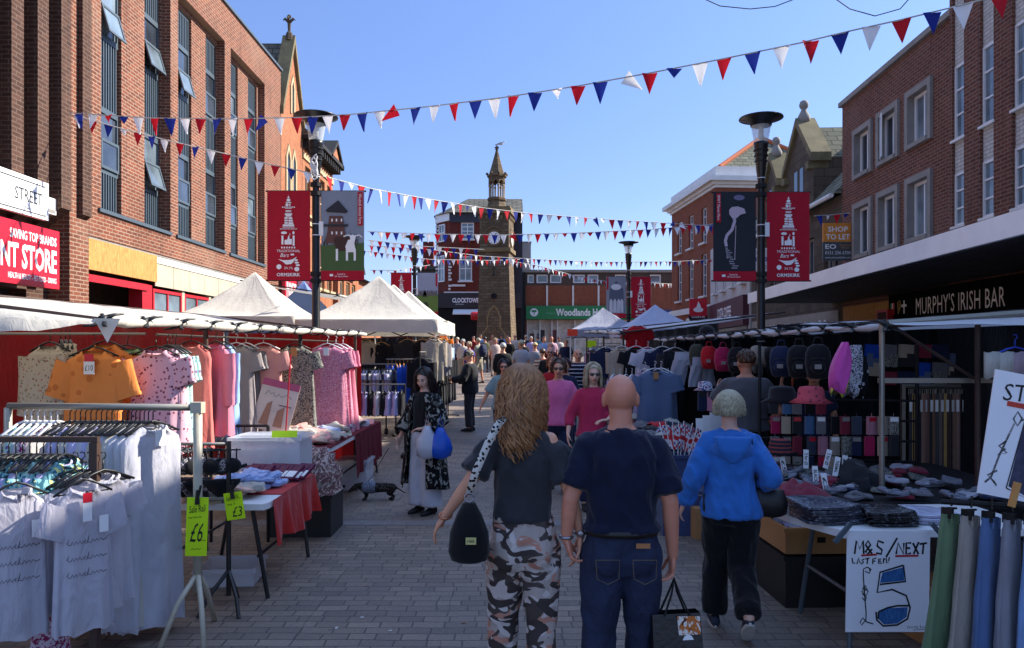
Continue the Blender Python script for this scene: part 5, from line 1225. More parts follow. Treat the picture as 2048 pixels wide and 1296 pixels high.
# ================================================================ WHITE CLOTHES RAIL (foreground left)
zr = 1.48; d0 = 4.87
rl = E('clothes_rail', 'cream painted metal clothes rail with a three footed post', 'clothes rail', (-2.02, d0, 0))
m = MB(); m.tube([(0, 0, zr), (-1.22, 0, zr + .01)], .022, 8); m.build('rail', M_steel, rl, True)
mc = mat('cream_enamel', '#b3ab98', .5, .12, 6, .1, dirt=.4)
MB().tube([(0, 0, .3), (0, 0, zr + .02)], [.028, .028], 10).build('post', mc, rl, True); m = MB(); m.box(-.035, .035, -.035, .035, zr - .035, zr + .035); m.build('corner_joint', mc, rl)
for a in (-2.3, -.9, 1.6): MB().tube([(0, 0, .42), (.12 * math.cos(a), .16 * math.sin(a), .25), (.22 * math.cos(a), .3 * math.sin(a), .0)], .017, 7).build('foot', mc, rl, True)
MB().tube([(-1.22, 0, 0), (-1.22, 0, zr)], .024, 8).build('post', mc, rl, True)
rnd = random.Random(5)
def rh(px, mt, L_, label, rz, seed, w_=.42, sl=.0, hg=HB, name='hanging_dress', cat='dress', fl=1.25, dd=0, group='clothes on the cream rail', tagc=None):
 p = Vector(((px - 1024) * d0 / F, d0 + dd, zr - .0)); return hang('dress', name, label, cat, p, R(rz), mt, hg, group, tagc, w=w_, L=L_, sl=sl, flare=fl * .8, seed=seed)
for k in range(6): rh(50 + k * 13, [p_teal, c_w2, p_mint, c_w, p_spotmag, c_w2][k], .5, 'short patterned top hanging at the left end of the cream rail', 80 + rnd.uniform(-8, 8), k, .4, .15, HW, 'hanging_shirt', 'garment')
for k in range(12): rh(140 + k * 10.5, [c_w, c_lil, c_w2][k % 3], 1.15 + .03 * (k % 3), 'long white dress packed edge on in the middle of the cream rail', 78 + rnd.uniform(-10, 10), k + 20, .44)
for k in range(7): rh(246 + k * 8.5, [c_w, c_w2][k % 2], 1.26, 'long white dress packed edge on near the right of the cream rail', 72 + rnd.uniform(-7, 7), k + 40, .46)
rh(306, c_w, 1.28, 'long white v neck dress with tag at the right end of the cream rail', 62, 60, .42, tagc=M_wsign)
# ================================================================ BROWN RAIL with tee shirts
d1 = 4.15
rb = E('clothes_rail', 'brown square steel clothes rail in front of the cream one', 'clothes rail', ((190 - 1024) * d1 / F, d1, 0))
zb = 1.36
m = MB(); m.box(-1.1, .02, -.015, .015, zb - .015, zb + .015); m.build('rail', M_rust, rb); MB().box(-.022, .022, -.022, .022, 0, zb - .017).build('post', M_rust, rb); MB().box(-1.1, -1.06, -.02, .02, 0, zb - .017).build('post', M_rust, rb); MB().tube([(0, -.4, .02), (0, .4, .02)], .018, 6).build('foot', M_rust, rb)
def bh(px, mt, L_, label, rz, seed, kind='tee', w_=.46, sl=.2, hg=HB, name='hanging_shirt', cat='garment', dd=0, fl=1.0, tagc=None, v=0, dz=0):
 p = Vector(((px - 1024) * d1 / F, d1 + dd, zb + dz)); return hang(kind, name, label, cat, p, R(rz), mt, hg, 'clothes on the brown rail', tagc, w=w_, L=L_, sl=sl, flare=fl, seed=seed, v=v)
for k in range(11): bh(-22 + k * 14, [p_teal, c_lil, p_teal, p_mint][k % 4], .45, 'teal tropical print top packed edge on along the brown rail', 84 + rnd.uniform(-8, 8), k + 70, w_=.38, sl=.12, dd=.05)
for k in range(9): bh(-70 + k * 14, [c_w, c_tee, c_w2][k % 3], .74, 'white tee shirt packed edge on under the teal tops', 68 + rnd.uniform(-6, 6), k + 90, dd=-.08, dz=-.1, w_=.34, sl=.14)
for k in range(5): bh(150 + k * 14, [c_tee, c_w][k % 2], .72, 'white tee shirt packed behind the two printed ones', 62 + rnd.uniform(-6, 6), k + 190, dd=-.0, dz=-.08, w_=.33, sl=.13)
scr = [[(0, .3), (.06, .8), (.03, .2), (.1, .1), (.15, .45), (.17, .1), (.24, .4), (.27, .12), (.33, .45), (.36, .1), (.42, .3), (.46, .5), (.44, .1), (.5, .1), (.55, .9), (.52, .15), (.6, .1), (.65, .42), (.68, .12), (.76, .4), (.78, .1), (.84, .4), (.9, .15), (1, .3)]]
for px, lab, dd, sd_ in ((104, 'white tee shirt with three lines of script facing the street', -.3, 201), (208, 'white tee shirt with script and a hanging red tag nearest the brown post', -.2, 202)):
 t_ = bh(px, c_tee, .78, lab, 42 if px < 150 else 48, sd_, w_=.38, sl=.17, dd=dd, fl=1.05, dz=-.1, v=.02)
 t_.scale = (.74, .6, .98)
 for q in range(3): stroke(t_, scr, M_ink, (-.13, -.42 - q * .085), (.26, .05), .004, 'script_print', -.088)
 MB().box(.08, .14, -.09, -.087, -.37, -.28).build('size_sticker', M_wsign, t_)
 if px > 150: MB().box(-.03, .03, -.1, -.097, -.3, -.16).build('paper_tag', M_wsign, t_); MB().box(-.03, .03, -.1035, -.1005, -.2, -.15).build('red_label', M_redsign, t_)
bh(78, p_spotmag, .4, 'magenta floral skirt hem showing below the tee shirts', 35, 203, 'skirt', .2, 0, None, dd=.1, dz=-.75, fl=1.1)
# ================================================================ SMALL BLACK RAIL with lingerie and neon cards
rk = E('clothes_rail', 'small chrome topped black clothes rail with lingerie', 'clothes rail', (-2.02, 5.4, 0))
m = MB(); m.tube([(0, 0, 1.18), (-.5, 0, 1.18)], .012, 8); m.build('rail', M_steel, rk, True); MB().tube([(0, 0, .1), (0, 0, 1.2)], .018, 8).build('post', M_plasticb, rk)
for a in (-2.4, -.8, 1.7): MB().tube([(0, 0, .28), (.14 * math.cos(a), .16 * math.sin(a), .12), (.2 * math.cos(a), .26 * math.sin(a), 0)], .014, 6).build('foot', M_plasticb, rk)
p_lace = pattern('grey_lace_print', '#3b383c', ['#b9b4b8'], 40, .3, 'floral')
for k in range(11):
 r = E('hanging_underwear', 'black and grey lace underwear packed along the small chrome rail', 'underwear', (-2.5 + k * .043, 5.4, 1.165), R(70 if k < 7 else 20), 'lingerie on the small rail')
 m = MB(); z0 = -.05
 for sg in (-1, 1): m.ball((sg * .075, -.015, -.14), (.06, .03, .055), 10, 6); m.tube([(sg * .1, 0, -.02), (sg * .1, -.02, -.1)], .005, 4)
 m.tube([(-.17, 0, -.14), (0, -.03, -.19), (.17, 0, -.14)], .014, 5); m.prism([(-.13, -.24), (.13, -.24), (.12, -.27), (.03, -.36), (-.03, -.36), (-.12, -.27)], -.015, .01); m.build('fabric', [c_black, p_lace][k % 2], r, True)
 MB().tube([(0, 0, .012), (0, 0, -.02), (-.13, 0, -.03), (.13, 0, -.03)], .005, 4).build('hanger', M_plasticb, r)
def neon(label, p, w_, h_, rz, roll):
 r = E('price_sign', label, 'price sign', p, rot=(0, roll, rz)); m = MB(); m.box(-w_ / 2, w_ / 2, -.003, .003, -h_, 0); m.build('card', M_neon, r); m = MB(); m.tube([(0, -.02, .05), (0, -.012, -.04)], [.01, .016], 6); m.tube([(.02, -.02, .08), (0, -.015, -.02)], .008, 5); m.build('clip', M_plasticb, r); return r
n1 = neon('tall neon card priced six pounds clipped to the cream rail post', P(396, 995, 4.8), .13, .37, R(8), R(2))
text('Sale Rail', .1, .045, M_ink, n1, (0, -.0055, -.07), (0, R(-8), 0), shear=.2); text('any item for', .08, .018, M_ink, n1, (-.01, -.0055, -.125), (0, R(-5), 0)); text('£6', .08, .12, M_ink, n1, (.0, -.0055, -.22), shear=.3); text('only', .04, .012, M_ink, n1, (.04, -.0055, -.27)); stroke(n1, [[(0, 0), (.2, .6), (.4, .1), (.6, .6), (.8, .2), (1, .5)]], M_ink, (-.03, -.33), (.06, .015), .003, 'squiggle', -.006)
n2 = neon('small neon card priced three pounds clipped to the black rail', P(465, 985, 5.3), .125, .19, R(5), R(-8))
text('Sale 1/15...', .1, .028, M_ink, n2, (0, -.0055, -.035), (0, R(-6), 0), shear=.2); text('any 3', .05, .02, M_ink, n2, (-.02, -.0055, -.08)); text('£3', .07, .07, M_ink, n2, (.015, -.0055, -.135), shear=.2)
# ================================================================ TABLE ONE with red cloth
tb = table('low table with bright red cloth and bargain underwear piles', -2.62, -1.8, 5.55, 6.87, .72)
M_redcl = cloth('red_table_cloth', '#b3241f', .5)
rc = drape(None, 0, .41, -.66 + .12, .66, .38, .724, M_redcl, 'E').build('red_cloth', M_redcl, tb, True)
MB().box(-.41, .415, -.3, .66, .722, .728).build('cloth_top', M_redcl, tb)
scatter('peach folded knickers heaped at the near end of the red table', 'folded_underwear', 'underwear', 'peach pile on the red table', [cloth('peach', '#d8b09c'), cloth('cream_cl', '#cfc0a8'), c_w2], -2.5, -1.98, 5.6, 6.1, .73, 26, 1, 'fold', .07, .7, .25)
scatter('pale blue folded vest in the heap on the red table', 'folded_vest', 'vest', 'pale blue pile on the red table', [cloth('pale_blue', '#8ea2cc'), cloth('pale_blue2', '#a3add0')], -2.35, -1.98, 6.05, 6.4, .73, 22, 2, 'fold', .09, .7, .2)
mp = mat('plum_card', '#5a1a3c', .4)
for k in range(12):
 r = E('boxed_tights', 'purple and white flat pack leaning in a row on the red table', 'packet', (-2.3 + .042 * k + .0, 6.42 + .02 * (k % 3), .745 + .01 * (k % 2)), rot=(R(-62), 0, R(-20)), group='packets on the red table')
 m = MB(); m.box(-.07, .07, -.012, .012, 0, .2); m.build('sleeve', mp, r); MB().box(-.066, .066, -.015, -.0125, .02, .1).build('printed_panel', M_wsign, r)
cb = tote('storage_box', 'clear plastic box of white packets standing on the red table end', 'storage box', (-2.2, 6.95, .74), (.62, .42, .3), M_clear)
for k in range(4):
 r = E('boxed_item', 'white carton inside the clear plastic box', 'carton', (-2.42 + k * .14, 6.88, .756), group='cartons in the clear box'); MB().box(-.062, .062, -.08, .08, 0, .2).build('carton', mat('white_card', '#c9c8cc', .6), r); MB().box(-.03, -.01, -.083, -.0805, .13, .18).build('printed_mark', M_ink, r)
o = MB().box(-.11, .11, -.003, .003, 0, .06).build('price_sign', M_neon, None, location=(-2.02, 6.72, 1.075), rotation_euler=(R(-20), 0, R(5))); tag(o, 'blank neon green card on the lid of the clear plastic box', 'price sign')
bt = tote('storage_crate', 'large black plastic crate on the ground behind the red table', 'crate', (-2.1, 7.75, 0), (.62, .55, .42), M_plasticb, None, 0, .02, False)
fg = rumpled_mesh(pattern('shirt_print', '#b9a39a', ['#6b4a4a', '#8a8078'], 16, .22, 'floral'), .3, 5); o = link('draped_shirt', fg); tag(o, 'printed beige shirt spilling over the crate corner beside the clear box', 'shirt'); o.location = (-1.98, 7.45, .62); o.rotation_euler = (R(20), R(35), 0); o.scale = (.9, 1.2, 2.2)
tote('storage_box', 'empty clear plastic tub lying on the paving under the red table', 'storage box', (P(468, 1000, 6.15).x, 6.1, 0), (.44, .4, .14), M_clear, None, R(5), .008, False)
tote('storage_box', 'frosted clear plastic tub under the far sale table', 'storage box', (-2.12, 10.2, 0), (.42, .5, .36), M_clear, None, 0, .012, True)
# ================================================================ TABLE TWO
tb2 = table('long sale table with dark red patterned cloth on its street side', -3.1, -1.97, 8.2, 11.3, .78)
p_redfl = pattern('dark_red_print', '#5e1520', ['#8a2a35', '#2a0a10'], 40, .3)
drape(None, 0, .565, -.3, 1.55, .25, .785, p_redfl, 'E', amp=.015).build('patterned_cloth', p_redfl, tb2, True); MB().box(-.565, .57, -1.5, 1.55, .783, .789).build('cloth_top', p_redfl, tb2)
cl5 = [cloth('peachy', '#d6b8a4'), c_w2, cloth('pale_blue3', '#a9b4d4'), p_cream, c_rose, c_w, cloth('taupe', '#a8988c')]
scatter('pastel folded top lying in the heap on the long sale table', 'folded_shirt', 'garment', 'pastel heap on the long sale table', cl5, -2.85, -2.1, 8.4, 11.1, .79, 75, 3, 'fold', .1, 1.0, .3)
scatter('pastel crumpled top thrown on the heap of the long sale table', 'crumpled_shirt', 'garment', 'crumpled tops on the long sale table', cl5, -2.8, -2.12, 8.5, 11.0, .8, 22, 4, 'rump', .06, .8, .2)
o = MB().box(-.06, .06, -.003, .003, 0, .16).build('price_sign', M_neony, None, location=P(636, 850, 10), rotation_euler=(R(-25), R(25), 0)); tag(o, 'small yellow card tilted on the pastel heap', 'price sign')
pst = E('poster', 'tilted pink and cream lingerie poster with red edging pole', 'poster', P(538, 862, 8.6), rot=(R(-8), R(14), R(8)))
MB().box(-.21, .21, -.006, .006, 0, .58).build('board', mat('poster_cream', '#d4bdb0', .5), pst); MB().box(-.21, .21, -.009, -.0065, .5, .58).build('pink_header', mat('poster_pink', '#b5476a', .5), pst)
m = MB(); m.prism([(-.14, .06), (-.1, .3), (-.05, .34), (-.04, .06)], -.011, -.0065); m.prism([(.02, .06), (.03, .24), (.1, .3), (.12, .06)], -.011, -.0065); m.build('printed_legs', mat('poster_skin', '#a8765e', .6), pst)
stroke(pst, [[(0, .2), (.1, .9), (.2, .4), (.3, .7), (.35, .1)], [(.4, .1), (.5, .6), (.6, .2), (.8, .7), (1, .3)]], M_ink, (-.15, .38), (.3, .08), .005, 'headline_marks', -.008)
for q in range(4): MB().box(.03, .17, -.009, -.0065, .1 + .05 * q + .2, .115 + .05 * q + .2).build('text_line', mat('poster_text', '#8a6a66', .6), pst) if q < 1 else None
o = E('red_pole', 'thin red and white pole leaning beside the lingerie poster', 'pole', P(568, 880, 8.4)); MB().tube([(-.03, 0, -.7), (.06, .05, .95)], .008, 6).build('shaft', M_red, o)
r = E('clothes_rail', 'short dark rail with black clip hangers above the clear box', 'clothes rail', (-2.4, 7.3, 0)); m = MB(); m.tube([(-.5, 0, 1.12), (.05, 0, 1.12)], .014, 6); m.build('rail', M_blackm, r); MB().tube([(0.05, 0, 0), (.05, 0, 1.12)], .016, 6).build('post', M_blackm, r); MB().tube([(-.5, 0, 0), (-.5, 0, 1.12)], .016, 6).build('post', M_blackm, r)
for k in range(7):
 o = link('clip_hanger', HB); tag(o, 'empty black hanger on the short dark rail', 'hanger', 'empty hangers on the short dark rail'); o.location = (-2.8 + k * .055, 7.3, 1.12); o.rotation_euler = (0, 0, R(75 + 4 * k))
# ================================================================ GAZEBOS LEFT
g1 = gazebo('large white pop up gazebo in front of the left lamp with black clothes inside', -4.35, -1.5, 15.2, 18.0, 2.46, 3.46, M_gaz, .27)
gazebo('white pop up gazebo further left behind the long tarpaulin roof', -7.2, -4.55, 15.8, 18.8, 2.55, 3.62, M_gaz, .25)
gazebo('small blue pop up gazebo peeking between the two white ones', -7.2, -4.9, 20.6, 23.4, 2.5, 3.85, M_gazb, .2)
gazebo('white pop up gazebo directly behind the large front one', -4.6, -1.75, 18.9, 21.7, 2.55, 3.6, M_gaz, .3)
gazebo('third white pop up gazebo in the line towards the clock tower', -4.6, -1.9, 22.4, 25.2, 2.7, 3.7, M_gaz, .4)
w_ = stall_roof('flat white canvas awning between the blue gazebo and the front white gazebo', [(-4.6, 20.0, 3.3), (-4.2, 24, 3.3), (-7.0, 25, 3.75), (-7.4, 20.6, 3.75)], M_gaz, 2, 5)
sheet((-4.3, 17.8, 0), (-1.7, 17.8, 0), .05, 2.4, c_black, g1, 'rear_sheet'); sheet((-4.3, 15.4, 0), (-4.3, 17.8, 0), .05, 2.4, c_black, g1, 'side_sheet')
def rail_of(label, glabel, x0, y0, x1, y1, z, n, mts, L_, nm='hanging_garment', cat='garment', hg=HB, rzoff=90, w_=.42, sl=.25, legs=True, seed=0, mid=None):
 zg = max(0, .03 * ((y0 + y1) / 2 - 10)) if legs else 0; r = E('clothes_rail', label, 'clothes rail', (x0, y0, zg)); dx_, dy_ = x1 - x0, y1 - y0
 MB().tube([(0, 0, z), (dx_, dy_, z)], .014, 6).build('rail', M_steel, r)
 if legs:
  for q in (0, 1):
   MB().tube([(dx_ * q, dy_ * q, .06), (dx_ * q, dy_ * q, z)], .016, 6).build('post', M_blackm, r); nn = Vector((-dy_, dx_, 0)).normalized() * .25
   m = MB(); m.tube([Vector((dx_ * q, dy_ * q, .08)) - nn, Vector((dx_ * q, dy_ * q, .08)) + nn], .014, 6)
   for e in (-1, 1): m.ball(Vector((dx_ * q, dy_ * q, .04)) + nn * e, .04, 8, 6)
   m.build('wheeled_foot', M_blackm, r)
 rr_ = random.Random(seed + 11); an = math.degrees(math.atan2(dy_, dx_))
 for k in range(n):
  t = (k + .5) / n; hang('coat', nm, glabel, cat, (x0 + dx_ * t, y0 + dy_ * t, z + zg), R(an + rzoff + rr_.uniform(-12, 12)), mts[k % len(mts)], hg, glabel, None, w=w_, L=L_, sl=sl, flare=1.05, seed=(k % 4) + seed)
 return r
rail_of('rail of blue satin dresses on wooden hangers under the front gazebo', 'blue satin dress packed on wooden hangers under the gazebo', -2.55, 15.35, -1.62, 15.5, 1.5, 12, [c_cob, c_blue, c_cob], .8, hg=HWd, nm='hanging_dress', cat='dress', sl=0)
rail_of('rail of white and navy tops left of the blue dresses', 'white or navy top packed on the rail left of the blue dresses', -3.15, 15.0, -2.3, 15.0, 1.42, 14, [c_w, c_navy, c_w2, c_lil], .55, sl=.12)
rail_of('low chrome rail of black and lilac skirts beside the patterned table', 'black or lilac skirt on the low chrome rail', -2.7, 12.6, -1.78, 12.6, 1.2, 9, [c_black, c_lil, c_lil, c_black, c_w], .4, sl=0, nm='hanging_skirt', cat='skirt', w_=.35)
for px, y, mt, lb in ((732, 700, c_beige, 'beige tee shirt pinned up inside the front gazebo'), (762, 706, c_black, 'black tee shirt pinned up beside the beige one'), (815, 700, c_char, 'charcoal tee shirt pinned high inside the gazebo'), (845, 700, c_black, 'black top pinned up at the right inside the gazebo')):
 hang('tee', 'display_shirt', lb, 'garment', P(px, y - 30, 16.2), 0, mt, HWd, None, None, w=.45, L=.5, sl=.2, seed=px % 5)
hang('coat', 'hanging_jacket', 'stone coloured jacket on the outer corner of the front gazebo', 'jacket', P(868, 665, 15.1), R(20), c_beige, HWd, None, None, w=.4, L=.85, sl=.5, seed=2)
hang('coat', 'hanging_jacket', 'grey jacket behind the stone coloured one', 'jacket', P(884, 668, 15.6), R(50), c_mgrey, HWd, None, None, w=.4, L=.75, sl=.5, seed=3)
hang('tee', 'hanging_scarf', 'small orange top hanging from the gazebo corner', 'garment', P(886, 660, 15.9), R(10), cloth('bright_orange', '#e07018'), None, None, None, w=.25, L=.3, sl=.1, seed=3)
for k in range(6): hang('coat', 'hanging_shirt', 'pale striped shirt hanging along the side of the second gazebo', 'shirt', (-1.55, 16.4 + k * .35, 2.1), R(60), [c_w, c_sky, c_mgrey, c_w2][k % 4], HWd, 'shirts along the gazebo side', None, w=.42, L=.75, sl=.4, seed=k % 4)
rail_of('wheeled rail of black coats outside the front gazebo', 'long black coat on the wheeled rail by the gazebo', -1.75, 14.4, -1.55, 18.4, 1.62, 14, [c_black, c_char, c_black], 1.05, 'hanging_coat', 'coat', sl=.5, seed=4)
# ================================================================ RIGHT STALLS
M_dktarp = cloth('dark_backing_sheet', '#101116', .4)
M_whitetarp = cloth('bluish_white_tarpaulin', '#d8dae0', .8, .3, .05)
cR = [(2.95, 5.95, 2.04), (2.62, 13.9, 2.03), (5.6, 14.6, 2.36), (6.2, 5.8, 2.2)]
st2 = stall_roof('white tarpaulin roofed hat and belt stall along the right of the street', cR, M_whitetarp, 15, 3, roll=.032)
for (x, y, mt) in ((2.93, 6.0, M_steel), (2.8, 9.6, M_blackm), (2.66, 13.6, M_blackm), (3.75, 6.1, M_rust), (5.6, 6.0, M_rust), (5.4, 14, M_rust)): pole(st2, x, y, 2.08, .022, mt)
MB().box(3.0, 5.6, 6.18, 6.22, 1.58, 1.62).build('cross_rail', M_steel, st2); MB().tube([(3.05, 6.1, 2.05), (3.75, 6.15, 1.62)], .014, 6).build('brace', M_rust, st2)
m = MB(); m.tube([(2.95, 5.95, 2.06), (6.2, 5.8, 2.3)], .03, 6); m.build('end_frame', M_steel, st2)
sheet((5.0, 6.6, 0), (4.9, 13.8, 0), .0, 2.25, M_dktarp, st2); sheet((3.0, 13.9, 0), (4.9, 13.9, 0), .0, 2.1, M_dktarp, st2, 'end_sheet')  # added sheets, near black to stand in for shade behind the goods
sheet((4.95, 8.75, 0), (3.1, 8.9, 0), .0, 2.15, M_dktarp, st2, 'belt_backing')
gR = 'goods hanging along the right stall edge'
m = MB(); n_ = 20; m.add([(lerp(2.95, 6.2, i / n_), 5.93 - .15 * i / n_ - .1 * j - .004 * math.sin(i * 2), lerp(2.06, 2.21, i / n_) - j * (.015 + .06 * min(1, i / 8) + .006 * math.sin(i * 1.3))) for j in (0, 1) for i in range(n_ + 1)], [(i, i + 1, i + n_ + 2, i + n_ + 1) for i in range(n_)]); m.build('end_drop', M_whitetarp, st2, True)
def pt(px, py, d): return P(px, py, d)
# belts
br = E('belt_rack', 'steel belt rack at the back of the right stall', 'rack', (0, 8.4, 0))
m = MB(); xa, xb = P(1806, 0, 8.4).x, P(1948, 0, 8.4).x
for z in (1.45, .12): m.tube([(xa, 0, z), (xb, 0, z)], .022, 6)
m.build('rail', M_steel, br); m = MB(); m.tube([(xa, 0, .8), (xb, 0, .8)], .014, 6); m.build('middle_bar', M_blackm, br)
for x in (xa, xb): MB().box(x - .02, x + .02, -.02, .02, 0, 1.47).build('post', M_steel, br)
bc = [mat('belt_%d' % i, c, .5, .1, 12) for i, c in enumerate(('#2a2a30', '#b08a48', '#1c1c22', '#c07a4a', '#34343c', '#94705c', '#8f6c66', '#846458', '#1a1a20', '#a8785c', '#28282e', '#6a5450'))]
for k in range(24):
 x = lerp(xa + .06, xb - .06, k / 23); L = random.uniform(1.0, 1.2); r = E('belt', 'leather belt hanging in the row on the steel rack', 'belt', (x, 8.36, 1.42), R(random.uniform(-25, 25)), 'belts on the steel rack')
 m = MB(); w2 = .018 + .006 * (k % 3); m.box(-w2, w2, -.004, .004, -L, -.05); m.build('strap', bc[k % 12], r); m = MB(); m.tube([(-w2, 0, -.06), (-w2, 0, 0), (w2, 0, 0), (w2, 0, -.06)], .005, 5); m.build('buckle', M_steel, r)
 if k % 2 == 0: MB().box(-.015, .015, -.012, -.008, -.25, -.12).build('paper_tag', M_wsign, r)
for k in range(7):
 x = P(1968 + k * 13, 0, 8.2).x; r = E('belt', 'belt hanging behind the storm sign', 'belt', (x, 8.2, 1.4), R(20), 'belts behind the storm sign'); MB().box(-.018, .018, -.004, .004, -1.1, -.05).build('strap', bc[(k * 5) % 12], r); MB().box(-.015, .015, -.012, -.008, -.3, -.14).build('paper_tag', M_wsign, r)
# caps, bags
def cap_mesh(mt, nm='crown'):
 m = MB(); m.lathe([(.095, 0), (.1, .03), (.092, .08), (.06, .12), (.015, .135)], 14); rr = []
 for k in range(7):
  a = -.95 + 1.9 * k / 6; rr.append([Vector((.095 * math.sin(a), -.09 * math.cos(a), .005)), Vector((.085 * math.sin(a) * 1.05, -.09 * math.cos(a) - .085 * math.cos(a * .8), -.012)), Vector((.085 * math.sin(a), -.09 * math.cos(a) - .085 * math.cos(a * .8), -.004)), Vector((.095 * math.sin(a), -.09 * math.cos(a), .013))])
 m.loft(rr); m.ball((0, 0, .136), .01, 6, 4); return m.mesh(nm, mt, True)
def bag_mesh(mt):
 m = MB(); rings = []
 for z, a, b in ((-.38, .07, .04), (-.36, .11, .075), (-.22, .135, .1), (-.1, .13, .085), (-.03, .1, .06), (0, .05, .03)): rings.append([Vector((a * (abs(math.cos(t)) ** .6) * math.copysign(1, math.cos(t)), b * (abs(math.sin(t)) ** .7) * math.copysign(1, math.sin(t)), z)) for t in [2 * PI * i / 16 + .1 for i in range(16)]])
 m.loft(rings); m.ball((0, -.085, -.25), (.08, .035, .075), 10, 6); m.tube([(-.05, 0, 0), (-.03, 0, .07), (.03, 0, .07), (.05, 0, 0)], .008, 5); m.tube([(-.07, -.09, -.16), (0, -.115, -.155), (.07, -.09, -.16)], .005, 4); return m.mesh('fabric', mt, True)
c_olive = cloth('olive_cloth', '#3a3c30', .4); c_redb = cloth('bright_red_cloth', '#b01824', .4); c_mag = cloth('magenta_cloth', '#a01c4c', .4); c_cap = cloth('beige_cap_cloth', '#8d8478', .3); c_or = cloth('burnt_orange', '#a84a28', .3); c_magp = cloth('hot_pink', '#c24a9a', .5)
bagm = {}
for px, py, d, mt, lb in ((1394, 700, 11.0, c_olive, 'olive rucksack hanging left of the red one'), (1418, 704, 10.6, c_redb, 'bright red rucksack hanging at the stall edge'), (1446, 706, 10.0, c_mag, 'magenta rucksack right of the red one'), (1474, 706, 9.4, c_black, 'black rucksack right of the magenta one'), (1562, 704, 7.9, c_navy, 'navy rucksack hanging under the clips'), (1598, 702, 7.4, c_black, 'black rucksack with grey badge'), (1636, 700, 7.0, c_black, 'last black rucksack beside the pink bandana')):
 r = E('hanging_rucksack', lb, 'rucksack', P(px, py - 12, d), R(random.uniform(-25, 15)), gR); r.location.z = min(2.0, r.location.z)
 if mt.name not in bagm: bagm[mt.name] = bag_mesh(mt)
 link('body', bagm[mt.name], r); r.scale = (.85, .85, .85); MB().box(-.035, .035, -.125, -.12, -.27, -.22).build('badge', M_conc, r); MB().tube([(.05, .06, -.05), (.1, .1, -.2), (.06, .09, -.36)], .012, 6, flat=.4).build('strap', mt, r)
capm = {}
n = 0
for px, py, d, mt, lb, rot_ in ((1414, 672, 11.2, c_black, 'black cap perched on the stall clips above the red rucksack', (0, 0, .6)), (1508, 712, 8.8, c_cap, 'beige cap hanging brim down', (1.4, .2, .9)), (1520, 715, 8.7, c_cap, 'second beige cap tucked behind the first', (1.4, .2, 1.1)), (1534, 716, 8.5, c_black, 'black cap right of the beige caps', (1.4, .1, 1.0)), (1548, 718, 8.3, c_navy, 'navy cap right of the black cap', (1.4, .1, .9)), (1584, 735, 7.7, c_or, 'burnt orange cap hanging brim down between rucksacks', (1.5, .1, 1.2))):
 r = E('baseball_cap', lb, 'cap', P(px, py, d), rot=rot_, group=gR)
 if mt.name not in capm: capm[mt.name] = cap_mesh(mt)
 link('crown', capm[mt.name], r); r.scale = (1.2, 1.2, 1.2)
 MB().tube([(0, .02, .14), (0, .05, .22), (.02, .06, .2)], .003, 4).build('hook', M_steel, r)
# hats on a stand
def bucket(mt):
 m = MB(); m.lathe([(.16, -.02), (.1, .015), (.092, .08), (.08, .1), (.02, .108)], 18); return m.mesh('crown', mt, True)
p_uk = pattern('union_print', '#26356e', ['#c8c8d0', '#b01828'], 18, .24, 'floral'); p_pinkhat = pattern('pink_hat_print', '#c0505c', ['#7a3a4a'], 26, .3)
for px, py, d, mt, lb, s_ in ((1410, 778, 9.4, p_uk, 'flag print bucket hat above the hanging socks', .9), (1564, 800, 7.2, c_black, 'wide black hat on top of the sock stand', 1.25), (1622, 800, 6.9, p_pinkhat, 'pink printed bucket hat beside the black hat', 1.2), (1560, 902, 6.7, pattern('striped_hat', '#26222c', ['#8a3a3a', '#a8a09a'], 30, .3, 'stripe_z'), 'striped knitted hat below the socks', 1.0)):
 r = E('sun_hat', lb, 'hat', P(px, py, d)); link('crown', bucket(mt), r); r.scale = (s_,) * 3; MB().lathe([(.094, .01), (.096, .03)], 18, cap=False).build('hat_band', M_blackm, r)
# sock packs in rows
sockc = [c_char, cloth('grey_blue_sock', '#3a4252'), c_mag, c_black, p_paisley, cloth('pale_sock', '#4d6f96'), cloth('pinkish', '#b07a88'), c_beige, c_mar, c_navy, c_mgrey, c_cap]
k = 0
for row, (py, h_) in enumerate(((810, .15), (845, .17), (885, .18), (925, .14))):
 for px in range(1548, 1800, 24):
  if px > 1700 and row == 3 or (px + row) % 4 == 0 and px > 1660: continue
  d = lerp(7.6, 7.0, (px - 1548) / 250); r = E('sock_pack', 'small pack of patterned socks hanging in rows at the stall back', 'socks', P(px + random.uniform(-3, 3), py - 12, d), R(random.uniform(-15, 15)), 'sock packs in rows')
  m = MB(); w2 = .042; m.prism([(-w2, -h_), (w2, -h_), (w2, 0), (-w2, 0)], -.02, .02); m.tube([(0, 0, 0), (0, 0, .03)], .004, 4); m.build('knit', sockc[(k * 5 + row) % 12], r)
  if k % 2: MB().box(-.035, .035, -.024, -.0205, -.045, -.005).build('band', [M_wsign, M_redsign, M_conc][k % 3], r)
  k += 1
for px, py, lb, mt in ((1404, 800, 'dark patterned sock pack under the flag print hat', c_navy), (1422, 800, 'pink sock pack under the flag print hat', cloth('sock_pink', '#c58094')), (1440, 798, 'plum spotted sock pack under the flag print hat', p_spotmag)):
 r = E('sock_pack', lb, 'socks', P(px, py - 15, 9.3)); MB().prism([(-.05, -.22), (.02, -.24), (.055, -.2), (.05, 0), (-.05, 0)], -.02, .02).build('knit', mt, r); MB().box(-.04, .04, -.024, -.0205, -.05, 0).build('band', M_blackm, r)
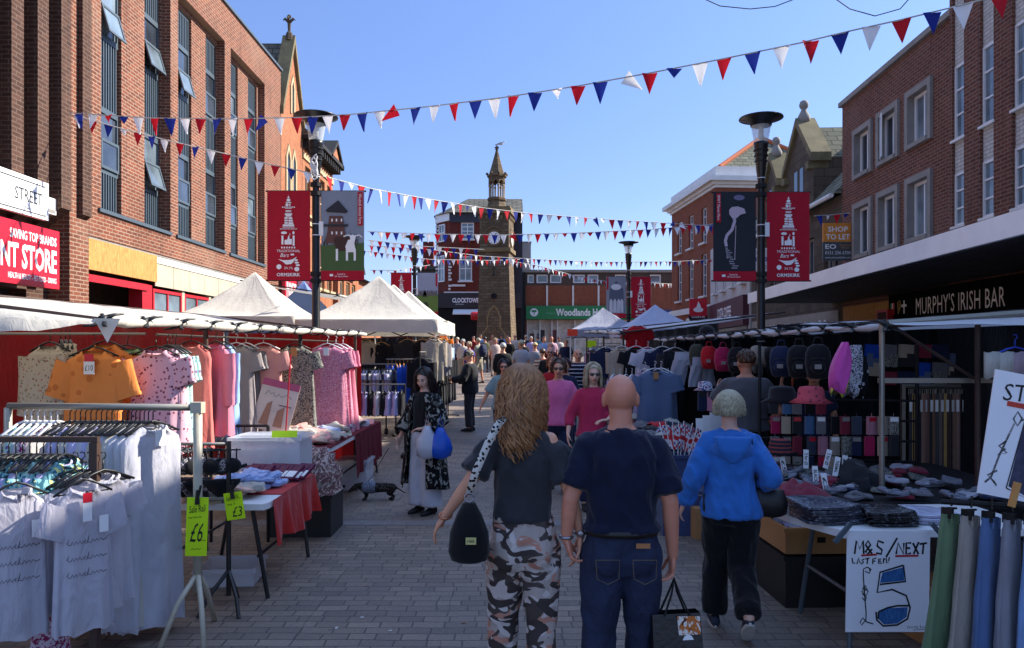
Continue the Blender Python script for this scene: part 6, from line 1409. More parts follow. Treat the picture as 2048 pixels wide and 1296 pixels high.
MB_ = E('sock_stand', 'dark steel display stand behind the sock packs', 'display stand', (P(1670, 0, 7.7).x, 7.75, 0)); m = MB(); [m.tube([(-.75, 0, z), (.7, -.3, z)], .012, 5) for z in (1.35, 1.15, .95, .75)]; m.build('bar', M_blackm, MB_)
for x, y in ((-.75, 0), (.7, -.3)): MB().tube([(x, y, 0), (x, y, 1.9)], .018, 6).build('post', M_blackm, MB_)
# grid of dark wallets / gloves / scarves further back
for k in range(32):
 px = 1700 + (k % 8) * 34; py = 690 + (k // 6) * 18; mt = [c_char, c_navy, c_mgrey, p_paisley, c_mar, c_blue, c_bed, c_beige][(k * 5 + k // 8) % 8]
 if k // 6 > 3: break
 r = E('hanging_scarf', 'dark scarf folded on the shadowed back rail of the belt stall', 'scarf', P(px + 10, py, 8.5), R(random.uniform(-20, 20)), 'dark scarves at the back'); MB().prism([(-.09, -.14), (.08, -.15), (.09, .0), (-.08, .01)], -.02, .02).build('cloth', mt, r)
# bandanas
def bandana(label, px, py, d, mt, w_, L, seed, rz):
 r = E('hanging_bandana', label, 'bandana', P(px, py, d), R(rz), gR); m = MB(); n = 16; rings = []
 for k in range(8):
  t = k / 7; a = w_ * (.18 + .9 * math.sin(PI * min(1, t * .75))) / 2
  rings.append([Vector((a * math.cos(2 * PI * i / n) - .06 * t, (.05 + .03 * t) * math.sin(2 * PI * i / n) + .015 * math.sin(i * 1.9 + seed + t * 3), -L * t + (.05 * math.sin(i * 1.3 + seed) * t))) for i in range(n)])
 m.loft(rings); m.build('cloth', mt, r, True); return r
bandana('bright pink bandana bunch hanging at the stall corner', 1690, 684, 5.9, c_magp, .15, .36, 1, 0)
bandana('black and white paisley bandana behind the pink one', 1712, 690, 6.1, pattern('bandana_paisley', '#15161c', ['#a9a9b0'], 34, .24, 'floral'), .14, .38, 3, 20)
bandana('black spotted bandana right of the paisley one', 1728, 712, 6.2, pattern('bandana_spot', '#15161c', ['#b0b0b8'], 20, .3), .13, .3, 5, -10)
bandana('yellow and green bandana tip below the pink one', 1688, 752, 6.0, cloth('yellow_green', '#b9b428', .4), .1, .12, 8, 10)
o = link('displayed_hoodie', rumpled_mesh(c_char, .2, 9)); tag(o, 'black hooded top heaped upright between the price cards and the steel pole', 'hoodie'); o.location = P(1715, 975, 6.2); o.rotation_euler = (R(62), R(8), R(10)); o.scale = (.85, 1.1, 1.6)
# tables and piles
tR = table('white plastic folding table with bagged clothes at the front of the right stall', 0, 0, 0, 0, .75) if 0 else None
tr = E('folding_table', 'white plastic folding table with bagged clothes at the front right', 'table', (2.0, 4.6, 0), R(3))
m = MB(); pts = [(.02, 0), (1.3, 0), (1.3, .75), (-.1, .75), (-.16, .6), (-.14, .42)]; m.hprism(pts, .705, .75); m.build('table_top', M_wsign, tr)
for sx in (.12, 1.2):
 MB().tube([(sx, .12, .7), (sx - .06, .02, 0)], .016, 7).build('leg', M_dkmetal, tr); MB().tube([(sx, .62, .7), (sx - .06, .72, 0)], .016, 7).build('leg', M_dkmetal, tr); MB().tube([(sx - .03, .07, .35), (sx - .03, .66, .35)], .012, 6).build('stretcher', M_dkmetal, tr)
def mk_bagged(name, c):
 t = NT(name); v = t.obj(); n1 = t.noise(t.scalev(v, 1, 1, 1), 14, 3, .6, 2); col = t.mix(t.ramp(n1, [(.55, 0.0), (.7, .55)]), srgb(c), (.45, .47, .55)); t.l(col, t.b.inputs['Base Color']); t.b.inputs['Roughness'].default_value = .18; t.bump(n1, .6, .02); return t.m
M_bagg = [mk_bagged('bagged_grey', '#3a3d4a'), mk_bagged('bagged_black', '#14151b'), mk_bagged('bagged_white', '#b9bad0'), mk_bagged('bagged_plum', '#3a2430')]
def stack(label, px, py, d, mt, n, w_, dd, cat='garment', rz=0, nm='bagged_garment'):
 p = P(px, py, d); gme = folded_mesh(mt, w_, dd, .022, 3)
 for k in range(n):
  o = link(nm, gme); tag(o, label, cat, label); o.location = (p.x + random.uniform(-.02, .02), p.y + random.uniform(-.02, .02), .755 + .018 * k); o.rotation_euler = (0, 0, R(rz + random.uniform(-6, 6)))
stack('glossy bagged grey trousers stacked at the left of the white table', 1645, 1000, 4.95, M_bagg[0], 6, .38, .42, rz=12)
stack('folded black jumper stacked in the middle of the white table', 1765, 1000, 4.85, M_bagg[1], 5, .3, .34, nm='folded_jumper')
stack('bagged white shirt stacked on the right of the white table', 1858, 1000, 4.9, M_bagg[2], 3, .3, .32)
tr2 = table('black covered display table behind the white folding table', 2.05, 4.2, 5.6, 7.6, .72, M_blackm)
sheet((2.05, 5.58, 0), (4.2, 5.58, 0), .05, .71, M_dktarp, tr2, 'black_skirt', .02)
pil = [cloth('pile_grey', '#6d6e78'), p_paisley, c_w, c_mar, c_mgrey, c_navy, pattern('pile_stripe', '#8d8f9c', ['#2b2c36'], 40, .3, 'check')]
scatter('small folded packet of socks spread over the dark display table', 'folded_socks', 'socks', 'sock spread on the dark display table', pil, 2.2, 3.6, 5.65, 6.9, .73, 75, 21, 'fold', .06, .55, .25)
o = link('folded_cloth', rumpled_mesh(c_mar, .22, 4)); tag(o, 'maroon cloth heap beside the blue hooded shopper', 'cloth'); o.location = (2.12, 5.75, .74)
for i, (px, py, d, rz) in enumerate(((1567, 932, 6.6, -6), (1612, 918, 6.5, 4), (1655, 918, 6.3, 18), (1631, 952, 6.1, 0), (1650, 967, 5.9, -6), (1673, 933, 6.2, 14), (1689, 930, 6.3, 8))):
 o = E('price_card', 'narrow white handwritten price card standing among the socks', 'price card', P(px, py, d), rot=(R(-10), R(rz), 0), group='price cards among the socks'); MB().box(-.022, .022, -.002, .002, -.08, .08).build('card', M_wsign, o); text(['£5', '2 for £5', '3 for £5', 'BLACK', '£3', 'THERMAL', '£2'][i], .1, .028, M_ink, o, (0, -.0035, 0), (0, PI / 2, 0), bold=.02)
# cardboard box on black crate
tote('storage_crate', 'black plastic crate under the cardboard box at the front right', 'crate', (2.25, 5.75, 0), (.6, .62, .34), M_plasticb, None, R(2), .02, True)
cbx = tote('cardboard_box', 'open brown cardboard box of white socks on the black crate', 'box', (2.25, 5.75, .386), (.6, .62, .19), M_card, None, R(2), .01, False)
MB().box(-.07, -.01, -.3125, -.3105, .08, .12).build('hand_hole', M_shade, cbx)
scatter('white sock bundle inside the open cardboard box', 'folded_socks', 'socks', 'white socks in the cardboard box', [c_w, c_lil], 2.05, 2.35, 5.55, 5.9, .5, 14, 31, 'rump', .04, .45, .3)
cb2 = tote('cardboard_box', 'brown cardboard box on the ground behind the white poster', 'box', (2.72, 4.85, 0), (.3, .35, .34), M_card, None, R(8), .01, True)
# poster, trousers, storm sign
pm = mat('poster_card', '#ebebef', .6, .02)
ps = E('poster', 'white handwritten five pound poster clipped to the folding table edge', 'poster', (P(1779, 0, 4.52).x, 4.53, P(0, 1062, 4.52).z), rot=(R(0), R(1), R(3)))
MB().box(-.255, .255, -.003, .003, -.605, 0).build('board', pm, ps)
S = (.51, .605); q0 = (-.255, -.605)
def hw(lines, w_, mt=M_ink, nm='handwriting'): return stroke(ps, lines, mt, q0, S, w_, nm, -.0045)
hw([[(.09, .77), (.11, .9), (.15, .82), (.19, .9), (.2, .77)], [(.3, .77), (.22, .86), (.25, .9), (.28, .86), (.22, .79), (.25, .77), (.3, .82)], [(.44, .88), (.37, .9), (.36, .85), (.42, .81), (.41, .77), (.35, .78)], [(.47, .74), (.6, .93)], [(.59, .77), (.61, .88), (.68, .77), (.68, .88)], [(.77, .88), (.71, .88), (.71, .77), (.77, .78)], [(.71, .83), (.76, .83)], [(.79, .88), (.86, .77)], [(.8, .77), (.86, .89)], [(.87, .87), (.96, .88)], [(.92, .88), (.91, .77)]], .012)
hw([[(.17, .755), (.36, .765)], [(.58, .75), (.86, .755)]], .012, mat('red_marker', '#b02030', .6), 'red_underline')
hw([[(.06, .73), (.07, .68), (.1, .68)], [(.12, .67), (.14, .73), (.16, .68)], [(.21, .72), (.18, .71), (.2, .69), (.17, .67)], [(.22, .72), (.27, .73)], [(.25, .72), (.24, .67)], [(.31, .67), (.31, .72), (.35, .73)], [(.31, .7), (.34, .7)], [(.41, .72), (.38, .72), (.38, .68), (.42, .68)], [(.38, .7), (.41, .7)], [(.44, .68), (.44, .73)], [(.44, .71), (.47, .73), (.48, .68)], [(.51, .74), (.5, .7)], [(.497, .685), (.5, .68)]], .008)
hw([[(.28, .6), (.27, .63), (.24, .64), (.2, .62), (.2, .55), (.21, .45), (.22, .35), (.24, .2), (.24, .12), (.19, .07), (.17, .1), (.2, .14), (.25, .1), (.33, .08)], [(.22, .6), (.27, .58), (.29, .62), (.25, .64)], [(.19, .42), (.23, .46), (.25, .42), (.18, .4), (.24, .36), (.26, .4), (.2, .45)], [(.19, .38), (.24, .34), (.23, .3), (.19, .34)]], .007)
five = [(.72, .64), (.7, .48), (.4, .47), (.42, .6), (.72, .65), (.72, .48)]
hw([[(.68, .66), (.4, .59), (.37, .39), (.55, .42), (.72, .36), (.77, .24), (.74, .13), (.62, .07), (.45, .06), (.37, .12), (.36, .2)], [(.68, .66), (.71, .5), (.4, .47)], [(.39, .2), (.5, .24), (.62, .26), (.76, .26)], [(.39, .2), (.39, .13)]], .011)
m = MB(); m.M = Matrix.Translation((q0[0], 0, q0[1])) @ Matrix.Diagonal((S[0], 1, S[1], 1)); m.prism([(.4, .485), (.43, .585), (.68, .64), (.7, .51)], -.0042, -.0035); m.prism([(.39, .13), (.4, .2), (.52, .235), (.74, .245), (.73, .15), (.62, .085), (.46, .075)], -.0042, -.0035)
def mk_marker():
 t = NT('blue_marker'); v = t.obj(); n1 = t.noise(t.scalev(v, 1, 1, .25), 60, 2, .5, 2); t.l(t.ramp(n1, [(.4, srgb('#22558e')), (.7, srgb('#3f7ab4'))]), t.b.inputs['Base Color']); return t.m
m.build('blue_fill', mk_marker(), ps)
hw([[(.74, .035), (.75, .06), (.77, .035), (.77, .06)], [(.785, .045), (.8, .055), (.8, .035), (.785, .045)], [(.825, .035), (.83, .06), (.85, .05), (.84, .035)], [(.86, .06), (.86, .035), (.88, .04)], [(.89, .06), (.91, .06)], [(.9, .06), (.9, .035)], [(.92, .055), (.925, .035), (.94, .055)], [(.95, .035), (.955, .055), (.965, .04), (.97, .06)], [(.81, .02), (.97, .025)]], .003)
for sx, rr in ((-.27, 40), (.27, -40)):
 o = E('bulldog_clip', 'grey clip holding the %s top corner of the white poster' % ('left' if sx < 0 else 'right'), 'clip', (ps.location.x + sx * 1.03, 4.5, ps.location.z + .005), rot=(0, R(rr), 0)); m = MB(); m.box(-.012, .012, -.012, .012, -.09, .06); m.tube([(0, 0, .05), (0, .03, .05)], .008, 5); m.build('jaw', M_dkmetal, o)
sg = E('price_sign', 'large white card with red underlined heading and marker drawn swatches', 'price sign', P(2075, 885, 3.75), rot=(R(-4), R(11), 0))
MB().box(-.26, .32, -.004, .004, -.3, .32).build('board', pm, sg)
text('STORM', .38, .085, M_ink, sg, (-.02, -.0055, .235), (0, R(-6), 0), shear=.15); MB().box(-.18, .2, -.0065, -.0045, .15, .175).build('red_underline', mat('red_marker2', '#c03a2a', .6), sg)
stroke(sg, [[(.9, .9), (.7, 1.0), (.6, .9), (.75, .82), (.85, .92)], [(.65, .85), (.45, .55), (.35, .4), (.2, .1), (.05, .02)], [(.5, .6), (.3, .52), (.55, .45), (.3, .4), (.5, .5)], [(.35, .2), (.1, .12), (.3, .05), (.4, 0)]], M_ink, (-.24, -.25), (.17, .38), .011)
for sx, c in ((-.06, '#3a3a52'), (.12, '#5a3a48')):
 MB().prism([(sx - .055, -.24), (sx + .03, -.27), (sx + .055, .07), (sx - .02, .09)], -.006, -.0045).build('marker_swatch', mat('swatch_' + c[1:], c, .7, .4, 20), sg)
 stroke(sg, [[(sx - .065, -.25), (sx - .02, .1), (sx + .065, .08), (sx + .035, -.28), (sx - .065, -.25)]], M_ink, (0, 0), (1, 1), .006, 'swatch_outline', -.0065)
o = E('clothes_peg', 'wooden peg gripping the bottom of the large white card', 'peg', P(2030, 985, 3.6), rot=(0, R(15), 0)); MB().box(-.012, .012, -.012, .012, -.07, .05).build('wood', M_wood, o)
rT = E('clothes_rail', 'low black rail of clipped trousers at the bottom right', 'clothes rail', (P(1900, 0, 3.95).x, 3.95, 0)); m = MB(); m.tube([(-.05, 0, 1.06), (.9, -.35, 1.06)], .015, 6); m.build('rail', M_blackm, rT); MB().tube([(.9, -.35, 0), (.9, -.35, 1.06)], .016, 6).build('post', M_blackm, rT); MB().tube([(.45, -.15, 0), (.45, -.15, 1.06)], .016, 6).build('post', M_blackm, rT)
tcs = [cloth('sage_trouser', '#5f7556', .5), cloth('stone_trouser', '#948a80', .5), cloth('denim_trouser', '#51678f', .6), cloth('grey_trouser', '#7d7c84', .5), cloth('pale_denim', '#6f8cb8', .6), cloth('grey_trouser2', '#85848a', .5), cloth('burgundy_trouser', '#6e1e2c', .5), cloth('slate_trouser', '#59606c', .5)]
lbs = ['sage green trousers at the left end of the low rail', 'stone coloured trousers next to the sage pair', 'denim blue trousers third along the low rail', 'mid grey trousers fourth along the low rail', 'pale washed blue trousers fifth along the low rail', 'warm grey trousers clipped lower than the blue pair', 'burgundy trousers hanging near the frame edge', 'slate trousers at the right edge of the low rail']
for k in range(8):
 t = k / 7; x = rT.location.x + .0 + .078 * k; y = 3.93 - .04 * k
 r = E('hanging_trousers', lbs[k], 'trousers', (x, y, 1.1 - .025 * (k if k > 4 else 0)), R(18 + 3 * k), 'trousers on the low rail'); mm = MB(); rg = []
 for z_, a, b in ((-.1, .055, .012), (-.14, .057, .013), (-.145, .06, .017), (-.3, .068, .016), (-.5, .075, .015), (-.7, .082, .014), (-.88, .088, .012), (-.9, .088, .011)):
  rg.append([Vector((a * (abs(math.cos(t)) ** .5) * math.copysign(1, math.cos(t)) + .004 * math.sin(z_ * 14 + t * 2) - .05 * abs(z_) ** 1.5 * (1 if k < 5 else .5), b * (abs(math.sin(t)) ** .3) * math.copysign(1, math.sin(t)) + .018 * abs(z_) * math.sin(4 * math.cos(t) * 1.6 + z_ * 5 + k) - .012 * math.exp(-(math.cos(t) * 5 - .6) ** 2) * (z_ < -.15), z_ + (.012 if math.cos(t) > 0 and z_ < -.8 else 0))) for t in [2 * PI * i / 22 + .07 for i in range(22)]])
 mm.loft(rg, cap=False); mm.build('leg_fabric', tcs[k], r, True); m = MB(); [m.box(q, q + .008, -.031, -.024, -.15, -.098) for q in (-.03, .02)]; m.build('belt_loop', tcs[k], r)
 0 and hang('trousers', 'hanging_trousers', lbs[k], 'trousers', (x, y, 1.1 - .025 * (k if k > 4 else 0)), R(62 - 4 * k), tcs[k], None, 'trousers on the low rail', None, w=.34, L=.86, seed=k, spread=.03); r.rotation_euler.y = R(5 - k)
 m = MB(); m.tube([(0, 0, 0), (0, 0, -.06)], .006, 5); m.tube([(-.035, 0, -.07), (.035, 0, -.07)], .006, 5); m.box(-.035, -.015, -.03, .03, -.12, -.07); m.build('clip_hanger', M_plasticb, r, location=(0, 0, 0))
for k in range(4):
 o = E('hanging_shorts', 'pale grey folded shorts hanging at the end of the right stall roof', 'shorts', P(1985 + k * 28, 705, 5.85), R(10), 'pale shorts at the end of the right stall roof'); m = MB(); m.loft([[Vector((.07 * (abs(math.cos(t)) ** .5) * math.copysign(1, math.cos(t)), .03 * math.sin(t), z + .01 * math.sin(t * 3))) for t in [2 * PI * i / 14 + .1 for i in range(14)]] for z in (-.2, -.1, 0)]); m.build('fabric', [c_w2, c_w2, cloth('mauve_cloth', '#94808a'), c_greyb][k], o, True)
o = link('coat_hanger', hanger_mesh(mat('blue_plastic', '#1f3fb0', .4), .4)); tag(o, 'bright blue plastic hanger above the pale shorts', 'hanger'); o.location = P(2030, 672, 5.85)
# hanging clothes on the street edge further along
def rhang(px, py, d, mt, lb, w_=.48, L=.6, sl=.2, rz=0, hg=HW, kind='tee', nm='hanging_shirt', cat='shirt', seed=0, tagc=None, **k): return hang(kind, nm, lb, cat, P(px, py, d), R(rz), mt, hg, None, tagc, w=w_, L=L, sl=sl, seed=seed, **k) if kind != 'trousers' else hang(kind, nm, lb, cat, P(px, py, d), R(rz), mt, hg, None, tagc, w=w_, L=L, seed=seed, **k)
rhang(1310, 724, 10.6, c_bed, 'blue grey tee shirt with pale neck hanging on the lower rail', .52, .76, .21, 0, seed=1, tagc=M_card)
rhang(1322, 724, 10.9, c_bed, 'second blue grey tee shirt behind the front one', .5, .76, .21, -35, seed=2)
rhang(1290, 726, 11.2, c_lil, 'pale lilac tee shirt left of the blue grey one', .45, .7, .2, -60, seed=3)
rhang(1345, 690, 12.0, c_black, 'black trousers behind the blue grey tee shirt', .34, .95, kind='trousers', nm='hanging_trousers', cat='trousers', hg=None, rz=30)
rhang(1378, 690, 11.2, cloth('pale_shorts', '#9a9ca6', .5), 'pale grey cargo shorts hanging from the stall edge', .42, .5, kind='trousers', nm='hanging_shorts', cat='shorts', hg=None, seed=3, short=True, spread=.08)
rhang(1404, 700, 10.8, cloth('pale_shorts', '#9a9ca6', .5), 'second pair of pale grey shorts partly behind the rucksacks', .36, .42, kind='trousers', nm='hanging_shorts', cat='shorts', hg=None, seed=4, short=True, rz=30, spread=.05)
for px, py, d, mt, lb, sl in ((1211, 684, 13.9, c_navy, 'navy hooded top hanging at the far end of the right stall', .5), (1243, 682, 13.6, c_beige, 'cream buttoned shirt right of the navy hooded top', .4), (1272, 682, 13.3, c_black, 'black tee shirt right of the cream shirt', .2), (1296, 684, 13.0, c_w, 'white tee shirt with dark print between black shirts', .2), (1325, 682, 12.7, c_navy, 'navy tee shirt right of the white printed one', .2), (1350, 684, 12.3, c_char, 'charcoal tee shirt before the pale shorts', .2)):
 rhang(px, py, d, mt, lb, .46, .55, sl, seed=px % 4)
for k in range(10): hang('tee', 'hanging_shirt', 'small bright shirt packed on the second rail of the right stall', 'shirt', P(1228 + k * 12, 738, 12.4 - k * .12), R(60), [c_lil, c_w, c_redb, c_w, c_char, c_w2, c_coral, c_sky][k % 8], HW, 'second rail of the right stall', None, w=.4, L=.5, sl=.2, seed=k % 4)
tr3 = table('low table of caps and hats in front of the blue grey tee shirt', 1.62, 2.3, 8.2, 11.4, .78, M_blackm); sheet((1.62, 8.2, 0), (1.62, 11.4, 0), .05, .77, c_navy, tr3, 'table_skirt', .02); sheet((1.62, 8.2, 0), (2.3, 8.2, 0), .05, .77, cloth('blue_skirt', '#2c3f78', .5), tr3, 'table_skirt', .02)
scatter('folded cap or scarf in the pile on the low cap table', 'folded_headwear', 'cap', 'pile on the low cap table', [c_w2, c_redb, c_black, c_mgrey, p_uk, c_char], 1.7, 2.2, 8.5, 11.2, .8, 40, 41, 'rump', .07, .5, .3)
for k in range(4):
 o = E('cardboard_box', 'small brown box on the ground beside the blue hooded shopper', 'box', (1.95 + .12 * (k % 2), 6.6 + .5 * k, 0), R(5), 'brown boxes under the right stall'); MB().box(-.18, .18, -.2, .2, 0, .3).build('carton', M_card, o); MB().box(-.18, .18, -.02, .02, .301, .303).build('tape', M_panel, o)
# union flags in a tub
tub = tote('flag_tub', 'grey tub of union flags on the corner of the cap table', 'tub', (1.72, 7.75, .45), (.26, .24, .34), cloth('tub_blue', '#3a4468', .2), None, 0, .01, False)
ts = E('display_box', 'slate blue box standing under the flag tub', 'box', (1.72, 7.75, 0)); MB().box(-.22, .22, -.22, .22, 0, .445).build('carton', cloth('tub_blue', '#3a4468', .2), ts); MB().box(-.225, .225, -.225, .225, .4, .41).build('tape', M_conc, ts)
f_w, f_b, f_r = mat('flag_white', '#c4c4cc', .8), mat('flag_blue', '#26386e', .8), mat('flag_red', '#b01c2c', .8)
for k in range(7):
 a = random.uniform(-.25, .25); r = E('union_flag', 'small union flag on a white stick standing in the tub', 'flag', (1.68 + .018 * k - .05, 7.7 + .03 * (k % 3), .6), rot=(R(random.uniform(-12, 12)), R(-14 + 5 * k), R(random.uniform(-18, 18))), group='union flags in the tub'); r.scale = (.85, .8, .8)
 MB().tube([(0, 0, 0), (0, 0, .66)], .006, 5).build('stick', M_upvc, r)
 m = MB(); W_, H_ = .2, .3; zt = .62; n = 10
 def fp(u, v, o_): return (u * W_, o_ + .03 * math.sin(u * 7 + v * 2 + k), zt - v * H_ - .08 * u)
 m.m = 0
 for i in range(n):
  for j in range(n):
   u0, v0, u1, v1 = i / n, j / n, (i + 1) / n, (j + 1) / n; c = ((i + .5) / n, (j + .5) / n); du, dv = abs(c[0] - .5), abs(c[1] - .5); m.m = 2 if min(du, dv) < .1 else (1 if min(du, dv) < .16 else (2 if abs(du - dv) < .05 else (1 if abs(du - dv) < .13 else 0)))
   m.poly([fp(u0, v0, 0), fp(u1, v0, 0), fp(u1, v1, 0), fp(u0, v1, 0)])
 m.build('flag_cloth', [f_b, f_w, f_r], r, True)
for k in range(3): o = MB().box(-.07, .07, -.003, .003, 0, .2).build('blank_card', M_wsign, None, location=P(1405 + k * 14, 872 - 6 * k, 8.6), rotation_euler=(R(-8), 0, R(5 * k))); tag(o, 'blank white card standing behind the union flags', 'card', 'blank cards behind the flags')
# ---- further right stall and gazebos
cF = [(2.2, 15.2, 2.2), (2.25, 23.5, 2.42), (5.6, 23.5, 2.75), (5.4, 15.0, 2.6)]
st4 = stall_roof('second white tarpaulin stall further along the right side', cF, M_whitetarp, 4, 9)
for (x, y) in ((2.25, 15.3), (2.3, 19), (2.3, 23.3), (5.2, 15.2)): pole(st4, x, y, 2.2)
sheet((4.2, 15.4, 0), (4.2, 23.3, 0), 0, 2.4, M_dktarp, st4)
rail_of('rail of mixed coats under the second right stall', 'coat or shirt packed along the rail of the second right stall', 2.35, 15.6, 2.4, 22.5, 1.95, 30, [c_char, c_navy, c_black, cloth('pink_acc', '#c46a80'), c_lil, c_mgrey, c_beige, c_black], .8, sl=.45, nm='hanging_coat', cat='coat', legs=False, seed=2)
hang('tee', 'hanging_shirt', 'bright red tee shirt hung high under the second right stall', 'shirt', P(1275, 640, 15.6), 0, c_redb, HW, None, None, w=.5, L=.5, sl=.2)
gazebo('grey pop up gazebo right of the clock tower', 2.0, 4.7, 26.5, 29.2, 2.55, 3.4, M_gazg, .25); gazebo('lilac blue pop up gazebo below the far right lamp', 3.4, 6.1, 23.8, 26.5, 2.5, 3.35, M_gazl, .25)
rail_of('far rail of white shirts near the grey gazebo', 'pale shirt on the far rail by the grey gazebo', 2.6, 25.8, 3.8, 26.2, 1.6, 9, [c_w, c_lil, c_w2, c_black], .7, nm='hanging_shirt', cat='shirt', sl=.3, seed=3)
o = MB().box(-.16, .16, -.01, .01, 0, .22).build('price_sign', M_neon, None, location=P(1182, 695, 24)); tag(o, 'green card hanging at the far right stalls', 'price sign')
o = MB().box(-.16, .16, -.01, .01, 0, .22).build('price_sign', mat('orange_card', '#e0401c', .6), None, location=P(1145, 672, 24)); tag(o, 'orange card hanging under the grey gazebo edge', 'price sign')
# ================================================================ PEOPLE
def gz(d): return max(0.0, .03 * (min(d, 55) - 10))
def mk_skin(name, c):
 if name in _M: return _M[name]
 t = NT(name); v = t.obj(); c = srgb(c); n1 = t.noise(v, 9, 4, .6)
 col = t.ramp(n1, [(.3, tuple(x * .86 for x in c)), (.7, (min(1, c[0] * 1.1), c[1] * .98, c[2] * .95))])
 t.l(col, t.b.inputs['Base Color']); t.b.inputs['Roughness'].default_value = .5; t.b.inputs['Subsurface Weight'].default_value = .12; t.b.inputs['Subsurface Radius'].default_value = (.02, .008, .005); t.b.inputs['Subsurface Scale'].default_value = .5
 t.bump(t.math('ADD', t.noise(v, 120, 3), t.noise(t.scalev(v, 1, 1, 2.5), 22, 4, .6)), .35, .004); _M[name] = t.m; return t.m
def mk_hair(name, a, b):
 if name in _M: return _M[name]
 t = NT(name); v = t.obj(); n1 = t.noise(t.scalev(v, 1, 1, .22), 55, 3, .6, .6); n2 = t.noise(v, 6, 2)
 col = t.mix(n2, t.ramp(n1, [(.3, srgb(a)), (.65, srgb(b))]), srgb(a)); t.l(col, t.b.inputs['Base Color']); t.b.inputs['Roughness'].default_value = .42; t.b.inputs['Anisotropic'].default_value = .5
 t.bump(n1, .6, .006); _M[name] = t.m; return t.m
sk_fair = mk_skin('skin_fair', '#cf9a7c'); sk_red = mk_skin('skin_ruddy', '#cb8a70'); sk_tan = mk_skin('skin_tan', '#b47c60'); sk_pale = mk_skin('skin_pale', '#d8ae98')
h_cop = mk_hair('copper_hair', '#70472a', '#cc9662'); h_gin = mk_hair('ginger_hair', '#7a4424', '#b8743c'); h_blk = mk_hair('black_hair', '#0c090a', '#2a1e1e'); h_gry = mk_hair('grey_hair', '#8a8068', '#d6caa8'); h_bln = mk_hair('ash_blonde_hair', '#8a7a60', '#cdbf9e'); h_brn = mk_hair('brown_hair', '#2e1c12', '#6a4228'); h_wht = mk_hair('white_hair', '#9a9690', '#d0ccc4'); h_plm = mk_hair('plum_hair', '#241018', '#4a2030')
M_lens = mat('dark_lens', '#08080a', .12, .02, 3, 0, 40, 0, .8); M_lip = mat('lips', '#9a4a42', .5); M_eye = mat('eye_dark', '#1a1210', .3); M_sole = mat('shoe_sole', '#b5b0a8', .8, .1)
def V(*a): return Vector(a)
def sring(a, b, z, n=20, y=0, x=0, e=.85):
 return [V(x + a * (abs(math.cos(t)) ** e) * math.copysign(1, math.cos(t)), y + b * (abs(math.sin(t)) ** e) * math.copysign(1, math.sin(t)), z) for t in [2 * PI * (i + .5) / n for i in range(n)]]
def limb(m, pts, rr, n=12):
 m.tube(pts, rr, n)
 for p, r_ in zip(pts, rr): m.ball(p, r_ * .99, n, 8)
def remesh(name, m, vox, mt, parent, smooth=4, wr=0, wf=9, sub=1, seed=0):
 o = m.build(name, mt, None); md = o.modifiers.new('r', 'REMESH'); md.mode = 'VOXEL'; md.voxel_size = vox; md.use_smooth_shade = True
 s_ = o.modifiers.new('s', 'SMOOTH'); s_.factor = .6; s_.iterations = smooth
 bake(o); me = o.data
 if not me.materials: me.materials.append(mt)
 if wr:
  co = [v.co.copy() for v in me.vertices]; no = [v.normal.copy() for v in me.vertices]
  for v, c, n_ in zip(me.vertices, co, no):
   q = noise.noise(V(c.x * wf, c.y * wf, c.z * wf * .55 + seed)) + .5 * noise.noise(V(c.x * wf * 2.3 + c.z * 6, c.y * wf * 2, c.z * wf * 1.1 + seed))
   v.co = c + n_ * (wr * (1 - abs(q) * 2.2))
 for p in me.polygons: p.use_smooth = True
 o.parent = parent; KID.setdefault(parent.name, []).append(o); return o
def hand(m, w, d, nrm, curl, s, thumb):
 d = d.normalized(); a = d.cross(nrm).normalized(); nrm = a.cross(d).normalized(); Rm = Matrix((a, nrm, d)).transposed()
 m.ball(w + d * .045 * s, (.04 * s, .016 * s, .052 * s), 12, 8, Rm); m.ball(w + d * .02 * s, (.028 * s, .018 * s, .03 * s), 10, 6, Rm)
 for k, (off, L) in enumerate(((-.03, .062), (-.01, .075), (.01, .072), (.029, .055))):
  off *= thumb; p = w + d * .085 * s + a * off * s; pts = [p]; dd = d.copy()
  for j, f in enumerate((.45, .32, .23)):
   c = curl * (1.0 + .12 * k) * (.8 + .3 * j); dd = (dd * math.cos(c) - nrm * math.sin(c) * -1).normalized(); p = p + dd * L * f * 1.25 * s; pts.append(p)
  limb(m, pts, [.0092 * s, .0086 * s, .0078 * s, .0066 * s], 8)
 b = w + d * .02 * s - a * .03 * s * thumb; t1 = (d * .6 - a * .7 * thumb + nrm * .35).normalized(); t2 = (d * .9 - a * .15 * thumb + nrm * .3).normalized()
 limb(m, [b, b + t1 * .035 * s, b + t1 * .035 * s + t2 * .03 * s, b + t1 * .035 * s + t2 * .055 * s], [.014 * s, .011 * s, .0095 * s, .008 * s], 8)
ARM = dict(L=((-.215, -.03, 1.12), (-.225, .04, .88), (-.225, .08, .78)), R=((.215, -.03, 1.12), (.225, .04, .88), (.225, .08, .78)))
LEG = dict(L=((-.1, .02, .49), (-.1, -.01, .08)), R=((.1, .02, .49), (.1, -.01, .08)))
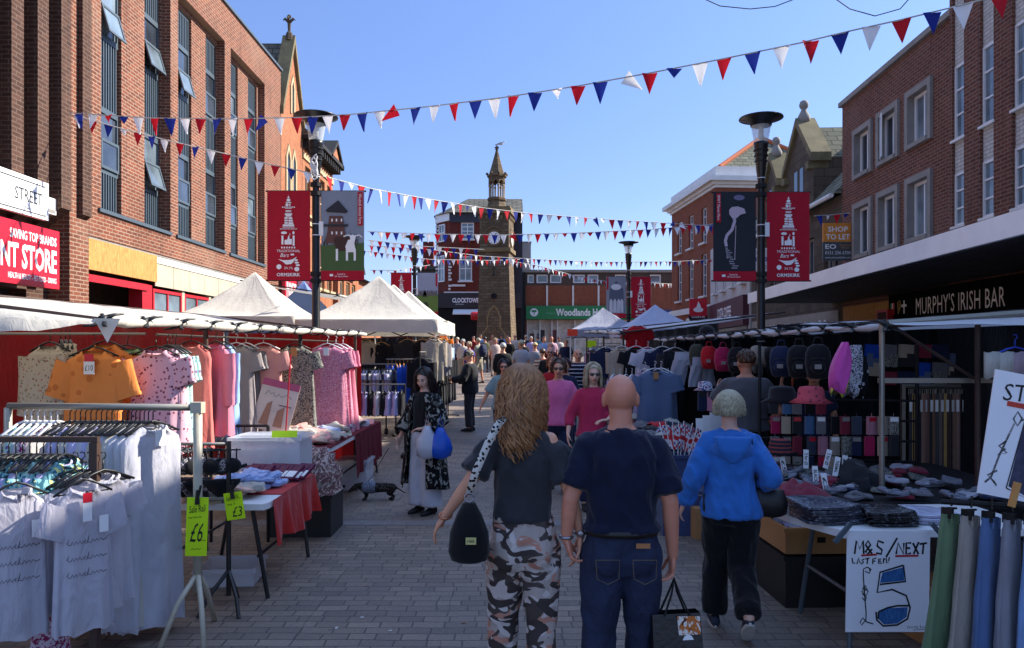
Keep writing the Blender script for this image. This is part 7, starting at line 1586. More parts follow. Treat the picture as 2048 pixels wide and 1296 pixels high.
def person(label, x, y, rz, H, skin, hair, top, bottom, arms=None, legs=None, sleeve=.5, hem=.93, bw=1.0, loose=.012, bl=.01, det=1, yaw=0, pitch=0, glasses=False, shoe=None, fem=False, z=None, hairlen=0, curl=.35, short=False, group=None, lean=0, nohair=False, face=True, cap=None, cuff=None, tw=0, coldshoulder=False, extra=None):
 r = E('person', label, 'person', (x, y, gz(y) if z is None else z), R(rz), group); s = H / 1.72; s3 = s
 A = dict(ARM); A.update(arms or {}); Lg = dict(LEG); Lg.update(legs or {})
 sc_ = lambda p: V(p[0] * s, p[1] * s, p[2] * s)
 vox = {0: .028, 1: .013, 2: .0062}[det]; n = {0: 10, 1: 14, 2: 20}[det]
 sh = .148 * (bw ** .5) * (.9 if fem else 1.05)
 tor = [(.84, .15, .11), (.92, .16, .118), (1.02, .145, .108), (1.12, .147, .108), (1.24, .16, .115), (1.34, .166, .108), (1.4, .148, .085), (1.44, .1, .066), (1.475, .062, .055)]
 if fem: tor = [(.84, .165, .115), (.92, .172, .125), (1.02, .145, .105), (1.12, .135, .1), (1.24, .143, .112), (1.34, .148, .102), (1.4, .132, .078), (1.44, .086, .06), (1.475, .052, .05)]
 ln = lambda z_: lean * max(0, z_ - .9)
 m = MB(); W_ = lambda a: a * bw
 m.loft([sring(W_(a) * s, b * (bw ** .8) * s, z_ * s, n, ln(z_) * s) for z_, a, b in tor])
 nb = V(0, ln(1.46), 1.44) * s; hc = V(0, .025 + ln(1.6), 1.6) * s
 RM = Matrix.Rotation(R(yaw), 3, 'Z') @ Matrix.Rotation(R(-pitch), 3, 'X')
 def hp(x_, y_, z_): return hc + RM @ (V(x_, y_, z_) * s)
 limb(m, [nb - V(0, .0, .03) * s, hc + RM @ V(0, -.02, -.06) * s], [.058 * s, .054 * s], n)
 # skull, jaw, nose, ears, brow
 m.ball(hp(0, -.012, .025), (.075 * s, .092 * s, .092 * s), n, 10, RM); m.ball(hp(0, .02, -.03), (.06 * s, .07 * s, .078 * s), n, 9, RM); m.ball(hp(0, .045, -.085), (.032 * s, .035 * s, .026 * s), n, 7, RM)
 if det:
  limb(m, [hp(0, .082, .012), hp(0, .104, -.028)], [.009 * s, .014 * s], 8); m.ball(hp(0, .08, .03), (.05 * s, .014 * s, .012 * s), 10, 6, RM); m.ball(hp(0, .084, -.056), (.024 * s, .012 * s, .012 * s), 8, 6, RM)
  for sg in (-1, 1): m.ball(hp(sg * .078, -.008, -.005), (.014 * s, .024 * s, .037 * s), 8, 6, RM); m.ball(hp(sg * .045, .055, -.02), (.022 * s, .022 * s, .022 * s), 8, 6, RM)
 ends = {}
 for k, sg in (('L', -1), ('R', 1)):
  S0 = V(sg * sh * 1.0, ln(1.4), 1.375) * s; el, wr_, hd = [sc_(p) for p in A[k]]
  fat = 1.05 if not fem else .92; fat *= bw ** .4
  limb(m, [V(sg * sh * .62, ln(1.4), 1.395) * s, S0, S0.lerp(el, .4), el, el.lerp(wr_, .35), wr_], [.042 * s * fat, .05 * s * fat, .045 * s * fat, .038 * s * fat, .037 * s * fat, .025 * s * fat], n)
  dr = (hd - wr_).normalized(); inward = V(-sg, 0, 0) if abs(dr.x) < .8 else V(0, 0, -1)
  if det == 2: hand(m, wr_, dr, inward, curl, s * (1.0 if not fem else .92), sg * -1)
  elif det == 1: hand(m, wr_, dr, inward, curl, s * 1.05, sg * -1)
  else: limb(m, [wr_, wr_ + dr * .14 * s], [.03 * s, .026 * s], 8)
  ends[k] = (S0, el, wr_, hd)
 for k, sg in (('L', -1), ('R', 1)):
  kn, an = [sc_(p) for p in Lg[k]]; limb(m, [V(sg * .09 * bw, 0, .86) * s, V(sg * .09 * bw, 0, .86).lerp(kn / s, .5) * s, kn, kn.lerp(an, .35), an], [.085 * s, .075 * s, .055 * s, .054 * s, .038 * s], n)
  limb(m, [an, an + V(0, .02, -.03) * s], [.036 * s, .034 * s], 8)
 remesh('body', m, vox, skin, r, 3 if det == 2 else 2)
 # ---- top
 if top is not None:
  m = MB(); e = loose
  rings = [(z_, a, b) for z_, a, b in tor if z_ >= hem - .001 and z_ < 1.46]
  if rings[0][0] > hem + .02: rings = [(hem, tor[1][1], tor[1][2])] + rings
  rings[0] = (hem, rings[0][1] + .012 * (loose > .015), rings[0][2] + .006)
  m.loft([sring((W_(a) + e) * s, (b * (bw ** .8) + e) * s, z_ * s, n, ln(z_) * s) for z_, a, b in rings] + ([sring(.07 * s, .062 * s, 1.458 * s, n, ln(1.46) * s)] if not coldshoulder else []))
  for k, sg in (('L', -1), ('R', 1)):
   S0, el, wr_, hd = ends[k]; q = (V(sg * sh * .62, ln(1.4), 1.395) * s)
   if sleeve > 0:
    full = (el - S0).length + (wr_ - el).length; t = sleeve * full; L1 = (el - S0).length; fat = bw ** .4
    pts = [q, S0] if not coldshoulder else [S0.lerp(el, .32)]
    rr = [.044 * s * fat + e * .6 * s, .051 * s * fat + e * .8 * s] if not coldshoulder else [.056 * s + e * s]
    if t <= L1: pts += [S0.lerp(el, t / L1 * .5) if not coldshoulder else S0.lerp(el, .5), S0.lerp(el, t / L1)]; rr += [.052 * s * fat + e * s, (.05 + (.012 if det else 0)) * s * fat + e * s]
    else: pts += [S0.lerp(el, .5), el, el.lerp(wr_, (t - L1) / (full - L1))]; rr += [.055 * s * fat + e * s, .046 * s * fat + e * s, .034 * s * fat + e * s]
    limb(m, pts[:-1], rr[:-1], n); m.tube(pts[-2:], rr[-2:], n)
   elif coldshoulder: pass
  remesh('shirt', m, max(vox * 1.3, .009), top, r, 4 if not coldshoulder else 3, .013 if det == 2 else (.005 if det == 1 else 0), 9, seed=x * 3)
 # ---- bottom
 if bottom is not None:
  m = MB(); zt = 1.0 if hem <= 1.0 else hem + .02
  m.loft([sring(W_(a) * s, b * (bw ** .8) * s, z_ * s, n) for z_, a, b in ((.78, .14, .1), (.84, tor[0][1] + bl, tor[0][2] + .012), (.92, tor[1][1] + bl, tor[1][2] + .01), (zt, tor[2][1] + bl + .005, tor[2][2] + .005))])
  for sg in (-1, 1): m.ball(V(sg * .075 * bw, -.055, .86) * s, (.085 * s * bw, .08 * s, .09 * s), n, 8)
  for k, sg in (('L', -1), ('R', 1)):
   kn, an = [sc_(p) for p in Lg[k]]; h0 = V(sg * .088 * bw, 0, .86) * s; w_ = tw
   if short: limb(m, [h0, h0.lerp(kn, .5), h0.lerp(kn, .85)], [(.092 + bl) * s, (.088 + bl) * s, (.085 + bl) * s], n)
   else:
    pts = [h0, h0.lerp(kn, .45), kn, kn.lerp(an, .45), an + V(0, 0, .02)]; rr = [(.094 + bl) * s, (.083 + bl) * s, (.064 + bl + w_ * .4) * s, (.06 + bl + w_ * .7) * s, (.052 + bl * 1.2 + w_) * s]
    limb(m, pts[:-1], rr[:-1], n); m.tube(pts[-2:], rr[-2:], n)
  remesh('trousers' if not short else 'shorts', m, max(vox * 1.3, .009), bottom, r, 3, .011 if det == 2 else (.004 if det else 0), 8, seed=y)
 # ---- shoes
 for k in ('L', 'R'):
  kn, an = [sc_(p) for p in Lg[k]]; m = MB(); fl = an.z / s > .11; rings = []
  Mt = Matrix.Translation(V(an.x, an.y, max(0, an.z - .08 * s))) @ (Matrix.Rotation(R(-42), 4, 'X') if fl else Matrix.Identity(4)); Mt = Matrix.Translation(V(0, 0, .0)) @ Mt
  for yy, a, h_ in ((-.075, .022, .05), (-.06, .034, .085), (0, .038, .1), (.06, .042, .07), (.12, .045, .052), (.165, .036, .042), (.185, .018, .03)):
   rings.append([Mt @ V(a * s * math.cos(t), yy * s, (h_ / 2 + h_ / 2 * math.sin(t) * (1 if math.sin(t) > 0 else .92)) * s) for t in [2 * PI * i / 12 for i in range(12)]])
  m.loft(rings); o = m.build('shoe', shoe or M_blackm, r, True)
  if det == 2:
   m = MB(); m.loft([[Mt @ V(a * s * math.cos(t), (.055 + .135 * math.sin(t)) * s, z_) for t in [2 * PI * i / 16 for i in range(16)]] for a, z_ in ((.044, -.004), (.047, .016))]); m.build('sole', M_sole, o)
 # ---- hair
 if hair is not None and not nohair:
  m = MB(); hk = hairlen; rnd = random.Random(int(x * 100) + 5)
  # cap of hair round the skull, open at the face
  rings = []
  for i in range(9):
   a = R(8 + i * 12.5); ring = []
   for k in range(20):
    t = 2 * PI * k / 20; fr = max(0, math.sin(t)); lim = R(108) * (1 - fr) + R(50) * fr; aa = min(a, lim)
    ring.append(hp(.086 * math.sin(aa) * math.cos(t), -.014 + .104 * math.sin(aa) * math.sin(t), .03 + .101 * math.cos(aa)))
   rings.append(ring)
  m.loft(rings[::-1])
  if hk > 0:
   N = {0: 26, 1: 70, 2: 700}[det]; wv = {0: 0, 1: .006, 2: .013}[det]
   for j in range(N):
    t = rnd.uniform(R(150), R(390)) if hk > .1 or det else rnd.uniform(R(165), R(375)); lay = rnd.random(); L = hk * rnd.uniform(.62, 1.0) * (1 + .36 * max(0, -math.sin(t)) if det == 2 else 1); ph = rnd.uniform(0, 6.3); out = rnd.uniform(.0, .04) * (.35 if det == 2 else 1) * (.4 + hk * 1.3); pts = []; rr = []
    K = 18 if det == 2 else 7; bk = abs(math.sin(t)) if math.sin(t) < 0 else 0
    for q in range(K + 1):
     u = q / K; Lt = .15 + L; d_ = u * Lt
     if d_ < .15: aa = R(12 + 80 * (d_ / .15) ** .9); px_, py_, pz_ = (.09 + .01 * lay) * math.sin(aa) * math.cos(t), -.012 + (.105 + .01 * lay) * math.sin(aa) * math.sin(t), .035 + (.103 + .008 * lay) * math.cos(aa); last = (px_, py_, pz_)
     else:
      e_ = d_ - .15; f_ = min(1, e_ / .12); px_ = last[0] * (1 + out * 9 * f_ * (1 - .35 * e_ / max(L, .01))); py_ = last[1] * (1 + out * 3 * f_) - (.015 * f_ if math.sin(t) < .2 else 0); pz_ = last[2] - e_
     a_ = wv * (.5 + lay) * min(1, max(0, d_ - .05) / .12)
     pts.append(hp(px_ + a_ * math.sin(d_ * 55 + ph), py_ + a_ * math.cos(d_ * 48 + ph), pz_)); rr.append((.006 if det == 2 else .017) * s * (1 - .6 * u ** 2) * rnd.uniform(.95, 1.05))
    m.tube(pts, rr, 5 if det < 2 else 5)
  elif det:
   for j in range(60):
    t = rnd.uniform(R(160), R(380)); a0 = R(rnd.uniform(10, 75)); pts = [hp((.088) * math.sin(a0 + u) * math.cos(t + .2 * u), -.012 + .106 * math.sin(a0 + u) * math.sin(t + .2 * u), .034 + .104 * math.cos(a0 + u)) for u in (0, .15, .3, .45)]; m.tube(pts, [.009 * s, .011 * s, .009 * s, .004 * s], 5)
  m.build('hair', hair, r, True)
 if cap is not None:
  m = MB(); rings = []
  for i in range(6):
   a = R(4 + i * 17.5); rings.append([hp(.092 * math.sin(a) * math.cos(t), -.01 + .112 * math.sin(a) * math.sin(t), .035 + .105 * math.cos(a)) for t in [2 * PI * k / 20 for k in range(20)]])
  m.loft(rings[::-1]); rr = []
  for k in range(7):
   a = R(20 + 140 * k / 6); rr.append([hp(.088 * math.cos(a), -.01 + .1 * math.sin(a), .03), hp(.082 * math.cos(a), .0 + .17 * math.sin(a), .018), hp(.082 * math.cos(a), .0 + .17 * math.sin(a), .024), hp(.088 * math.cos(a), -.01 + .1 * math.sin(a), .042)])
  m.loft(rr); m.build('hat', cap, r, True)
 if det and face:
  if glasses:
   m = MB()
   for sg in (-1, 1):
    m.ball(hp(sg * .032, .088, .008), (.027 * s, .009 * s, .019 * s), 12, 6, RM); m.tube([hp(sg * .056, .08, .014), hp(sg * .082, .02, .01), hp(sg * .084, -.02, .006)], .0035 * s, 5)
   m.tube([hp(-.01, .1, .014), hp(.01, .1, .014)], .003 * s, 5); m.build('sunglasses', M_lens, r, True)
  else:
   m = MB()
   for sg in (-1, 1): m.ball(hp(sg * .03, .082, .01), (.013 * s, .008 * s, .006 * s), 8, 5, RM); m.tube([hp(sg * .045, .083, .032), hp(sg * .03, .09, .037), hp(sg * .015, .091, .033)], .004 * s, 5)
   m.build('eye', M_eye, r, True)
  m = MB(); m.tube([hp(-.024, .089, -.058), hp(-.008, .0965, -.054), hp(.008, .0965, -.054), hp(.024, .089, -.058)], [.003 * s, .006 * s, .006 * s, .003 * s], 6); m.tube([hp(-.02, .089, -.06), hp(0, .096, -.065), hp(.02, .089, -.06)], [.003 * s, .006 * s, .003 * s], 6); m.build('mouth', M_lip, r, True)
 return r, hp, ends
camo = pattern('camouflage', '#a89a92', ['#b07e6c', '#4c4340', '#bfb4ae', '#403836'], 8.5, .545, 'camo', .5)
c_dgrey = cloth('dark_grey_jersey', '#2e2f34', .6, 0, .05); c_polo = cloth('navy_polo', '#10162e', .5, 0, .05); c_hood = cloth('bright_blue_fleece', '#2f6cb8', .6, 0, .05)
def mk_denim(name, c):
 t = NT(name); v = t.obj(); n1 = t.noise(v, 3, 4); n2 = t.noise(t.scalev(v, 1, 1, .3), 160, 2, .6); c = srgb(c)
 col = t.mix(t.ramp(n1, [(.4, 0.0), (.75, .6)]), c, tuple(min(1, x * 2.0) for x in c)); col = t.mix(.35, col, n2, 'MULTIPLY'); t.l(col, t.b.inputs['Base Color']); t.b.inputs['Roughness'].default_value = .85; t.bump(t.noise(t.scalev(v, 1, 1, .6), 10, 3, .5, 1.5), .5, .03); return t.m
c_jean = mk_denim('dark_denim', '#1a2440'); c_jean2 = mk_denim('blue_denim', '#3a4f78'); c_ltop = cloth('leo', '#000000') if 0 else None
# --- woman with long wavy hair, walking away
dW = 3.7
pw, hpW, eW = person('woman seen from behind with long wavy copper hair, dark grey top and camouflage trousers', .055, dW, -2, 1.76, sk_fair, h_cop, c_dgrey, camo,
 arms=dict(L=((-.25, -.06, 1.19), (-.37, -.02, 1.02), (-.44, .0, .92)), R=((.215, -.05, 1.16), (.272, -.02, .935), (.262, -.04, .84))),
 legs=dict(L=((-.1, .06, .5), (-.1, .05, .09)), R=((.09, -.02, .49), (.09, -.1, .1))), sleeve=.42, hem=1.005, loose=.012, bl=.004, det=2, yaw=-18, fem=True, glasses=True, hairlen=.265, curl=.3, coldshoulder=True, shoe=M_white, bw=.86, tw=.0)
m = MB(); m.tube([eW['L'][2] + V(.03 * math.cos(a), .03 * math.sin(a) * .9, .012 * math.sin(a)) for a in [k * PI / 8 for k in range(17)]], .006, 6); m.build('bracelet', mat('rose_gold', '#b87858', .3, .1, 9, 0, 40, .9), pw, True)
m = MB(); m.tube([eW['R'][2] + V(.03 * math.cos(a), .03 * math.sin(a) * .9, .01) for a in [k * PI / 8 for k in range(17)]], .007, 6); m.ball(eW['R'][2] + V(.0, -.034, .01), (.018, .006, .018), 10, 6); m.build('wristwatch', mat('silver', '#9a9aa0', .3, .1, 9, 0, 40, .9), pw, True)
bagl = E('shoulder_bag', 'black shoulder bag with leopard print strap hanging at the woman with camouflage trousers', 'bag', (-.2, dW - .16, .86))
m = MB(); rings = []
for z_, a, b in ((0, .05, .04), (.012, .085, .06), (.05, .098, .07), (.14, .09, .065), (.22, .06, .05), (.275, .03, .03)): rings.append([V(a * (abs(math.cos(t)) ** .8) * math.copysign(1, math.cos(t)), b * math.sin(t), z_) for t in [2 * PI * i / 22 for i in range(22)]])
m.loft(rings); m.build('pouch', cloth('black_canvas', '#0d0d10', .4, 0, .05), bagl, True)
MB().box(-.012, .036, -.078, -.074, .1, .132).build('yellow_label', mat('label_yellow', '#b9b272', .6), bagl); text('H&B', .03, .012, M_ink, bagl, (.012, -.0795, .116))
m = MB(); m.lathe([(.02, -.004), (.02, .004)], 12, (0, 0, .0)); m = MB(); m.tube([V(.022 * math.cos(a), 0, .3 + .022 * math.sin(a)) for a in [k * PI / 6 for k in range(13)]], .004, 6); m.build('ring', mat('silver', '#9a9aa0'), bagl, True)
p_leo = pattern('leopard_print', '#c9c4bc', ['#1a1614', '#241e1a'], 62, .4, 'dots', .1)
m = MB(); sp = [V(0, 0, .315), V(.03, -.03, .42), V(.09, -.02, .56), V(.14, -.0, .65), V(.18, .07, .68), V(.185, .16, .66)]
rg = []
for i, p in enumerate(sp): t = (sp[min(i + 1, 5)] - sp[max(i - 1, 0)]).normalized(); a = t.cross(V(0, 1, 0)).normalized() if i < 4 else V(1, .3, 0).normalized(); nn = a.cross(t).normalized(); rg.append([p + a * .018, p + a * .018 + nn * .004, p - a * .018 + nn * .004, p - a * .018])
m.loft(rg); m.build('strap', p_leo, bagl, True)
# --- bald man
dM = 3.64
pm_, hpM, eM = person('bald man seen from behind in navy polo shirt and dark jeans holding a shopping bag', .525, dM, 0, 1.735, sk_red, None, c_polo, c_jean,
 arms=dict(L=((-.245, -.03, 1.13), (-.262, .0, .935), (-.24, .0, .85)), R=((.225, -.04, 1.12), (.245, .0, .855), (.24, .01, .75))),
 legs=dict(L=((-.105, .02, .49), (-.115, -.06, .09)), R=((.105, .05, .49), (.115, .06, .08))), sleeve=.42, hem=.99, loose=.016, bl=.012, det=2, yaw=-6, glasses=True, curl=.75, bw=.96, shoe=M_blackm)
m = MB(); s_ = 1.735 / 1.72; m.loft([sring((.155 + e_) * s_ * 1.02, (.122 + e_) * s_, z_ * s_, 32) for z_, e_ in ((.965, .004), (.967, .013), (.995, .013), (.997, .004))], cap=False); m.build('belt', mat('leather_belt', '#15100e', .4), pm_, True)
MB().cbox((.08 * s_, -.142 * s_, .945), (.065, .006, .022)).build('leather_patch', mat('tan_patch', '#a06a40', .6), pm_)
m = MB(); m.tube([V(.066 * math.cos(a), -.0 + .06 * math.sin(a), 1.465 + .012 * math.sin(a)) for a in [k * PI / 12 for k in range(25)]], .017, 8, flat=1.0); m.build('collar', c_polo, pm_, True)
m = MB()
for sg in (-1, 1): m.box(sg * .085 - .055, sg * .085 + .055, -.166, -.158, .74, .86) if 0 else None
for sg in (-1, 1): m.tube([(sg * .085 - .055, -.163, .885), (sg * .085 - .05, -.168, .8), (sg * .085, -.168, .775), (sg * .085 + .05, -.168, .8), (sg * .085 + .055, -.163, .885), (sg * .085 - .055, -.163, .885)], .0016, 4)
m.build('pocket_stitching', mat('stitch', '#6a5a44', .8), pm_)
m = MB(); m.tube([eM['L'][2] + V(.029 * math.cos(a), .03 * math.sin(a), .01) for a in [k * PI / 8 for k in range(17)]], .008, 6); m.build('wristwatch', mat('silver', '#9a9aa0'), pm_, True)
sb = E('shopping_bag', 'black shopping bag with printed food picture held by the bald man', 'bag', (.525 + .25, dM - .02, .24), R(8))
m = MB(); m.loft([[V(sx * a, sy * b, z_) for sx, sy in ((-1, -1), (1, -1), (1, 1), (-1, 1))] for z_, a, b in ((0, .115, .07), (.02, .12, .075), (.18, .122, .065), (.36, .118, .03))], cap=False); m.build('bag_body', mat('black_laminate', '#101014', .35, .1, 5, .3), sb)
for yy in (-.032, .032): m = MB(); m.tube([(-.06, yy, .35), (-.02, yy * .6, .45), (.0, 0, .52), (.02, yy * .6, .45), (.065, yy, .35)], .009, 6, flat=.5); m.build('handle', M_blackm, sb)
m = MB(); m.M = Matrix.Rotation(R(-6), 4, 'X'); m.prism([(.03, .02), (.115, .02), (.113, .34), (.0, .345), (.01, .2)], -.076, -.0745); m.build('printed_picture', pattern('food_print', '#b86a34', ['#d8cfc4', '#5a2a1a'], 14, .26, 'floral', 0), sb)
m = MB(); m.M = Matrix.Rotation(R(-6), 4, 'X'); m.prism([(.05 + .035 * math.cos(k * PI / 6), .2 + .06 * math.sin(k * PI / 6)) for k in range(12)], -.078, -.0765); m.build('printed_cup', M_wsign, sb)
text('BAKERY', .05, .014, M_letter, sb, (-.07, -.079, .12)) if 0 else None
# --- blue hooded lady
dB = 4.99
pb_, hpB, eB = person('older woman with grey bob in a bright blue hooded top and black trousers walking away', 1.44, dB, -8, 1.56, sk_pale, h_gry, c_hood, cloth('black_trouser', '#0a0a10', .4, 0, .05),
 arms=dict(L=((-.26, -.04, 1.12), (-.33, .05, .9), (-.36, .1, .8)), R=((.27, -.08, 1.13), (.22, .14, 1.02), (.18, .24, 1.0))),
 legs=dict(L=((-.09, .1, .5), (-.1, .12, .08)), R=((.07, -.02, .48), (.08, -.3, .2))), sleeve=.97, hem=.84, loose=.024, bl=.02, det=2, fem=True, hairlen=.075, bw=1.08, lean=.06, pitch=10, yaw=-10, curl=.35, shoe=mat('navy_shoe', '#1c2638', .7), tw=.01)
m = MB(); rings = []
for k in range(10):
 a = R(-175 + 170 * k / 9) ; c = V(.15 * math.cos(a), .02 + .135 * math.sin(a), 1.305 - .03 * abs(math.sin(a))) * .93; rings.append([c + V(.035 * math.cos(t) * math.cos(a), .035 * math.cos(t) * math.sin(a), .05 * math.sin(t)) for t in [2 * PI * i / 10 for i in range(10)]])
m.loft(rings); m.loft([[V(.12 * s1_, -.115, 1.27), V(0, -.175, 1.27), V(0, -.12, 1.27)] for s1_ in (-1, 1)]) if 0 else None
m.loft([sring(.13, .035, 1.29, 14, -.1), sring(.1, .04, 1.2, 14, -.115), sring(.03, .02, 1.12, 14, -.115)]); o = remesh('hood', m, .011, c_hood, pb_, 5)
hb = E('handbag', 'black handbag with dark strap at the right hip of the blue hooded woman', 'bag', (1.44 + .24, dB - .02, .76), R(-10))
m = MB(); m.loft([[V(a * (abs(math.cos(t)) ** .6) * math.copysign(1, math.cos(t)), b * math.sin(t), z_) for t in [2 * PI * i / 20 + .05 for i in range(20)]] for z_, a, b in ((0, .08, .03), (.02, .12, .05), (.1, .125, .055), (.17, .1, .035), (.19, .05, .01))]); m.build('pouch', mat('soft_black_leather', '#121014', .45, .1, 6, .3), hb, True)
m = MB(); m.tube([(-.07, 0, .16), (-.1, -.09, .36), (-.11, -.07, .5), (-.1, 0, .545), (-.08, .1, .48)], .009, 6, flat=.5); m.build('strap', M_blackm, hb)
# --- black haired lady in floral kimono
p_kim = pattern('dark_floral_kimono', '#0e0e12', ['#8f8f88', '#4a4a44'], 9, .33, 'floral', .4)
dK = 8.6; xK = (850 - 1024) * dK / F
pk, hpK, eK = person('woman with long black hair in floral kimono and white wide trousers beside the sale table', xK, dK, 145, 1.63, sk_pale, h_blk, c_black, cloth('white_linen', '#b9b8c0', .5),
 arms=dict(L=((-.25, -.02, 1.14), (-.16, .2, 1.04), (-.08, .24, 1.03)), R=((.25, .0, 1.13), (.3, .12, .9), (.3, .16, .8))), sleeve=.2, hem=.98, det=1, fem=True, hairlen=.36, pitch=18, yaw=12, tw=.06, bl=.02, shoe=M_blackm)
m = MB(); rings = []; s_ = 1.63 / 1.72
for k in range(12):
 t = k / 11; z_ = lerp(1.42, .32, t) * s_; a = lerp(.17, .3, t) * s_ + (.02 if k else -.02); b = lerp(.1, .2, t) * s_ + .02; ring = []
 for i in range(25):
  an = R(lerp(122, 418, i / 24)) + .0; w_ = .012 * math.sin(i * 1.7 + k * .4) * t * 1.5; ring.append(V((a + w_) * math.cos(an), (b + w_) * math.sin(an), z_ + .01 * math.sin(i)))
 rings.append(ring)
m.loft(rings, cap=False, closed=False)
for k in ('L', 'R'):
 S0, el, wr_, hd = eK[k]; m.tube([S0, S0.lerp(el, .5), el, el.lerp(wr_, .75)], [.07, .08, .085, .1], 12, False)
o = m.build('kimono', p_kim, pk, True); md = o.modifiers.new('t', 'SOLIDIFY'); md.thickness = .006; bake(o)
for dx_, mt, lb, sc2 in ((.1, mat('white_polythene', '#b4b4bc', .35, .05, 6, .3), 'white carrier bag hanging from the kimono wearing woman', 1.0), (.28, mat('blue_polythene', '#1450b8', .3, .1, 6, .3), 'blue carrier bag hanging beside the white one', .95)):
 bgm = E('carrier_bag', lb, 'bag', (xK - .0 + dx_ * .8 - .02, dK - .3, .66), R(10)); m = MB(); rings = []
 for z_, a, b in ((0, .05, .05), (.03, .11, .08), (.12, .13, .095), (.22, .11, .07), (.3, .055, .035), (.36, .03, .02)): rings.append([V((a + .01 * math.sin(5 * t + z_ * 20)) * math.cos(t), b * math.sin(t), z_ * sc2) for t in [2 * PI * i / 20 for i in range(20)]])
 m.loft(rings); m.build('pouch', mt, bgm, True); m = MB(); m.tube([(-.03, 0, .33), (0, 0, .48), (.03, 0, .33)], .012, 6, flat=.4); m.build('handle', mt, bgm)
# --- dog
dg_ = E('dog', 'small mottled dachshund in a grey knitted coat sniffing the paving', 'dog', (P(752, 0, 9.35).x, 9.35, 0), 0)
m = MB(); limb(m, [V(.2, 0, .15), V(.1, 0, .155), V(-.02, 0, .15), V(-.12, 0, .155), V(-.16, 0, .165)], [.055, .058, .062, .07, .058], 12)
limb(m, [V(-.17, 0, .17), V(-.23, 0, .17)], [.05, .038], 10); limb(m, [V(-.24, 0, .165), V(-.28, 0, .14), V(-.335, 0, .1)], [.042, .03, .016], 10)
for sx, sy in ((-.13, -.03), (-.13, .03)): limb(m, [V(sx, sy, .11), V(sx + .015, sy, .06), V(sx + .0, sy, .015), V(sx - .025, sy, .012)], [.03, .02, .016, .014], 8)
for sx, sy in ((.2, -.03), (.17, .03)): limb(m, [V(sx, sy, .13), V(sx - .02, sy, .08), V(sx + .03, sy, .05), V(sx + .015, sy, .014), V(sx - .012, sy, .012)], [.042, .028, .016, .015, .014], 8)
limb(m, [V(.24, 0, .16), V(.29, 0, .13), V(.35, 0, .09), V(.4, 0, .085)], [.016, .011, .008, .004], 7)
for sg in (-1, 1): m.ball(V(-.235, sg * .04, .15), (.02, .008, .042), 8, 6)
remesh('body', m, .007, pattern('merle_coat', '#1e1916', ['#4d453e', '#0c0a0a'], 16, .3, 'floral', .2), dg_, 3)
m = MB(); m.loft([[V(x_, r_ * math.cos(t), .155 + r_ * math.sin(t)) for t in [2 * PI * i / 14 for i in range(14)]] for x_, r_ in ((-.165, .062), (-.12, .078), (-.04, .074), (.0, .07))], cap=False); m.build('knitted_coat', pattern('dog_coat', '#5d6270', ['#8a8f9c'], 30, .3, 'floral'), dg_, True)
m = MB(); m.ball((-.348, 0, .1), .009, 8, 5); m.ball((-.275, -.028, .158), .005, 6, 4); m.build('nose', M_blackm, dg_)
o = E('dog_lead', 'thin black lead running from the dachshund up to the kimono wearing woman', 'lead', (dg_.location.x - .12, 9.35, .2)); m = MB(); m.tube([(0, 0, 0), (.1, -.1, .12), (.25, -.3, .35), (.35, -.45, .5)], .004, 5); m.build('cord', M_blackm, o)
# --- walkers facing the camera
person('woman in bright pink tee shirt and sunglasses with brown bob walking towards the camera', P(1117, 0, 10).x, 10, 176, 1.72, sk_fair, h_brn, cloth('candy_pink', '#d86a98', .4, 0, .05), c_navy, arms=dict(L=((-.27, -.02, 1.12), (-.29, .04, .88), (-.29, .08, .8)), R=((.27, -.02, 1.12), (.3, .06, .9), (.3, .1, .8))), legs=dict(L=((-.09, .12, .5), (-.08, .14, .1)), R=((.1, -.04, .48), (.1, -.16, .12))), hem=.86, loose=.02, det=1, glasses=True, fem=True, hairlen=.1, bw=1.12, sleeve=.5)
pc, hpC, eC = person('woman with long ash blonde hair, sunglasses and coral top walking towards the camera', P(1186, 0, 8.8).x, 8.8, 182, 1.68, sk_pale, h_bln, cloth('coral_knit', '#b52c50', .4, 0, .05), c_navy, arms=dict(L=((-.26, -.02, 1.14), (-.14, .2, 1.08), (-.06, .24, 1.08)), R=((.27, -.02, 1.12), (.31, .1, .9), (.31, .14, .8))), hem=.88, loose=.02, det=1, glasses=True, fem=True, hairlen=.24, bw=1.05, sleeve=.8, yaw=4)
m = MB(); m.tube([(-.13, .02, 1.4), (-.16, .13, 1.25), (-.19, .14, 1.0)], .012, 6, flat=.4); m.build('bag_strap', mat('maroon_strap', '#5a1c26', .5), pc)
person('man in black cap and black jacket standing at the coat rail facing the stall', P(940, 0, 15.7).x, 15.7, 78, 1.66, sk_fair, h_gry, c_black, c_char, arms=dict(L=((-.26, .08, 1.14), (-.16, .34, 1.1), (-.12, .42, 1.1)), R=((.26, .06, 1.14), (.2, .34, 1.05), (.16, .42, 1.05))), hem=.82, loose=.04, det=1, bw=1.2, sleeve=.97, cap=M_blackm, pitch=15, tw=.015)
person('woman in pale teal tee shirt and sunglasses with dark hair behind the copper haired woman', P(1008, 0, 12.6).x, 12.6, 178, 1.6, sk_fair, h_blk, cloth('pale_teal', '#7c9a9a', .4), c_char, arms=dict(R=((.3, -.02, 1.12), (.4, .0, .92), (.44, .02, .82))), det=1, glasses=True, fem=True, hairlen=.09, hem=.85, loose=.03, bw=1.12, sleeve=.5)
person('bald man in navy and white striped tee shirt and blue jeans walking towards the camera', P(1156, 0, 14.2).x, 14.2, 180, 1.75, sk_fair, None, pattern('breton_stripe', '#14182a', ['#b0b0b8'], 14, .28, 'stripe_z'), c_jean2, det=1, bw=1.1, sleeve=.45, loose=.025)
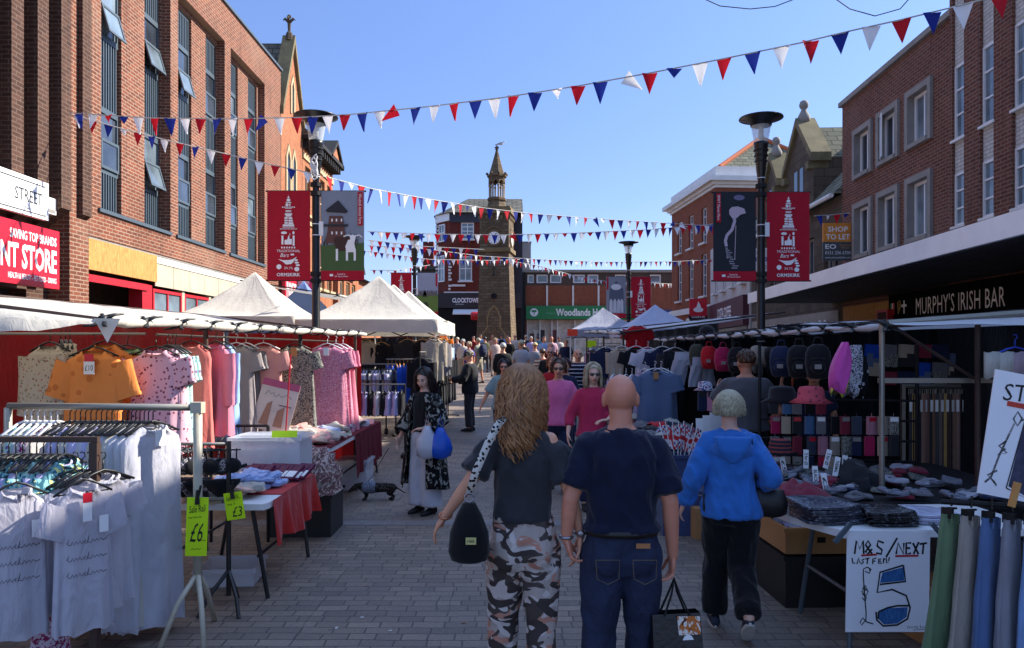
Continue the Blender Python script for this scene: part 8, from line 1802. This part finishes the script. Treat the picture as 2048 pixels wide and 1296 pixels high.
person('man in dark grey tee shirt serving inside the right stall with his back turned', 2.5, 8.1, -10, 1.84, sk_tan, h_brn, cloth('grey_marl', '#4c4b50', .5, 0, .05), c_black, arms=dict(R=((.32, -.06, 1.12), (.2, .02, .98), (.16, .04, .95)), L=((-.28, .1, 1.2), (-.24, .3, 1.3), (-.24, .36, 1.36))), det=1, bw=1.22, loose=.03, sleeve=.45, yaw=20)
person('stallholder in dark blue shirt reaching up behind the sock packs', P(1628, 0, 8.3).x, 8.3, 160, 1.68, sk_fair, h_brn, c_navy, c_black, arms=dict(R=((.3, .1, 1.3), (.34, .25, 1.5), (.34, .28, 1.6))), det=1, sleeve=.3)
person('red faced man in black vest walking behind the pink tee shirt woman', P(1100, 0, 16.5).x, 16.5, 176, 1.72, sk_red, None, c_black, c_char, det=1, glasses=True, bw=1.15, sleeve=.35)
person('ginger haired woman in red top walking behind the pink tee shirt woman', P(1103, 0, 13.2).x, 13.2, 190, 1.62, sk_fair, h_gin, cloth('scarlet_top', '#b02028', .4), c_navy, det=1, fem=True, hairlen=.14, sleeve=.2, yaw=-20)
person('woman with plum coloured hair and navy top between the pink and striped walkers', P(1130, 0, 12.4).x, 12.4, 175, 1.62, sk_fair, h_plm, c_navy, c_navy, det=1, fem=True, hairlen=.07, sleeve=.5, bw=1.1)
# --- crowd towards the clock tower
T = lambda n, c: cloth('crowd_' + n, c, 0, 0, .05)
crowd = [(1006, 20, 0, h_wht, T('black', '#101014'), c_char, 1.74, 'white haired man in black tee shirt walking away', {}), (1042, 22, 4, h_bln, T('lgrey', '#9a9aa2'), c_jean2, 1.78, 'fair haired man in light grey tee shirt walking away', {}), (1070, 24, -5, None, T('grey2', '#8a8c94'), c_navy, 1.66, 'person in straw hat and grey tee shirt', dict(cap=mat('straw', '#c4ac7c', .9))), (1085, 19, 8, h_brn, pattern('crowd_stripe', '#b9a890', ['#7a3a34'], 12, .4, 'stripe_z'), c_char, 1.62, 'person in beige and red striped tee shirt walking away', {}),
 (957, 29, 60, h_gry, T('sage', '#8a8f80'), T('stone', '#8f8878'), 1.74, 'grey haired walker with navy rucksack and stone shorts', dict(short=True)), (938, 27, 150, h_bln, T('purple', '#3a2a8a'), c_char, 1.62, 'blonde woman in purple top near the left gazebos', dict(fem=True, hairlen=.1)), (926, 30, 170, h_wht, T('white', '#b9b4ac'), T('stone', '#8f8878'), 1.66, 'white haired woman in cream top near the left gazebos', dict(fem=True, hairlen=.05)),
 (985, 38, 180, None, T('peach', '#b08a78'), c_char, 1.76, 'bald man in peach shirt at the foot of the clock tower', {}), (991, 33, 200, h_bln, T('floral', '#b9a8a0'), c_w2, 1.66, 'blonde woman in pale floral top before the clock tower', dict(fem=True, hairlen=.12)), (1003, 41, 0, h_brn, T('sky', '#7a9ac4'), c_navy, 1.8, 'man in sky blue shirt with dark rucksack before the tower', {}), (1018, 31, 170, None, T('black', '#101014'), c_char, 1.76, 'bald man in black tee shirt facing the camera', {}),
 (1030, 42, 160, h_brn, T('white', '#b9b4ac'), c_navy, 1.7, 'brown haired person in white top right of the tower', {}), (1052, 40, 10, h_gry, T('charcoal', '#2e2e34'), c_char, 1.74, 'grey haired person in charcoal top in the far crowd', {}), (1062, 35, 185, h_wht, T('lilac', '#9a94c4'), c_w2, 1.72, 'white haired person in lilac shirt facing the camera', {}), (1076, 41, 30, h_brn, T('teal', '#4a7a80'), c_navy, 1.68, 'person in teal top in the far crowd', {}), (1088, 31, 190, h_brn, T('paleblue', '#8aa4cc'), c_navy, 1.78, 'man in pale blue shirt with folded arms', {}), (1103, 31, 175, None, T('pink', '#c49aa8'), c_w2, 1.78, 'bald man in pale pink shirt at the grey gazebo', {}), (1101, 23, 182, h_gry, T('maroon', '#4a1c24'), c_char, 1.68, 'grey haired person in maroon top facing the camera', dict(glasses=True)),
 (1047, 30, 0, h_blk, T('black', '#101014'), c_char, 1.64, 'dark haired person in black top between the pale shirts', {}), (970, 36, 20, h_blk, T('olive', '#4a4c38'), c_char, 1.7, 'dark haired person in olive top left of the tower door', {}), (947, 40, 170, h_brn, T('red', '#8a2024'), c_navy, 1.68, 'person in red top far behind the left gazebos', {}), (915, 34, 150, h_gry, T('grey2', '#8a8c94'), c_navy, 1.7, 'grey topped person at the corner of the far left gazebo', {}), (1118, 36, 180, h_brn, T('white', '#b9b4ac'), c_navy, 1.7, 'white topped person beside the grey gazebo', {}), (1132, 28, 175, h_gry, T('navy', '#1c2440'), c_char, 1.7, 'grey haired person in navy near the far right rail', {}),
 (1015, 46, 185, h_blk, T('orange', '#a86a3a'), c_navy, 1.7, 'person in orange top just right of the tower', {}), (961, 45, 180, h_brn, T('sky', '#7a9ac4'), c_navy, 1.72, 'far person in sky blue top left of the tower', {})]
for i, (px, d, rz, hr, tp, bt_, H_, lb, kw) in enumerate(crowd):
 st_ = .1 * ((i % 3) - 1); kw = dict(kw); kw.setdefault('fem', i % 4 == 1)
 person(lb, P(px, 0, d).x, d, rz, H_, [sk_fair, sk_tan, sk_red][i % 3], hr, tp, bt_, det=0, legs=dict(L=((-.1, .1 + st_, .49), (-.1, .1 + st_, .08)), R=((.1, -.06 - st_, .48), (.1, -.12 - st_, .09))), loose=.025, bw=1.05 + .06 * (i % 3), sleeve=.45 if i % 3 else .8, **kw)
for px, d, mt, lb, rz in ((961, 29, c_navy, 'navy rucksack worn by the grey haired walker in shorts', 60), (1003, 41, c_black, 'black rucksack worn by the man in the sky blue shirt', 0)):
 rr_ = E('rucksack', lb, 'rucksack', (P(px, 0, d).x + (.1 if rz else 0), d - .22, gz(d) + 1.5), R(rz)); link('body', bag_mesh(mt), rr_); rr_.scale = (1.3, 1.3, 1.3)
lm = [mat('litter_%d' % i, c, .8) for i, c in enumerate(('#c9c4bc', '#8a6a40', '#b5b0a8'))]
for i in range(22):
 px, py = random.uniform(620, 1350), random.uniform(900, 1280); d = CH * F / (py - HZ); m = MB(); a = random.uniform(.006, .022); m.add([(-a, -a * .6, .001), (a, -a * .4, .003), (a * .8, a * .7, .006), (-a * .7, a * .5, .002)], [(0, 1, 2, 3)]); o = m.build('litter', lm[i % 3], None, location=((px - 1024) * d / F, d, .001), rotation_euler=(0, 0, i)); tag(o, 'tiny scrap of paper or leaf lying on the paving', 'litter', 'scraps on the paving')
